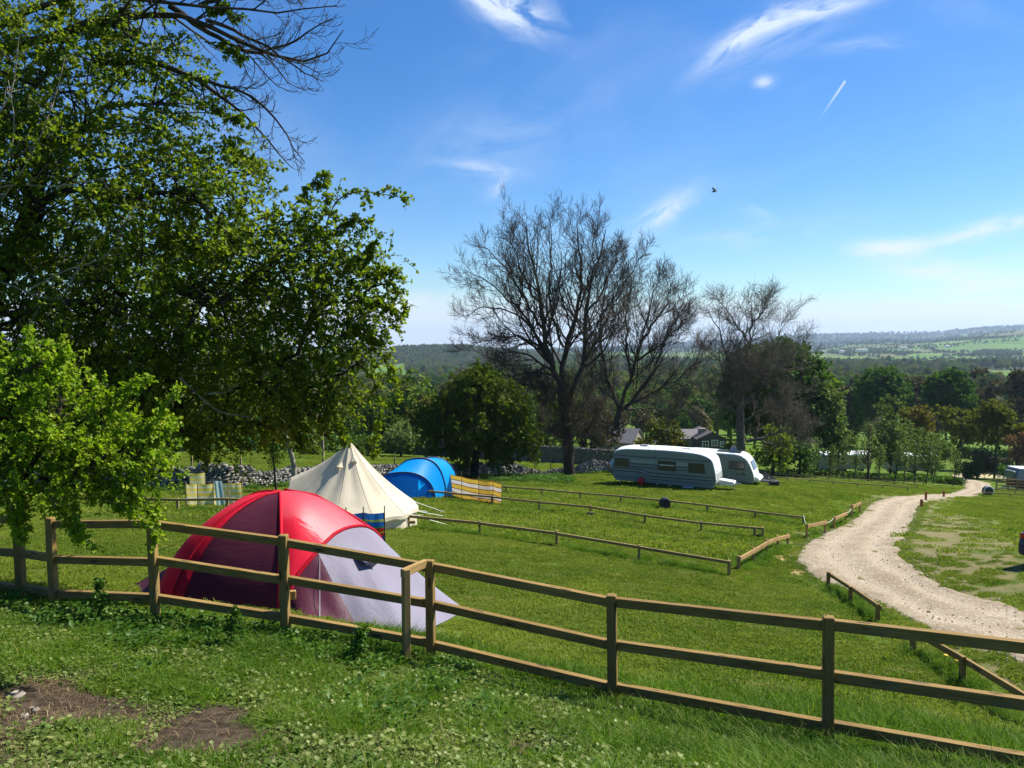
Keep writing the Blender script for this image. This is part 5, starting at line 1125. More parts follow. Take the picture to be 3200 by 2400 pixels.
for px, py, w_, lb in ((2632, 1417, 8.5, 'long white flat-roofed static caravan behind the birches, left one of two'), (2842, 1422, 8.0, 'white static caravan roof shining behind the birches, right one of two')):
    p = pt(px, py, 132); st = thing('static_caravan', lb, 'static caravan', Vector((p.x, p.y, p.z-2.8)), math.radians(6), 'white static caravans behind the birches')
    MB().extrude(rprof([(-w_/2, .4), (w_/2, .4), (w_/2, 2.65), (-w_/2, 2.65)], .1), -1.5, 1.5).build('body', m_plain('beige cladding', (.24, .24, .2), .6), st, world=False)
    MB().extrude(rprof([(-w_/2-.1, 2.62), (w_/2+.1, 2.62), (w_/2, 2.86), (-w_/2, 2.86)], .05), -1.65, 1.65).build('roof', M_CW2, st, world=False)
    MB().extrude([(-1.65, 2.86), (1.65, 2.86), (0, 3.25)], -w_/2, w_/2).build('ridge', M_CW2, st, world=False).rotation_euler = (0, 0, PI/2)
    for k in (-2.6, -.6, 1.6, 3.0): MB().box((k, -1.52, 1.7), (1.1, .06, .8)).build('window', M_GLS, st, world=False)
    for k in (-3, 0, 3): MB().box((k, 0, .2), (.4, 2.4, .5)).build('support', M_DKST, st, world=False)
pile = thing('sand_heap', 'flat pale yellow sand heap beyond the track, left of the trailer', 'heap', at(3090, 1494)); mb = MB(); rws = []
for k in range(7):
    f = k/6; rws.append([Vector((pile.location.x+math.cos(2*PI*j/22)*4.9*(1-f**1.5)*(1+.1*math.sin(3*j)), pile.location.y+2+math.sin(2*PI*j/22)*2.5*(1-f**1.5), pile.location.z-.3+1.1*f**.8)) for j in range(22)])
mb.loft(rws, closed=True).build('sand', m_plain('pale sand', (.60, .50, .28), .95, .05, var=.1), pile, smooth=True)
for px, py, d, w_, lb in ((2575, 1102, 2300, 14, 'tiny white farm building, leftmost on the far green hillside'), (2630, 1101, 2300, 12, 'tiny white farm building left of the long barn on the hillside'), (2693, 1097, 2350, 34, 'long pale barn on the far green hillside'), (2822, 1089, 2700, 26, 'white farmhouse among trees, middle of the far hillside'), (2960, 1084, 2900, 16, 'small white house high on the far hillside at right'), (3175, 1127, 2100, 18, 'white house at the foot of the far hillside, near the right edge')):
    p = pt(px, py, d); p.z -= 2; hh = thing('farm_building', lb, 'farm building', p, group='distant farm buildings on the hillside'); w2 = w_/2
    MB().box((0, 0, 3), (w_, 9, 6)).build('wall', M_CW2, hh, world=False); MB().add([(-w2, -5, 6), (w2, -5, 6), (w2, 5, 6), (-w2, 5, 6), (-w2, 0, 9), (w2, 0, 9)], [(0, 1, 5, 4), (2, 3, 4, 5), (0, 4, 3), (1, 2, 5)]).build('roof', M_SLATE, hh, world=False)
# ------------------------------------------------------------ trees: limbs, twigs, leaves
TR = np.random.default_rng(77)
def grow(P, R, n, tr, lr, ang, trop, K, noise, rr, rng, minr=0.008, lmin=0.0, lvar=0.35, down=0.0):
    """children of every branch in P; P is B,K,3"""
    B, Kp, _ = P.shape; L = np.linalg.norm(np.diff(P, axis=1), axis=2).sum(1); idx = np.repeat(np.arange(B), n)
    tt = tr[0]+(tr[1]-tr[0])*((np.tile(np.arange(n), B)+rng.random(B*n))/n); f = tt*(Kp-1); i0 = np.clip(f.astype(int), 0, Kp-2); fr = (f-i0)[:, None]
    pos = P[idx, i0]*(1-fr)+P[idx, i0+1]*fr; T_ = unit(P[idx, i0+1]-P[idx, i0]); r0 = (R[idx, i0]*(1-fr[:, 0])+R[idx, i0+1]*fr[:, 0])
    a_, b_ = frames(T_); ph = rng.uniform(0, 2*np.pi, len(idx)); an = np.radians(ang)*rng.uniform(.65, 1.3, len(idx))
    D = T_*np.cos(an)[:, None]+(a_*np.cos(ph)[:, None]+b_*np.sin(ph)[:, None])*np.sin(an)[:, None]
    ln = np.maximum(L[idx]*lr*(1.15-.78*tt)*rng.uniform(1-lvar, 1+lvar, len(idx)), lmin); out_ = [pos]; cur = D
    for k in range(K-1):
        up = np.array([0, 0, trop-(down if k < (K-1)/2 else -down)]); cur = unit(cur+up+rng.normal(0, noise, cur.shape)); out_.append(out_[-1]+cur*(ln/(K-1))[:, None])
    Pn = np.stack(out_, 1); rs_ = np.maximum(np.minimum(r0*rr, r0*.95), minr)[:, None]*np.linspace(1, .35, K)[None]; return Pn, np.maximum(rs_, minr*.7)
def smooth_path(P, K):
    P = np.array([tuple(p) for p in P], float); s_ = np.r_[0, np.cumsum(np.linalg.norm(np.diff(P, axis=0), axis=1))]; u_ = np.linspace(0, s_[-1], K)
    q_ = np.stack([np.interp(u_, s_, P[:, k]) for k in range(3)], 1)
    for _ in range(2): q_[1:-1] = (q_[:-2]+2*q_[1:-1]+q_[2:])/4
    return q_
def fork_mesh(acc, levels, sides):
    for (P, R), n in zip(levels, sides): v_, q_ = tubes(P, R, n); acc.add(v_, q_)
# ---- the three big leafless trees beyond the wall, limbs traced in depth as they stand
def bare_tree(label, d0, base_px, limbs, spec, trunk_r, seed, mat=None, name='bare_tree', minr=.012, nm2=None):
    rng = np.random.default_rng(seed); b = gp(base_px, d0); root = thing(name, label, 'tree', b); mat = mat or M_BARK
    K0 = 14; P0, R0 = [], []
    for pp, off, r0, r1 in limbs:
        n_ = len(pp); q_ = [pt(px, py+(max(0, 1000-py)*.075 if d0 > 50 else 0), d0+off*(i/(n_-1))) for i, (px, py) in enumerate(pp)]
        
        s_ = smooth_path(q_, K0); s_[1:-1] += rng.normal(0, (.09 if P0 else .02)*min(1, d0/60), s_[1:-1].shape); P0.append(s_); R0.append(np.linspace(r0, r1, K0))
    P0 = np.array(P0); R0 = np.array(R0); off = np.array(tuple(b)); lv = [(P0-off, R0)]; cur = (P0-off, R0)
    for si_, s in enumerate(spec):
        src_ = (cur[0][1:], cur[1][1:]) if si_ == 0 else cur
        cur = grow(src_[0], src_[1], rng=rng, minr=minr, **s); lv.append(cur)
    acc = Acc(); fork_mesh(acc, lv[:2], (9, 6)); link('trunk_and_limbs', acc.mesh('trunk_and_limbs', True), mat, root)
    acc = Acc(); fork_mesh(acc, lv[2:], (4, 3, 3, 3)); link('crown', acc.mesh('crown', True), M_TWIG if mat is M_BARK else mat, root, kind='stuff')
    # flared trunk foot
    return root, lv
def z3(l, o=(1350, 580), s=.5877): return [(o[0]+a_*s, o[1]+b_*s) for a_, b_ in l]
T1 = [(z3([(728,1570),(729,1500),(727,1400),(718,1290),(704,1180),(685,1080)]), 0, .50, .38), (z3([(720,1300),(670,1220),(640,1130),(630,1060)]), -2, .06, .02), (z3([(722,1320),(780,1240),(820,1160),(830,1080)]), -2, .06, .02), (z3([(724,1360),(660,1310),(610,1230),(600,1160)]), 2, .05, .02), (z3([(724,1380),(800,1330),(860,1250),(880,1180)]), 1, .05, .02), (z3([(712,1240),(740,1160),(750,1080)]), -3, .06, .02), (z3([(724,1400),(690,1340),(650,1330)]), -2, .04, .02), (z3([(690,1120),(655,1000),(622,930),(600,830),(582,700),(568,560),(545,430),(520,300),(500,160)]), -2.5, .30, .03),
 (z3([(700,1110),(690,960),(700,860),(750,740),(790,600),(800,450),(780,300),(770,150)]), 2.5, .28, .03), (z3([(705,1180),(760,1060),(812,960),(818,820),(822,650),(850,450),(900,300),(925,190)]), 1, .28, .03),
 (z3([(622,930),(560,840),(480,805),(380,800),(280,815),(190,860)]), -3.5, .14, .02), (z3([(600,860),(520,740),(420,610),(330,520),(240,460),(170,420)]), -1, .14, .02), (z3([(590,760),(480,560),(400,430),(320,330),(260,290)]), 1.5, .13, .02),
 (z3([(575,640),(500,480),(440,330),(400,200)]), -2, .12, .02), (z3([(640,1010),(560,985),(480,1000),(400,1020),(330,1000)]), -3, .10, .02), (z3([(700,860),(640,740),(620,600),(630,430),(640,250),(620,110)]), 3, .13, .02),
 (z3([(820,850),(900,700),(980,560),(1060,440),(1120,350)]), -1.5, .13, .02), (z3([(822,700),(900,560),(960,420),(1010,280)]), 3, .12, .02), (z3([(812,960),(900,900),(960,780),(1010,620)]), -3.5, .12, .02), (z3([(760,720),(830,520),(860,330),(870,200)]), 4, .11, .02),
 (z3([(655,1010),(540,900),(430,880),(330,910),(250,980)]), 3.5, .12, .02), (z3([(620,920),(500,700),(360,640),(250,640),(170,700)]), 3.5, .12, .02), (z3([(690,1080),(620,1080),(540,1070),(500,1090)]), -2, .07, .02)]
SP1 = [dict(n=18, tr=(.12, .99), lr=.44, ang=46, trop=.11, K=9, noise=.09, rr=.45, down=.04, lmin=1.4), dict(n=9, tr=(.1, 1), lr=.46, ang=46, trop=.11, K=6, noise=.10, rr=.6, lmin=.8), dict(n=6, tr=(.1, 1), lr=.5, ang=40, trop=.12, K=4, noise=.10, rr=.65, lmin=.5)]
bare_tree('largest leafless ash tree, its trunk standing in the gap of the drystone wall', 68, 1780, T1, SP1, .5, 3, minr=.0125)
T2 = [(z3([(985,1290),(985,1240),(1000,1190)]), 0, .35, .30), (z3([(1000,1200),(960,1080),(915,950),(890,800),(900,650),(930,500),(960,380)]), 2, .2, .02), (z3([(1000,1190),(1040,1050),(1095,930),(1110,830),(1150,700),(1180,560),(1170,460)]), -2, .2, .02), (z3([(1010,1190),(1100,1100),(1180,980),(1250,800),(1320,650),(1345,590)]), 1, .18, .02),
 (z3([(1020,1190),(1150,1110),(1270,1050),(1400,960),(1500,880)]), -2, .15, .02), (z3([(1060,1020),(1030,850),(1040,650),(1060,480)]), 3, .14, .02), (z3([(1095,930),(1200,850),(1300,760),(1360,700)]), -3, .13, .02), (z3([(1010,1180),(900,1090),(850,1000),(830,900)]), -2, .12, .02), (z3([(1110,830),(1240,650),(1270,540),(1240,480)]), 3, .12, .02), (z3([(1030,1190),(1130,1180),(1260,1200),(1340,1170)]), 2, .1, .02)]
SP2 = [dict(n=17, tr=(.12, .98), lr=.44, ang=46, trop=.10, K=9, noise=.09, rr=.5, lmin=1.4), dict(n=9, tr=(.1, 1), lr=.46, ang=44, trop=.10, K=6, noise=.12, rr=.6, lmin=1.1), dict(n=6, tr=(.1, 1), lr=.5, ang=40, trop=.10, K=4, noise=.12, rr=.65, lmin=.7)]
bare_tree('many-stemmed leafless tree spreading to the right of the largest one, behind the striped caravan', 80, 1929, T2, SP2, .4, 5, M_TWIG, minr=.015)
T3 = [(z3([(1645,1460),(1640,1300),(1640,1180)]), 0, .5, .4), (z3([(1640,1200),(1600,1050),(1570,900),(1520,750),(1450,640)]), -1, .22, .02), (z3([(1645,1180),(1660,1000),(1690,860),(1700,700),(1690,580)]), 1, .25, .02), (z3([(1650,1180),(1750,1050),(1830,900),(1850,750),(1900,650)]), 2, .2, .02),
 (z3([(1670,1360),(1760,1350),(1850,1310),(1885,1250),(1870,1180),(1900,1100)]), -2, .2, .03), (z3([(1640,1230),(1550,1150),(1480,1100),(1420,1090)]), -2, .14, .02), (z3([(1690,850),(1600,700),(1540,620),(1500,570)]), 2, .12, .02), (z3([(1700,750),(1780,640),(1790,590)]), -2, .1, .02), (z3([(1650,1100),(1800,1000),(1920,900),(1990,820)]), -3, .13, .02), (z3([(1850,1310),(1920,1300),(2000,1310)]), -1, .1, .02),
 (z3([(1640,1150),(1560,980),(1480,880),(1400,860)]), 3, .12, .02), (z3([(1650,1120),(1740,980),(1800,880)]), -4, .14, .02), (z3([(1645,1180),(1600,1080),(1620,950),(1640,850)]), -4, .13, .02), (z3([(1660,1250),(1780,1180),(1900,1150),(1960,1100)]), -4, .12, .02)]
bare_tree('rounded leafless tree before the big dark green tree, right of the caravans', 88, 2317, T3, [dict(n=15, tr=(.1, .98), lr=.40, ang=52, trop=.08, K=9, noise=.10, rr=.5, lmin=1.5), dict(n=9, tr=(.1, 1), lr=.46, ang=46, trop=.08, K=6, noise=.13, rr=.6, lmin=1.2), dict(n=5, tr=(.1, 1), lr=.5, ang=42, trop=.08, K=4, noise=.13, rr=.65, lmin=.8)], .4, 9, M_TWIGG, minr=.014)
# ---- near ash boughs reaching in from the left edge
def za(l): return [(a_*.5877, b_*.5877) for a_, b_ in l]
T4 = [(za([(-900,3300),(-850,2200),(-700,1200),(-500,600),(-250,330)]), 0, .30, .14), (za([(-260,340),(-60,250),(130,245),(300,190),(600,80),(900,30),(1100,100),(1250,210),(1350,260),(1480,330),(1640,378),(1760,368),(1830,300),(1825,160)]), 0, .085, .007), (za([(-250,330),(100,60),(500,-60),(850,15),(1060,30),(1300,60),(1450,40),(1700,100),(1790,30)]), -.6, .055, .007),
 (za([(500,330),(850,330),(1000,390),(1200,520),(1330,600),(1410,730),(1480,860),(1550,890)]), .5, .05, .007), (za([(650,250),(1050,420),(1290,480),(1430,570),(1510,680),(1560,790),(1620,862)]), -.3, .045, .007), (za([(900,30),(1120,180),(1300,290),(1390,295),(1500,230),(1600,200),(1700,150),(1760,100)]), .6, .05, .007),
 (za([(1100,110),(1200,130),(1340,210),(1500,300),(1620,390),(1720,435)]), -.5, .035, .006), (za([(1060,30),(1200,-20),(1400,-60),(1550,-30),(1600,10)]), .4, .04, .006), (za([(-200,300),(100,420),(300,500),(550,480)]), .8, .05, .01)]
SP4 = [dict(n=17, tr=(.3, .98), lr=.24, ang=50, trop=.20, K=8, noise=.10, rr=.45, down=.20, lmin=.45), dict(n=7, tr=(.2, 1), lr=.45, ang=42, trop=.16, K=5, noise=.14, rr=.7, down=.05, lmin=.12)]
rt4, lv4 = bare_tree('leafless ash boughs with upturned twigs hanging in from the top left', 13.2, -529, T4, SP4, .3, 21, M_BARK, minr=.0048)

# ---- leafy crowns
def lobes_tree(root, trunk_pts, trunk_r, lobes, n_cl, spr, lvs, lsize, mat, rng, barkm=M_BARK, sprig_len=.3, droop=.25, shell=.5, twig_r=.004, width=.5, off=None, leaf_up=.5, cl_r=.35):
    """crown = clusters of leafy sprays through the volume of the lobes (centre, radius, flatten)"""
    off = np.array(tuple(root.location)); C = np.array([tuple(l[0]) for l in lobes]); Rr = np.array([l[1] for l in lobes]); fl = np.array([l[2] if len(l) > 2 else .85 for l in lobes])
    wgt = Rr**1.8; wgt /= wgt.sum(); li = rng.choice(len(lobes), n_cl, p=wgt); dv = unit(rng.normal(size=(n_cl, 3))); rad = (shell+(1-shell)*rng.random(n_cl))**(1/1.6)
    cc = C[li]+dv*(Rr[li]*rad*rng.uniform(.8, 1.12, n_cl))[:, None]*np.stack([np.ones(n_cl), np.ones(n_cl), fl[li]], 1)
    # limbs: trunk -> lobe -> cluster
    tp = smooth_path(trunk_pts, 12); lv_P, lv_R = [tp], [np.linspace(trunk_r, trunk_r*.35, 12)]; limbs = []
    pool = [tp[2:]]; dt = np.array([np.linalg.norm(tp-C[k], axis=1).min() for k in range(len(lobes))]); limbs = [None]*len(lobes)
    for k in np.argsort(dt):   # each bough springs from the nearest one already there
        A_ = np.concatenate(pool); d_ = np.linalg.norm(A_-C[k], axis=1)+np.maximum(0, A_[:, 2]-C[k][2])*.6; a_ = A_[int(np.argmin(d_+np.where(d_ < Rr[k]*.7, 5, 0)))]; L_ = np.linalg.norm(a_-C[k])
        m_ = (a_+C[k])/2+np.array([0, 0, .16*L_*(1-droop)])+rng.normal(0, .10*L_+.03, 3); limbs[k] = smooth_path([a_, m_, C[k]], 12); pool.append(limbs[k][6:])
    acc = Acc(); v_, q_ = tubes(np.array([tp-off]), np.array([lv_R[0]]), 9); acc.add(v_, q_); LP = np.array(limbs); v_, q_ = tubes(LP-off, np.linspace(1, .25, 12)[None]*np.clip(Rr*.05, .03, trunk_r*.6)[:, None], 6); acc.add(v_, q_)
    st = LP[li, rng.integers(5, 12, n_cl)]; mid_ = (st+cc)/2+rng.normal(0, .10, (n_cl, 3))*Rr[li][:, None]+np.array([0, 0, .12])*Rr[li][:, None]*(1-droop); f = np.linspace(0, 1, 6)[None, :, None]
    SB = st[:, None]*(1-f)**2+mid_[:, None]*2*f*(1-f)+cc[:, None]*f*f; SB[:, 1:-1, 2] += rng.normal(0, .12, n_cl)[:, None]*Rr[li][:, None]; sb_ = SB[::3]; v_, q_ = tubes(sb_-off, np.linspace(1, .3, 6)[None]*np.full(len(sb_), trunk_r*.04+twig_r*2)[:, None], 4); acc.add(v_, q_)
    link('trunk_and_limbs', acc.mesh('trunk_and_limbs', True), barkm, root)
    # sprays
    N = n_cl*spr; ci = np.repeat(np.arange(n_cl), spr); outd = unit(cc-st)[ci]*.6+unit(cc-C[li])[ci]*.5; sd_ = unit(outd+rng.normal(0, .75, (N, 3))+np.array([0, 0, -droop*.6])); so_ = cc[ci]+rng.normal(0, cl_r*.6, (N, 3))
    ln = sprig_len*rng.uniform(.5, 1.4, N); bend = np.array([0, 0, -droop])*.5; f4 = np.linspace(0, 1, 4)[None, :, None]; SP_ = so_[:, None]+sd_[:, None]*ln[:, None, None]*f4+bend*(f4**2)*ln[:, None, None]
    acc = Acc(); v_, q_ = tubes(SP_[:, ::1]-off, np.full((N, 4), twig_r), 3); acc.add(v_, q_); link('twigs', acc.mesh('twigs'), barkm, root, kind='stuff')
    M_ = N*lvs; si = np.repeat(np.arange(N), lvs); u_ = rng.random(M_)**.8; base = so_[si]+sd_[si]*(ln[si]*u_)[:, None]+bend*(u_**2*ln[si])[:, None]
    ld = unit(sd_[si]*.5+rng.normal(0, .9, (M_, 3))); ln_ = unit(rng.normal(0, .7, (M_, 3))+np.array([0, 0, leaf_up])+np.array(tuple(sdir))*.25); sz_ = lsize*rng.uniform(.35, 1.5, M_)
    acc = Acc(); leaves(acc, base-off, ld, ln_, sz_, width, rng.random(M_)**1.0); link('crown', acc.mesh('crown'), mat, root, kind='stuff')
def LB(px, py, d, r, fl=.85): return (pt(px, py, d), r, fl)
g0 = gp(-330, 13.2); big = thing('hawthorn_tree', 'huge fresh-green hawthorn filling the left side, its crown hanging over the red tent', 'tree', g0)
LBS = [LB(60,330,13,1.25),(LB(330,330,13,1.25)),LB(560,330,13.2,.85),LB(200,120,13.4,.9),LB(430,100,13.4,.75),LB(80,620,12.6,1.5),LB(380,640,12.6,1.5),LB(600,600,12.8,1.15),LB(730,760,13,.95),LB(130,950,12.8,1.5),LB(420,960,12.6,1.5),LB(690,950,12.6,1.3),LB(880,850,12.9,.95),LB(1000,960,13.1,.85),LB(1120,930,13.2,.45),
 LB(930,1110,13.1,.95),LB(1040,1180,13.3,.6),LB(760,1200,13.1,.85),LB(500,1190,13.2,1.1),LB(250,1200,13.4,1.1),LB(980,1300,13.4,.42),LB(820,1330,13.4,.42),LB(660,1350,13.6,.42),LB(540,1340,13.6,.36),LB(900,700,13.0,.5),LB(1010,790,13.1,.5),LB(1160,1000,13.3,.33),LB(1190,860,13.2,.22),LB(1100,790,13.2,.35),LB(700,560,13.1,.7),
 LB(-250,400,13,2.2),LB(-300,900,12.8,2.4),LB(-150,1250,13,1.3),LB(40,1230,13.6,1.2),LB(-200,0,13.2,1.6),LB(420,1310,13.6,.6),LB(560,1270,13.3,.85),LB(700,1320,13.5,.55),LB(870,1230,13.2,.7),LB(1000,1230,13.3,.5),LB(440,1120,13.3,1.0),LB(1100,1150,13.4,.4),LB(1060,1060,13.2,.55),LB(600,1060,14.4,1.2),LB(300,850,14.8,1.8),LB(750,1010,14.5,1.0)]
lobes_tree(big, [g0, g0+Vector((.5, 0, 1.6)), pt(-120, 1150, 13.2), pt(60, 800, 13.2), pt(150, 450, 13.2)], .30, LBS, 2300, 6, 14, .058, M_HAW, np.random.default_rng(4), sprig_len=.34, droop=.35, shell=.35, cl_r=.22, twig_r=.0035, width=.42)
# long outlying sprays against the sky
def sprays(root, paths, rng, lsize, mat, n_leaf=26, r0=.014, side=7, sl=.22, barkm=M_TWIG, droop=.1):
    off = np.array(tuple(root.location)); P = np.array([smooth_path([pt(*p) for p in pp], 12) for pp in paths]); R_ = np.linspace(r0, .004, 12)[None].repeat(len(P), 0)
    P2, R2 = grow(P, R_, side, (.2, 1), sl/1.5, 50, 0.03, 5, .2, .6, rng, .003, lmin=sl*.5); acc = Acc()
    for a_, b_ in ((P, R_), (P2, R2)): v_, q_ = tubes(a_-off, b_, 5); acc.add(v_, q_)
    link('outer_branches', acc.mesh('outer_branches', True), barkm, root, kind='stuff')
    allP = np.concatenate([P[:, 3:].reshape(-1, 3), P2.reshape(-1, 3)]); M_ = len(allP)*n_leaf//5; b_ = allP[rng.integers(0, len(allP), M_)]+rng.normal(0, .022, (M_, 3)); acc = Acc()
    leaves(acc, b_-off, rng.normal(size=(M_, 3)), rng.normal(0, .7, (M_, 3))+np.array([0, 0, .6]), lsize*rng.uniform(.6, 1.3, M_), .45, rng.random(M_)); link('spray_leaves', acc.mesh('spray_leaves'), mat, root, kind='stuff')
sprays(big, [[(860,760,13.1),(1000,700,13.1),(1030,640,13.1),(1015,560,13.1)],[(1020,700,13.1),(1045,625,13.1),(1100,595,13.1),(1180,600,13.1),(1240,620,13.1),(1290,618,13.1)],[(900,660,13.1),(960,600,13.1),(1000,545,13.1),(1020,540,13.1)],[(1000,760,13.1),(1100,680,13.1),(1160,700,13.2)],[(1080,840,13.1),(1160,800,13.1),(1170,760,13.1)],[(1080,900,13.2),(1200,880,13.2),(1260,930,13.2),(1270,985,13.2)],[(1100,940,13.2),(1200,950,13.2),(1250,1000,13.2)],[(1120,880,13.1),(1190,850,13.1),(1250,855,13.1)],
 [(1050,1000,13.2),(1150,1060,13.2),(1190,1080,13.2)],[(700,420,13.2),(730,470,13.2),(760,500,13.2)],[(640,130,13.2),(720,160,13.2),(760,190,13.2)],[(640,330,13.2),(720,370,13.2),(775,400,13.2)],[(620,60,13.3),(690,30,13.3),(740,60,13.3)],[(1100,1120,13.3),(1170,1180,13.3),(1190,1300,13.3),(1180,1420,13.3)],[(1020,1230,13.4),(1060,1330,13.4),(1080,1400,13.4)],[(900,1300,13.4),(930,1360,13.4),(950,1400,13.4)],[(560,1340,13.5),(600,1400,13.5),(650,1440,13.5)],[(1100,1080,13.3),(1190,1100,13.3),(1240,1180,13.3),(1250,1260,13.3)],[(300,180,13.3),(380,40,13.3),(420,-20,13.3)],[(120,120,13.3),(200,20,13.3),(230,-40,13.3)]], np.random.default_rng(8), .066, M_HAW, n_leaf=36, sl=.30)
# bare inner branches; the sun on them is put into the pale bark colour
sprays_pale = thing('dead_branches', 'tangle of thin pale leafless branches in front of the big hawthorn at the left edge', 'branches', g0)
P = np.array([smooth_path([pt(*p) for p in pp], 12) for pp in [[(-60,700,11.8),(60,560,11.6),(160,360,11.5),(205,170,11.5)],[(-40,640,11.8),(30,500,11.8),(50,380,11.7),(25,250,11.7)],[(-60,860,11.8),(60,900,11.7),(190,960,11.6),(280,760,11.6),(345,690,11.6)],[(100,900,11.7),(230,830,11.6),(330,820,11.6),(420,640,11.6)],[(-50,600,11.7),(60,570,11.7),(150,590,11.7),(360,550,11.7)],[(-60,440,11.8),(40,290,11.7),(60,110,11.6)],[(560,1180,12.2),(680,1290,12.2),(750,1300,12.2),(820,1310,12.2)],[(640,1230,12.2),(700,1230,12.2),(745,1200,12.2)]]]); R_ = np.linspace(.016, .005, 12)[None].repeat(len(P), 0)
P2, R2 = grow(P, R_, 6, (.3, 1), .22, 48, .05, 6, .16, .6, np.random.default_rng(2), .004); acc = Acc(); off_ = np.array(tuple(g0))
for a_, b_ in ((P, R_), (P2, R2)): v_, q_ = tubes(a_-off_, b_, 5); acc.add(v_, q_)
link('twigs', acc.mesh('twigs', True), M_BARKP, sprays_pale, kind='stuff')
# ---- bright young growth near the camera, lower left
g1 = gp(-620, 7.9); sh = thing('hawthorn_bush', 'bright yellow-green young hawthorn leaning in over the near fence at the left edge', 'bush', g1)
LS = [LB(60,1180,7.6,.36),LB(-40,1330,7.5,.5),LB(190,1260,7.6,.42),LB(120,1420,7.5,.5),LB(330,1320,7.8,.34),LB(300,1450,7.7,.40),LB(440,1420,7.9,.26),LB(430,1520,7.9,.24),LB(60,1520,7.6,.26),LB(200,1520,7.6,.24),LB(330,1520,7.8,.2),LB(-200,1400,7.6,.7),LB(480,1350,8,.18),LB(520,1470,8,.12),LB(180,1110,7.7,.2)]
lobes_tree(sh, [g1, g1+Vector((.4, 0, 1.0)), pt(-250, 1500, 7.7), pt(-60, 1380, 7.6), pt(120, 1330, 7.6)], .07, LS, 640, 4, 11, .038, M_HAWB, np.random.default_rng(14), barkm=M_BARK, sprig_len=.16, droop=.2, shell=.25, cl_r=.10, twig_r=.0022, width=.45)
sprays(sh, [[(120,1500,7.5),(180,1600,7.5),(250,1660,7.5),(290,1718,7.5)],[(40,1480,7.5),(60,1560,7.5),(80,1640,7.5)],[(280,1540,7.7),(400,1590,7.7),(470,1640,7.8)],[(380,1500,7.9),(410,1570,7.9),(385,1600,7.9)],[(100,1230,7.6),(90,1130,7.6),(85,1030,7.6)],[(180,1250,7.6),(190,1150,7.6),(200,1080,7.6)],[(400,1390,7.9),(500,1300,7.9),(560,1210,8)],[(420,1400,7.9),(520,1360,8),(540,1330,8)],[(300,1300,7.8),(400,1200,7.8),(470,1190,7.9)],[(440,1560,7.9),(500,1620,7.9),(480,1700,7.9)],[(160,1560,7.5),(230,1600,7.5),(240,1690,7.5)],[(30,1560,7.4),(50,1650,7.4),(70,1690,7.4)]], np.random.default_rng(15), .045, M_HAWB, n_leaf=30, sl=.16, r0=.008, barkm=M_BARKP)
# ---- the hawthorn in front of the far field, beside the blue tent
def lump_lobes(px, pyt, pyb, wpx, d, n, rng, flat=.8, r=(.22, .38), cone=0.0, off=(0, 0, 0)):
    """lobes filling an egg whose outline in the photograph spans pyt..pyb and wpx"""
    s_ = d/F; cx = px; w_, h_ = wpx*s_, (pyb-pyt)*s_; c = pt(px, (pyt+pyb)/2, d); o_ = []
    for k in range(n):
        v = rng.normal(size=3); v /= np.linalg.norm(v); q = rng.uniform(.45, .82); taper = 1-cone*max(0, v[2]); rr_ = rng.uniform(*r)*min(w_, h_)
        o_.append((c+Vector((v[0]*q*(w_/2)*taper, v[1]*q*(w_/2)*taper*.9, v[2]*q*(h_/2))), rr_*.55+.1, flat))
    return o_
def mid_tree(name, label, px, pyt, pyb, wpx, base_py, d, mat, seed, n_l=12, n_cl=260, spr=4, lvs=9, ls=.22, barkm=M_BARK, trunk=.2, cat='tree', group=None, lean=0, cone=0., base=None, sl=.6, sh_=.5, clr=.45, dome_=False):
    rng = np.random.default_rng(seed); b = gp(px+lean, d)
    if base is not None: b = base
    root = thing(name, label, cat, b, group=group); lo = lump_lobes(px, pyt, pyb, wpx, d, n_l, rng, cone=cone)
    top = pt(px, pyt+(pyb-pyt)*.25, d)
    if dome_:   # an even dome of boughs, fuller than the loose egg
        s_ = d/F; w_, h_ = wpx*s_, (pyb-pyt)*s_; cc_ = pt(px, (pyt+pyb)/2, d); lo = []
        for q_ in range(n_l*2):
            f_ = (q_+.5)/(n_l*2); zz = 1-1.7*f_; ph_ = q_*2.39996; rr_ = math.sqrt(max(0, 1-zz*zz)); lo.append((cc_+Vector((rr_*math.cos(ph_)*w_*.38, rr_*math.sin(ph_)*w_*.38, zz*h_*.40)), min(w_, h_)*.14*rng.uniform(.8, 1.25), .85))
        lo.append((cc_, min(w_, h_)*.3, .9))
    lobes_tree(root, [b-Vector((0, 0, .2)), b.lerp(top, .35)+Vector((rng.normal(0, .2), 0, 0)), b.lerp(top, .7), top], trunk, lo, n_cl, spr, lvs, ls, mat, rng, barkm=barkm, sprig_len=sl, droop=.15, shell=sh_, cl_r=clr, twig_r=.012, width=.5); return root
hw = gp(1483, 61.5); ht_ = thing('hawthorn_tree', 'rounded dark green hawthorn standing at the drystone wall right of the blue tent', 'tree', hw); rg = np.random.default_rng(31)
lo = [LB(1400,1290,61.5,1.7),LB(1500,1210,61.5,1.9),LB(1580,1260,61.5,1.8),LB(1620,1340,61.5,1.6),LB(1480,1340,60.5,2.0),LB(1370,1370,61.5,1.4),LB(1560,1390,61,1.5),LB(1440,1230,62,1.5),LB(1650,1400,61.5,.8),LB(1500,1200,62.5,1.4),LB(1430,1420,61,.9),LB(1350,1300,62,1.0)]
lobes_tree(ht_, [hw, pt(1483,1470,61.5), pt(1488,1400,61.5), pt(1490,1250,61.5)], .35, lo, 560, 5, 10, .19, M_OLHAW, rg, sprig_len=.55, droop=.25, shell=.4, cl_r=.35, twig_r=.012)
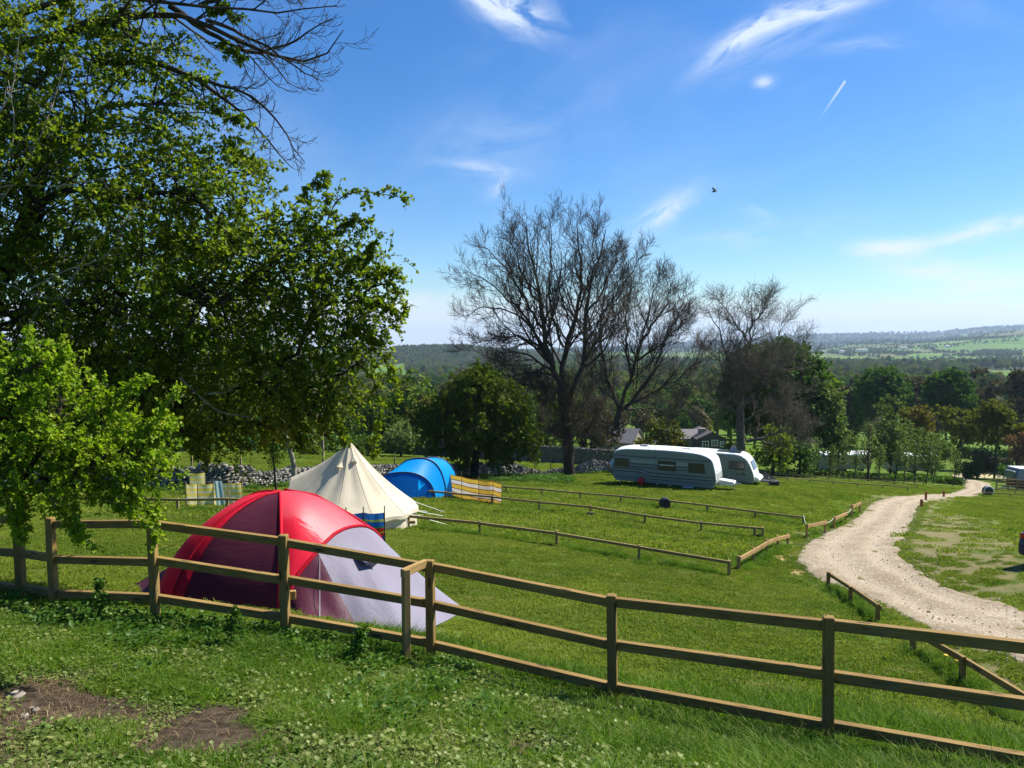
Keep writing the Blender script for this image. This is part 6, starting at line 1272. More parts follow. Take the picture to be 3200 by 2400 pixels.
# ---- individual trees and bushes beyond the wall
mid_tree('small_tree', 'slim pale-trunked leaning tree before the wall, just left of the bell tent', 880, 1240, 1400, 260, 1530, 41.5, M_HAW, 51, n_l=9, n_cl=120, spr=4, lvs=9, ls=.12, barkm=M_BARKP, trunk=.17, base=gp(908, 41.5), sl=.35, clr=.3)
tw_ = thing('sapling', 'thin dark sapling stem standing before the wall, between the pale windbreak and the bell tent', 'sapling', gp(856, 42)); b_ = gp(856, 42); P_ = np.array([smooth_path([b_, pt(853,1420,42), pt(850,1340,42)], 12)]); v_, q_ = tubes(P_-np.array(tuple(b_)), np.linspace(.07, .03, 12)[None], 6); link('stem', mesh_np('stem', v_, q_), M_BARK, tw_)
acc = Acc(); rg = np.random.default_rng(6); P2, R2 = grow(P_, np.full((1, 12), .03), 14, (.4, 1), .4, 60, 0, 6, .2, .5, rg, .006); v_, q_ = tubes(P2-np.array(tuple(b_)), R2, 3); acc.add(v_, q_); link('twigs', acc.mesh('twigs'), M_BARK, tw_)
aa = P2.reshape(-1, 3); M_ = 1400; bb_ = aa[rg.integers(0, len(aa), M_)]+rg.normal(0, .13, (M_, 3)); acc = Acc(); leaves(acc, bb_-np.array(tuple(b_)), rg.normal(size=(M_, 3)), rg.normal(size=(M_, 3)), .10*rg.uniform(.6, 1.3, M_), .5, rg.random(M_)); link('crown', acc.mesh('crown'), M_GRN, tw_, kind='stuff')
ps = gp(1006, 52); _t = thing('birch_tree', 'slender pale-stemmed tree rising behind the bell tent peak', 'tree', ps); P_ = np.array([smooth_path([ps, pt(1008,1360,52), pt(1003,1290,52), pt(1010,1230,52)], 12), smooth_path([pt(1006,1340,52), pt(985,1300,52), pt(970,1280,52), pt(962,1270,52)], 12)]); R_ = np.array([np.linspace(.11, .05, 12), np.linspace(.06, .02, 12)]); P2, R2 = grow(P_, R_, 8, (.4, 1), .35, 50, .05, 6, .15, .5, np.random.default_rng(3), .012); acc = Acc()
for a_, b_ in ((P_, R_), (P2, R2)): v_, q_ = tubes(a_-np.array(tuple(ps)), b_, 5); acc.add(v_, q_)
link('trunk_and_limbs', acc.mesh('trunk_and_limbs', True), M_BARKP, _t)
BG = [ # name, label, px, top, bottom, width, base, dist, material, lobes, clusters, leaf, cone
 ('bush','round grey-green bush at the far field edge, left of the blue tent',1248,1320,1424,135,0,99,M_PGRN,10,160,.20,0),
 ('bush','low bright green bush right behind the bell tent peak',1140,1376,1424,80,0,98,M_GRN,7,90,.18,0),
 ('bush','low yellow-green bush left of the bell tent peak',960,1385,1424,90,0,97,M_YGRN,7,90,.18,0),
 ('tree','tall olive-green tree behind the blue tent, left of the hawthorn',1335,1205,1420,170,0,112,M_OLIV,12,260,.28,0),
 ('tree','dark green tree beyond the far field, between the round bush and the olive tree',1180,1240,1420,150,0,116,M_GRN,12,260,.28,0),
 ('tree','wide mid-green tree beyond the far field, above the bell tent',1030,1245,1418,180,0,118,M_GRN,12,260,.28,0),
 ('tree','dark tree beyond the far field, seen under the hanging hawthorn crown',880,1230,1420,190,0,115,M_DGRN,12,260,.28,0),
 ('tree','dusky tree beyond the far field above the drystone wall',720,1240,1422,190,0,113,M_GRN,12,260,.28,0),
 ('tree','leftmost dusky tree visible beyond the far field',560,1230,1424,190,0,112,M_DGRN,12,260,.28,0),
 ('tree','brownish half-leafed tree above the round grey-green bush',1260,1200,1400,150,0,135,M_BRWN,12,220,.3,0),
 ('tree','yellow-green tree behind the crown of the hawthorn by the wall',1480,1160,1400,260,0,120,M_OLIV,14,300,.28,0),
 ('tree','dull green tree between the trunks of the two largest bare trees',1700,1230,1440,200,0,125,M_GRN,12,240,.28,0),
 ('tree','brown hazy tree behind the many-stemmed bare tree',1860,1220,1440,200,0,130,M_BRWN,12,240,.3,0),
 ('tree','green hedgerow tree in front of the barn roof, above the striped caravan',2075,1300,1430,120,0,120,M_OLIV,10,160,.24,0),
 ('shrub','yellow flowering shrub over the roof of the striped caravan, left',2020,1370,1410,60,0,118,M_GORS,6,80,.16,0),
 ('shrub','yellow flowering shrub over the roof of the striped caravan, beside the chimney gable',2130,1375,1410,90,0,119,M_GORS,6,90,.16,0),
 ('shrub','small yellow shrub just right of the dark stone gable',2290,1385,1420,50,0,119,M_GORS,5,60,.16,0),
 ('chestnut_tree','large dark dome-shaped tree in full leaf behind the rounded bare tree',2425,1062,1400,330,0,118,M_DGRN,30,1500,.34,0),
 ('chestnut_tree','lower paler lobe of full-leaved tree at the right flank of the large dark dome',2560,1180,1440,150,0,112,M_PGRN,16,500,.28,0),
 ('tree','fresh light-green small tree right beside the white caravan',2420,1320,1470,150,0,96,M_YGRN,11,220,.2,.3),
 ('tree','dark hedge tree behind the hitch of the white caravan',2500,1370,1485,120,0,104,M_DGRN,9,160,.2,0),
 ('birch_tree','tall silvery-green tree in the middle of the young birches',2790,1250,1470,210,0,114,M_PGRN,14,330,.22,.4),
 ('birch_tree','bronze-tinted tree just right of the tallest silvery birch',2870,1210,1440,110,0,120,M_ORNG,12,220,.24,.4),
 ('birch_tree','pale small tree in front of the left static caravan',2625,1335,1470,120,0,112,M_PGRN,10,170,.2,.3),
 ('birch_tree','pale tree right of the bronze one, over the right static caravan',2920,1330,1480,120,0,116,M_PGRN,10,170,.2,.3),
 ('chestnut_tree','dark round full-leaved tree, left one of the two in the middle distance',2757,1148,1330,165,0,215,M_DGRN,20,800,.46,0),
 ('chestnut_tree','dark round full-leaved tree, right one of the two in the middle distance',2964,1150,1330,140,0,212,M_DGRN,20,760,.46,0),
 ('maple_tree','yellow-green maple with a forked dark trunk beside the track, left of two',3010,1262,1410,170,0,150,M_OLIV,13,260,.34,.2),
 ('maple_tree','yellow-green maple right of two, above the clipped bush',3120,1245,1420,150,0,128,M_OLIV,13,260,.30,.2),
 ('bush','dark rounded bush with a reddish top, right of the track bend',3065,1402,1478,95,0,126,M_BRWN,8,170,.2,0),
 ('bush','black-green hedge bush left beneath the reddish one',3035,1440,1482,80,0,124,M_DGRN,7,120,.2,0),
 ('cherry_tree','pinkish blossoming tree at the right edge',3185,1350,1450,90,0,122,M_PINK,8,140,.22,0),
 ('tree','bright yellow-green round tree in the wood behind the dark dome',2610,1160,1280,70,0,260,M_YGRN,8,130,.5,0),
 ('tree','brown leafless round tree left of the dark pair',2670,1160,1330,120,0,235,M_BRWN,11,260,.5,0),
 ('tree','brown leafless tree between the dark pair',2865,1145,1320,110,0,240,M_BRWN,11,260,.5,0),
 ('tree','tall brown leafless tree right of the dark pair',3080,1130,1340,150,0,230,M_BRWN,11,280,.5,0),
 ('tree','brown budding tree at the right edge of the wood',3180,1135,1380,140,0,210,M_BRWN,11,280,.5,0)]
for k, (nm, lb, px, t_, bt_, w_, _, d, mt, nl, nc, ls, cone) in enumerate(BG):
    mid_tree(nm, lb, px, t_, bt_, w_, 0, d, mt, 100+k, n_l=nl, n_cl=nc, spr=3, lvs=7, ls=ls*(1.25), trunk=.18 if d < 150 else .3, cat='bush' if nm in ('bush', 'shrub') else 'tree', cone=cone, sl=.5+.002*d, clr=.4, dome_=(nm == 'chestnut_tree'))
# ---- row of young thin birches along the pitch edge, one of each shown
gyb = 'young birches planted along the far low rails'
rg = np.random.default_rng(12)
YB = [(2440,1500,1400,104),(2470,1500,1390,106),(2520,1496,1400,104),(2556,1500,1380,105),(2600,1505,1400,106),(2645,1506,1385,105),(2680,1508,1400,107),(2724,1508,1330,104),(2757,1512,1400,106),(2805,1515,1390,104),(2838,1516,1385,105),(2870,1520,1390,102),(2906,1523,1380,103),(2928,1520,1395,104),(2992,1510,1415,103)]
words_ = ['leftmost','second','third','fourth','fifth','sixth','seventh','eighth and thickest','ninth','tenth','eleventh','twelfth','thirteenth','fourteenth','last, standing alone by the track']
for k, (px, pyb, pyt, d) in enumerate(YB):
    b_ = gp(px, d); root = thing('young_birch', f'young birch, {words_[k]} from the left along the far rails', 'tree', b_, group=gyb); top = pt(px+rg.uniform(-8, 8), pyt, d)
    P_ = np.array([smooth_path([b_, b_.lerp(top, .5)+Vector((rg.normal(0, .12), 0, 0)), top], 12)]); R_ = np.linspace(.09 if k != 7 else .2, .03, 12)[None]; P2, R2 = grow(P_, R_, 26, (.2, 1), .30, 38, .12, 5, .15, .5, rg, .014); acc = Acc()
    for a_, c_ in ((P_, R_), (P2, R2)): v_, q_ = tubes(a_-np.array(tuple(b_)), c_, 4); acc.add(v_, q_)
    link('trunk', acc.mesh('trunk'), M_TWIG, root); aa = P2[:, 1:].reshape(-1, 3); M_ = 420; bb_ = aa[rg.integers(0, len(aa), M_)]+rg.normal(0, .22, (M_, 3)); acc = Acc()
    leaves(acc, bb_-np.array(tuple(b_)), rg.normal(size=(M_, 3)), rg.normal(size=(M_, 3)), .17*rg.uniform(.6, 1.3, M_), .5, rg.random(M_)); link('crown', acc.mesh('crown'), M_PGRN, root, kind='stuff')

# ------------------------------------------------------------ scattering (grass, cover, far woods)
def scatter_group():
    ng = bpy.data.node_groups.new('scatter', 'GeometryNodeTree'); ng.interface.new_socket('Geometry', in_out='INPUT', socket_type='NodeSocketGeometry'); ng.interface.new_socket('Source', in_out='INPUT', socket_type='NodeSocketObject'); ng.interface.new_socket('Geometry', in_out='OUTPUT', socket_type='NodeSocketGeometry')
    i_ = ng.nodes.new('NodeGroupInput'); o_ = ng.nodes.new('NodeGroupOutput'); ip = ng.nodes.new('GeometryNodeInstanceOnPoints'); ob = ng.nodes.new('GeometryNodeObjectInfo'); ob.inputs['As Instance'].default_value = True
    ra = ng.nodes.new('GeometryNodeInputNamedAttribute'); ra.data_type = 'FLOAT_VECTOR'; ra.inputs['Name'].default_value = 'rot'; sa = ng.nodes.new('GeometryNodeInputNamedAttribute'); sa.data_type = 'FLOAT_VECTOR'; sa.inputs['Name'].default_value = 'scl'
    L = ng.links.new; L(i_.outputs[0], ip.inputs['Points']); L(i_.outputs[1], ob.inputs['Object']); L(ob.outputs['Geometry'], ip.inputs['Instance']); L(ra.outputs['Attribute'], ip.inputs['Rotation']); L(sa.outputs['Attribute'], ip.inputs['Scale']); L(ip.outputs[0], o_.inputs[0]); return ng
SG = scatter_group()
def scatter(name, src, P, rot, scl):
    me = bpy.data.meshes.new(name); me.vertices.add(len(P)); me.vertices.foreach_set('co', np.asarray(P, np.float32).ravel())
    for nm, v in (('rot', rot), ('scl', scl)):
        a_ = me.attributes.new(nm, 'FLOAT_VECTOR', 'POINT'); a_.data.foreach_set('vector', np.asarray(v, np.float32).ravel())
    o = link(name, me, None, kind='stuff'); md = o.modifiers.new('scatter', 'NODES'); md.node_group = SG
    for it in SG.interface.items_tree:
        if it.name == 'Source': md[it.identifier] = src
    return o
def source(name, acc, mat):
    me = acc.mesh(name); me.materials.append(mat); return bpy.data.objects.new(name, me)   # not linked: only its copies stand in the scene
def blade_patch(name, n, size, h, mat, rng, wdt=.004, curl=.5, lean=.35, seeds=0):
    acc = Acc(); x = rng.uniform(-size/2, size/2, n); y = rng.uniform(-size/2, size/2, n); a_ = rng.uniform(0, 2*np.pi, n); hh = h*rng.uniform(.45, 1.2, n); le = rng.normal(0, lean, (n, 2)); w_ = wdt*rng.uniform(.7, 1.3, n)
    b0 = np.stack([x-np.cos(a_)*w_, y-np.sin(a_)*w_, np.full(n, -.03)], 1); b1 = np.stack([x+np.cos(a_)*w_, y+np.sin(a_)*w_, np.full(n, -.03)], 1); md = np.stack([x+le[:, 0]*hh*.4, y+le[:, 1]*hh*.4, hh*.6], 1); ca_ = np.stack([np.cos(a_)*w_*.8, np.sin(a_)*w_*.8, 0*a_], 1)
    tp = np.stack([x+le[:, 0]*hh*(1+curl), y+le[:, 1]*hh*(1+curl), hh*.95], 1); V_ = np.stack([b0, b1, md+ca_, md-ca_, tp], 1).reshape(-1, 3); k = np.arange(n)[:, None]*5
    acc.add(V_, q=k+np.array([0, 1, 2, 3]), t=k+np.array([3, 2, 4]), a=np.repeat(rng.random(n), 5)); return source(name, acc, mat)
def leaf_patch(name, n, size, h, ls, mat, rng, up=1.2, width=.55, five=False):
    acc = Acc(); c = np.stack([rng.uniform(-size/2, size/2, n), rng.uniform(-size/2, size/2, n), rng.uniform(0, h, n)], 1); d_ = rng.normal(size=(n, 3)); d_[:, 2] *= .3; nn = rng.normal(0, .5, (n, 3))+np.array([0, 0, up]); leaves(acc, c, d_, nn, ls*rng.uniform(.5, 1.3, n), width, rng.random(n), .12)
    return source(name, acc, mat)
def slope_rot(x, y, rng, tilt=.06):
    e = .3; gx_ = (H(x+e, y)-H(x-e, y))/(2*e); gy_ = (H(x, y+e)-H(x, y-e))/(2*e); return np.stack([np.arctan(gy_)+rng.normal(0, tilt, len(x)), -np.arctan(gx_)+rng.normal(0, tilt, len(x)), np.zeros(len(x))], 1)
rg = np.random.default_rng(99)
def region(n, d0, d1, px0=-250, px1=3450, power=1.0):
    """points spread evenly over the ground seen between two distances"""
    d = np.sqrt(rg.uniform(d0**2, d1**2, n)) if power == 1 else rg.uniform(d0, d1, n); px = rg.uniform(px0, px1, n); x = (px-1600)/F*d; return x, d
fence_line = np.array([(t_[1].x, t_[1].y) for t_ in tops])
def bank_side(x, y): return y-np.interp(x, fence_line[:, 0], fence_line[:, 1])
def on_track(x, y, m=.0): return sdf(TRACK_POLY, x, y) < m
tentpoly = np.array([(C0.x-2.3, C0.y-2.0), (C0.x+2.2, C0.y-2.1), (-1.5, 12.7), (-.8, 15.4), (-2.4, 16.2), (C0.x, C0.y+2), (C0.x-2.3, C0.y+1.8)])
def clear_of(x, y):
    ok = ~on_track(x, y, .05)&~inside(tentpoly, x, y)&(np.hypot(x-bc.x, y-bc.y) > 2.5)
    return ok
def put(name, src, x, y, smin, smax, rng=rg, zs=1.0, dz=0.0, keep=None):
    k = np.ones(len(x), bool) if keep is None else keep; x, y = x[k], y[k]; z = H(x, y)+dz; r_ = slope_rot(x, y, rng); yaw_ = rng.uniform(0, 6.28, len(x)); r_[:, 2] = yaw_
    s_ = rng.uniform(smin, smax, len(x)); return scatter(name, src, np.stack([x, y, z], 1), np.stack([0*x+rng.normal(0, .05, len(x)), 0*x+rng.normal(0, .05, len(x)), yaw_], 1), np.stack([s_, s_, s_*zs], 1))
G1 = blade_patch('grass_source', 300, .42, .12, M_GRASS, rg, .0045, .6, .7); G2 = blade_patch('grass_source', 420, .5, .034, M_LAWN, rg, .007, .5, 1.1); G3 = blade_patch('grass_source', 260, .5, .24, M_GRASS, rg, .005, .8, .4); G4 = blade_patch('grass_source', 380, 1.2, .05, M_LAWN, rg, .014, .5, 1.0)
W1_ = leaf_patch('weed_source', 150, .42, .05, .036, M_WEED, rg); N1_ = leaf_patch('nettle_source', 46, .34, .15, .06, M_NETT, rg, 1.0, .42); S1_ = blade_patch('straw_source', 26, .4, .03, M_STRAW, rg, .003, 3.0, 2.2)
def WALLD(x, y): return segdist(WX[:, :2], x, y)
def soil_at(x, y): return masks(x, y)
x, y = region(5200, 4.6, 12.5, -450, 3700); bs = bank_side(x, y); s0, _, _ = masks(x, y); wn = fnoise(x, y, 44, 3, 1.3); lefty = (x < 1.3+wn*1.4)
near_ = (bs < .35)&(rg.random(len(x)) > s0*1.3)
put('bank_grass', G1, x, y, .6, 1.15, keep=near_&(~lefty|(wn > .25)|(rg.random(len(x)) < .25)), zs=.9)
x2, y2 = region(5200, 4.6, 12.0, -450, 2300); bs2 = bank_side(x2, y2); s2, _, _ = masks(x2, y2); w2_ = fnoise(x2, y2, 44, 3, 1.3)
put('ground_ivy', W1_, x2, y2, .6, 1.15, keep=(bs2 < .1)&(rg.random(len(x2)) > s2*1.25)&((x2 < 1.5-w2_*1.5)|(rg.random(len(x2)) < .18)))
x3, y3 = region(1500, 5, 12.6, -450, 2100); b3 = bank_side(x3, y3); s3, _, _ = masks(x3, y3); w3_ = fnoise(x3, y3, 61, 3, 1.6)
put('nettle_bed', N1_, x3, y3, .6, 1.2, keep=(b3 < .25)&(s3 < .3)&(((b3 > -1.1)&(x3 < -.5))|((w3_ > .55)&(x3 < 0))|((w3_ > .8)&(b3 > -.7))))
x4, y4 = region(1500, 4.8, 10.5, -450, 2900); s4, _, _ = masks(x4, y4); w4_ = fnoise(x4, y4, 70, 3, 1.1)
put('dead_stalks', S1_, x4, y4, .5, 1.0, keep=(bank_side(x4, y4) < -.2)&((s4 > .15)|(w4_ > .3)), zs=1)
# long uncut grass just beyond the tall fence
x, y = region(1700, 7, 15.5, 900, 3600); b = bank_side(x, y); wn = fnoise(x, y, 81, 3, 1.0)
put('long_grass', G3, x, y, .6, 1.05, keep=(b > -.15)&(b < 1.9+wn*.5+np.clip(x-2, 0, 3)*.35)&clear_of(x, y)&(x > -2.2), zs=.9)
# mown pitches
x, y = region(9500, 9, 27, -150, 3350); b = bank_side(x, y); _, d5, sn5 = masks(x, y)
put('lawn_grass', G2, x, y, .8, 1.2, keep=(b > .3)&clear_of(x, y)&(rg.random(len(x)) < (1-d5)**4+.09)&(sn5 < .4))
x, y = region(24000, 26, 100, -100, 3350); _, d6, sn6 = masks(x, y); tin = rg.random(len(x)) < np.interp(y, [60, 100], [1, .25])
put('lawn_grass', G4, x, y, .8, 1.2, keep=tin&clear_of(x, y)&(rg.random(len(x)) < (1-d6)**4+.09)&(sn6 < .4)&(WALLD(x, y) > .5))
# tufts left unmown under the low rails and along the tents, fences and wall
xs, ys_ = [], []
for k, st_ in enumerate(STRIPS):
    P = np.array(st_); sg = np.linalg.norm(np.diff(P, axis=0), axis=1)
    if P[:, 1].mean() > 85: continue
    n_ = int(sg.sum()*9); u_ = rg.uniform(0, sg.sum(), n_); c_ = np.r_[0, np.cumsum(sg)]; wv_ = .20
    xs.append(np.interp(u_, c_, P[:, 0])+rg.normal(0, wv_, n_)); ys_.append(np.interp(u_, c_, P[:, 1])+rg.normal(-.05, wv_, n_))
sx_ = np.concatenate(xs); sy_ = np.concatenate(ys_)
put('uncut_grass_strips', G3, sx_, sy_, .45, .95, keep=clear_of(sx_, sy_), zs=.8)
u_ = rg.uniform(0, tot, 900); wx_ = np.interp(u_, wsn, WX[:, 0])+rg.normal(0, .3, 900); wy_ = np.interp(u_, wsn, WX[:, 1])-.5-abs(rg.normal(0, .6, 900)); N2_ = leaf_patch('nettle_source', 90, .9, .5, .14, M_NETT, rg, 1.0, .42)
put('wall_foot_weeds', N2_, wx_, wy_, .35, .8, keep=(rg.random(900) < .8))
x, y = region(200, 56, 63, 1540, 1790, 2); put('nettle_patch', N2_, x, y, .4, .8)
# grass fringe on the edges of the track
ii_ = rg.integers(0, 250, 900); sd2 = rg.random(900) < .5; ex = np.where(sd2, Lc[ii_, 0], Rc[ii_, 0])+rg.normal(0, .12, 900); ey = np.where(sd2, Lc[ii_, 1], Rc[ii_, 1])+rg.normal(0, .12, 900)
put('track_edge_grass', G2, ex+np.where(sd2, -.15, .2), ey, .6, 1.1, keep=(ey < 60))
# dandelions by the low rail
gd = 'dandelions flowering by the low rail at right'
for k, (px, py, lb) in enumerate([(2950,2090,'leftmost'),(2972,2094,'front of the close cluster'),(2982,2099,'right of the close cluster'),(2988,2108,'rightmost'),(2962,2113,'lowest'),(2992,2205,'single one farther down under the middle rail')]):
    p = at(px, py); fl_ = thing('dandelion', f'yellow dandelion head by the low rail, {lb}', 'flower', p, group=gd); h_ = .24; mb = MB(); mb.tube([p, p+Vector((.02, 0, h_))], .004, 4); mb.build('stem', M_NETT, fl_)
    mb = MB(); rws = [[p+Vector((.02+r_*math.cos(j*PI/5)*(1.15 if j % 2 else .9), r_*math.sin(j*PI/5), h_+z_)) for j in range(10)] for r_, z_ in ((.008, -.01), (.042, .006), (.035, .02), (.004, .026))]; mb.loft(rws, closed=True).build('flower_head', M_DAND, fl_)
# tall umbellifer by the left posts
for px, d, h_, lb in ((268, 9.6, .58, 'tall dark cow parsley stem before the left end of the tall fence'), (700, 9.0, .42, 'small leafy nettle clump below the bottom rail of the tall fence'), (1105, 8.9, .45, 'leafy nettle clump poking up to the bottom rail beneath the porch of the red tent')):
    p = gp(px, d); rt_ = thing('weed', lb, 'plant', p); P_ = np.array([smooth_path([p, p+Vector((.03, 0, h_*.6)), p+Vector((.06, .02, h_))], 12)]); P2, R2 = grow(P_, np.linspace(.006, .003, 12)[None], 11, (.25, 1), .28, 48, .05, 5, .12, .6, rg, .002); acc = Acc()
    for a_, c_ in ((P_, np.linspace(.006, .003, 12)[None]), (P2, R2)): v_, q_ = tubes(a_-np.array(tuple(p)), c_, 4); acc.add(v_, q_)
    link('stem', acc.mesh('stem'), M_NETT, rt_); aa = P2[:, 2:].reshape(-1, 3); M_ = 240; bb_ = aa[rg.integers(0, len(aa), M_)]+rg.normal(0, .02, (M_, 3)); acc = Acc(); leaves(acc, bb_-np.array(tuple(p)), rg.normal(size=(M_, 3)), rg.normal(size=(M_, 3))+np.array([0, 0, .6]), .045*rg.uniform(.6, 1.3, M_), .4, rg.random(M_)); link('leaf', acc.mesh('leaf'), M_NETT, rt_, kind='stuff')
# pale stones lying on the bank
gst = 'pale stones lying on the near bank'
for k, (px, py, s_, lb) in enumerate([(1004,2236,.20,'largest pale limestone on the bank, left of centre near the bottom edge'),(48,2178,.13,'flat pale stone on the dark soil near the left edge'),(105,2222,.09,'small white stone on the soil patch at left'),(75,2240,.07,'tiny white stone just left of the other on the soil patch'),(128,2362,.08,'small buff stone on bare soil at the bottom left')]):
    p = at(px, py); o = bpy.data.objects.new('stone', SME[k].copy()); o.data.materials.clear(); o.data.materials.append(M_CHIP); COL.objects.link(o); o.location = p+Vector((0, 0, s_*.10)); o.scale = (s_*1.1, s_, s_*.8); o.rotation_euler = (.1, .15, k*1.3); tag(o, lb, 'stone', gst)
# bird
bp = pt(2232, 598, 26); bd = thing('bird', 'small black bird in flight above the bare trees', 'bird', bp); mb = MB()
n = 8; rws = [[bp+Vector((x_, r_*math.cos(2*PI*j/n), z_+r_*math.sin(2*PI*j/n))) for j in range(n)] for x_, r_, z_ in ((-.11, .008, -.02), (-.06, .03, -.01), (0, .042, 0), (.05, .036, .005), (.08, .024, .02), (.11, .018, .028), (.135, .003, .026))]
mb.loft(rws, closed=True); mb.build('body', M_BLK, bd, smooth=True)
for sy in (-1, 1): MB().add([bp+Vector((.04, 0, .03)), bp+Vector((-.03, 0, .03)), bp+Vector((-.05+sy*.05, sy*.05, .10)), bp+Vector((.05+sy*.09, sy*.10, .12)), bp+Vector((.0+sy*.14, sy*.14, .17)), bp+Vector((.04, 0, .038))], [(0, 1, 2, 3), (3, 2, 4), (5, 3, 2, 1)]).build('wing', M_BLK, bd)
MB().add([bp+Vector((-.10, -.01, -.02)), bp+Vector((-.10, .01, -.02)), bp+Vector((-.17, .03, -.04)), bp+Vector((-.17, -.03, -.04)), bp+Vector((-.10, 0, -.01))], [(0, 1, 2, 3), (0, 4, 3), (4, 1, 2), (3, 4, 2)]).build('tail', M_BLK, bd)

bd_s = .72
for o_ in [bd]: o_.scale = (bd_s, bd_s, bd_s)
# ------------------------------------------------------------ woods in the valley and on the hills
def tree_source(name, mat, rng, w_=7., h_=9., n=520, ls=.75, dome=.75):
    acc = Acc(); nl = 14; c = unit(rng.normal(size=(nl, 3)))*rng.uniform(.25, .62, (nl, 1))*np.array([w_/2, w_/2, h_*.42])+np.array([0, 0, h_*.56]); li = rng.integers(0, nl, n); r_ = w_*.19*rng.uniform(.85, 1.15, nl); v = unit(rng.normal(size=(n, 3))); p = c[li]+v*r_[li][:, None]*rng.uniform(.7, 1.08, (n, 1))
    leaves(acc, p, rng.normal(size=(n, 3)), v+rng.normal(0, .5, (n, 3)), ls*rng.uniform(.6, 1.3, n), .6, rng.random(n)); tr_P = np.array([[[0, 0, -1], [0, 0, h_*.25], [0, 0, h_*.6]]], float); v_, q_ = tubes(tr_P, np.array([[.35, .3, .15]]), 5); acc.add(v_, q_)
    # dark inner mass keeps the crown from being see-through
    me = acc.mesh(name); me.materials.append(mat); return bpy.data.objects.new(name, me)
def big_leaf(name, c1, c2): return m_leaf(name, c1, c2, None, .2, .02, .15)
KINDS = [('green', big_leaf('wood green', (.085, .145, .018), (.165, .225, .03)), .34), ('dark', big_leaf('wood dark green', (.045, .095, .018), (.085, .15, .026)), .20), ('olive', big_leaf('wood olive', (.15, .16, .034), (.23, .225, .045)), .20), ('brown', big_leaf('wood brown', (.12, .105, .065), (.19, .165, .10)), .20), ('yellow', big_leaf('wood yellow green', (.12, .18, .02), (.20, .24, .03)), .06)]
SRC = [[tree_source('tree_source', m_, rg, 7.2, h_, 620, .62) for h_ in (8.5, 10.5)] for _, m_, _ in KINDS]
def woods(name, x, y, smin, smax, seed=0, dz=-.6, kinds=None):
    r_ = np.random.default_rng(seed); kn = fnoise(x, y, 5, 2, .012)*.35+r_.random(len(x))*.9; cum = np.cumsum([k[2] for k in KINDS]); ki = np.searchsorted(cum, np.clip(kn/1.25+.12, 0, .999)); ki = np.where(r_.random(len(x)) < .35, r_.integers(0, 4, len(x)), np.clip(ki, 0, 4))
    if kinds is not None: ki = r_.choice(kinds, len(x))
    z = H(x, y)+dz
    for k in range(len(KINDS)):
        for v_ in range(2):
            q_ = (ki == k)&((np.arange(len(x)) % 2) == v_)
            if q_.sum() == 0: continue
            n_ = int(q_.sum()); s_ = r_.uniform(smin, smax, n_); scatter(name, SRC[k][v_], np.stack([x[q_], y[q_], z[q_]], 1), np.stack([0*s_, 0*s_, r_.uniform(0, 6.28, n_)], 1), np.stack([s_, s_, s_*r_.uniform(.8, 1.15, n_)], 1))
def az(x, y): return 1600+F*x/np.maximum(y, 1)
# belt right beyond the fields
x, y = region(760, 128, 330, -600, 3900); a_ = az(x, y)
keep = (y > np.interp(a_, [-600, 1300, 1600, 2000, 2400, 2600, 3200, 3900], [128, 128, 140, 185, 185, 225, 245, 245])); woods('valley_woodland', x[keep], y[keep], .8, 1.5, 1)
x, y = region(2600, 330, 800, -900, 4300); woods('valley_woodland', x, y, .9, 1.7, 2)
x, y = region(3400, 800, 1500, -900, 4300); n_ = fnoise(x, y, 91, 3, .006); a_ = az(x, y); keep = (n_ > -.35)&~((a_ > 1120)&(a_ < 1285)&(y > 1020)); woods('valley_woodland', x[keep], y[keep], 1.1, 2.0, 3)
# wooded hill at left, fields left open
x, y = region(17000, 1400, 2800, -1000, 2300); keep = wood_mask(x, y)[1]; woods('wooded_hillside', x[keep], y[keep], 1.1, 1.7, 4, kinds=[0, 0, 1, 3, 3, 2])
x, y = region(6000, 1450, 2400, 1900, 4300); m_, w1_, _ = wood_mask(x, y); keep = m_&~w1_; woods('far_woodland', x[keep], y[keep], 1.1, 1.8, 5, kinds=[0, 1, 3, 3])
# hedgerows and copses on the green hillside at right
xs, ys_ = [], []
for k in range(46):
    p0 = rg.uniform(2350, 3500); d0 = rg.uniform(1950, 4300); an_ = rg.choice([0.1, 1.5])+rg.normal(0, .3); L_ = rg.uniform(150, 520); n_ = int(L_/9); u_ = rg.uniform(0, L_, n_); cx, cy = (p0-1600)/F*d0, d0
    xs.append(cx+u_*math.cos(an_)+rg.normal(0, 3, n_)); ys_.append(cy+u_*math.sin(an_)+rg.normal(0, 3, n_))
for k in range(26):
    p0 = rg.uniform(2450, 3450); d0 = rg.uniform(2000, 4300); n_ = int(rg.integers(12, 120)); cx, cy = (p0-1600)/F*d0, d0; r_ = 8*math.sqrt(n_)*.6; xs.append(cx+rg.normal(0, r_*1.4, n_)); ys_.append(cy+rg.normal(0, r_*.7, n_))
x, y = np.concatenate(xs), np.concatenate(ys_); woods('hillside_copses', x, y, .8, 1.5, 6, kinds=[0, 1, 1, 3])
x, y = region(13000, 4250, 9300, -600, 4000); n_ = wood_mask(x, y)[0]; woods('distant_woods', x[n_], y[n_], 2.2, 3.6, 7, kinds=[1, 3])
x, y = region(2600, 7800, 8800, -600, 4000); n_ = fnoise(x, y, 98, 3, .003); woods('ridge_trees', x[n_ > .1], y[n_ > .1], 1.5, 2.6, 8, kinds=[1, 3])
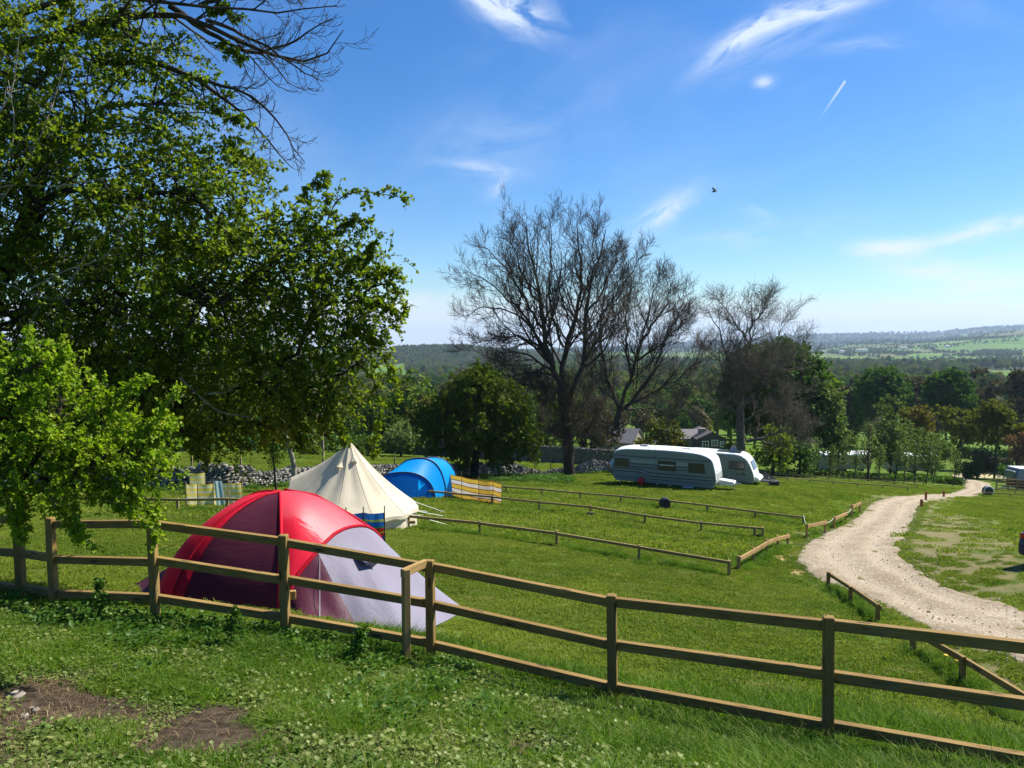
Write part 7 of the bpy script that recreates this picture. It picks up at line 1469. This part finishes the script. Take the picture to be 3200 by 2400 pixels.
# hedges in the middle distance at right
def hedge(label, P, h, w_, mat, n=700, ls=.32):
    b_ = P[0]; f = thing('hedge', label, 'hedge', b_, group='clipped hedges across the far fields'); r_ = np.random.default_rng(len(label)); s_ = r_.random(n); i_ = np.clip((s_*(len(P)-1)).astype(int), 0, len(P)-2); fr = (s_*(len(P)-1)-i_)[:, None]; A_ = np.array([tuple(p) for p in P]); c = A_[i_]*(1-fr)+A_[i_+1]*fr
    c[:, 0] += r_.normal(0, .2, n); c[:, 1] += r_.uniform(-w_/2, w_/2, n); c[:, 2] = H(c[:, 0], c[:, 1])+h*r_.random(n)**.7; acc = Acc(); leaves(acc, c-np.array(tuple(b_)), r_.normal(size=(n, 3)), r_.normal(size=(n, 3)), ls*r_.uniform(.6, 1.3, n), .6, r_.random(n)); link('foliage', acc.mesh('foliage'), mat, f, kind='stuff')
hedge('long dark hedge across the far field at right, behind the maples', [pt(2900,1412,190), pt(3050,1413,188), pt(3300,1413,186)], 2.6, 2.0, M_DGRN, 3000, .5)
hedge('second hedge nearer the track, below the long dark one, right of the birches', [pt(3090,1440,158), pt(3200,1442,156), pt(3330,1444,154)], 2.2, 1.6, M_BRWN, 1400, .4)
hedge('low dark hedge in shade right behind the clipped bush and the trailer', [pt(3000,1478,132), pt(3150,1476,130), pt(3330,1480,128)], 1.9, 1.5, M_DGRN, 1800, .36)
hedge('dark undergrowth at the foot of the young birches', [gp(2440,109), gp(2640,109), gp(2800,108), gp(2960,107), gp(3020,106)], .9, 2.4, M_DGRN, 3600, .24)
hedge('hedge closing the far field behind the bell tent and blue tent', [gp(300,106), gp(800,107), gp(1200,107), gp(1350,106)], 2.4, 2.5, M_DGRN, 4500, .34)

# ------------------------------------------------------------ air
zlo = float(gz.min())-1.5; zhi = max(float(gz.max())+60, 60)
R_ = 14200
mb = MB(); mb.add([(-R_, -R_, zlo), (R_, -R_, zlo), (R_, R_, zlo), (-R_, R_, zlo), (-R_, -R_, zhi), (R_, -R_, zhi), (R_, R_, zhi), (-R_, R_, zhi)], [(0, 3, 2, 1), (4, 5, 6, 7), (0, 1, 5, 4), (1, 2, 6, 5), (2, 3, 7, 6), (3, 0, 4, 7)])
m = bpy.data.materials.new('thin haze'); m.use_nodes = True; t = NT(m.node_tree)
for nd in list(t.n): t.n.remove(nd)
out = t.new('ShaderNodeOutputMaterial'); pv = t.new('ShaderNodeVolumePrincipled'); pv.inputs['Density'].default_value = HAZE; pv.inputs['Color'].default_value = (.60, .78, 1.0, 1); pv.inputs['Anisotropy'].default_value = .2; t.l.new(pv.outputs[0], out.inputs['Volume'])
if HAZE > 0: mb.build('haze', m, kind='stuff')
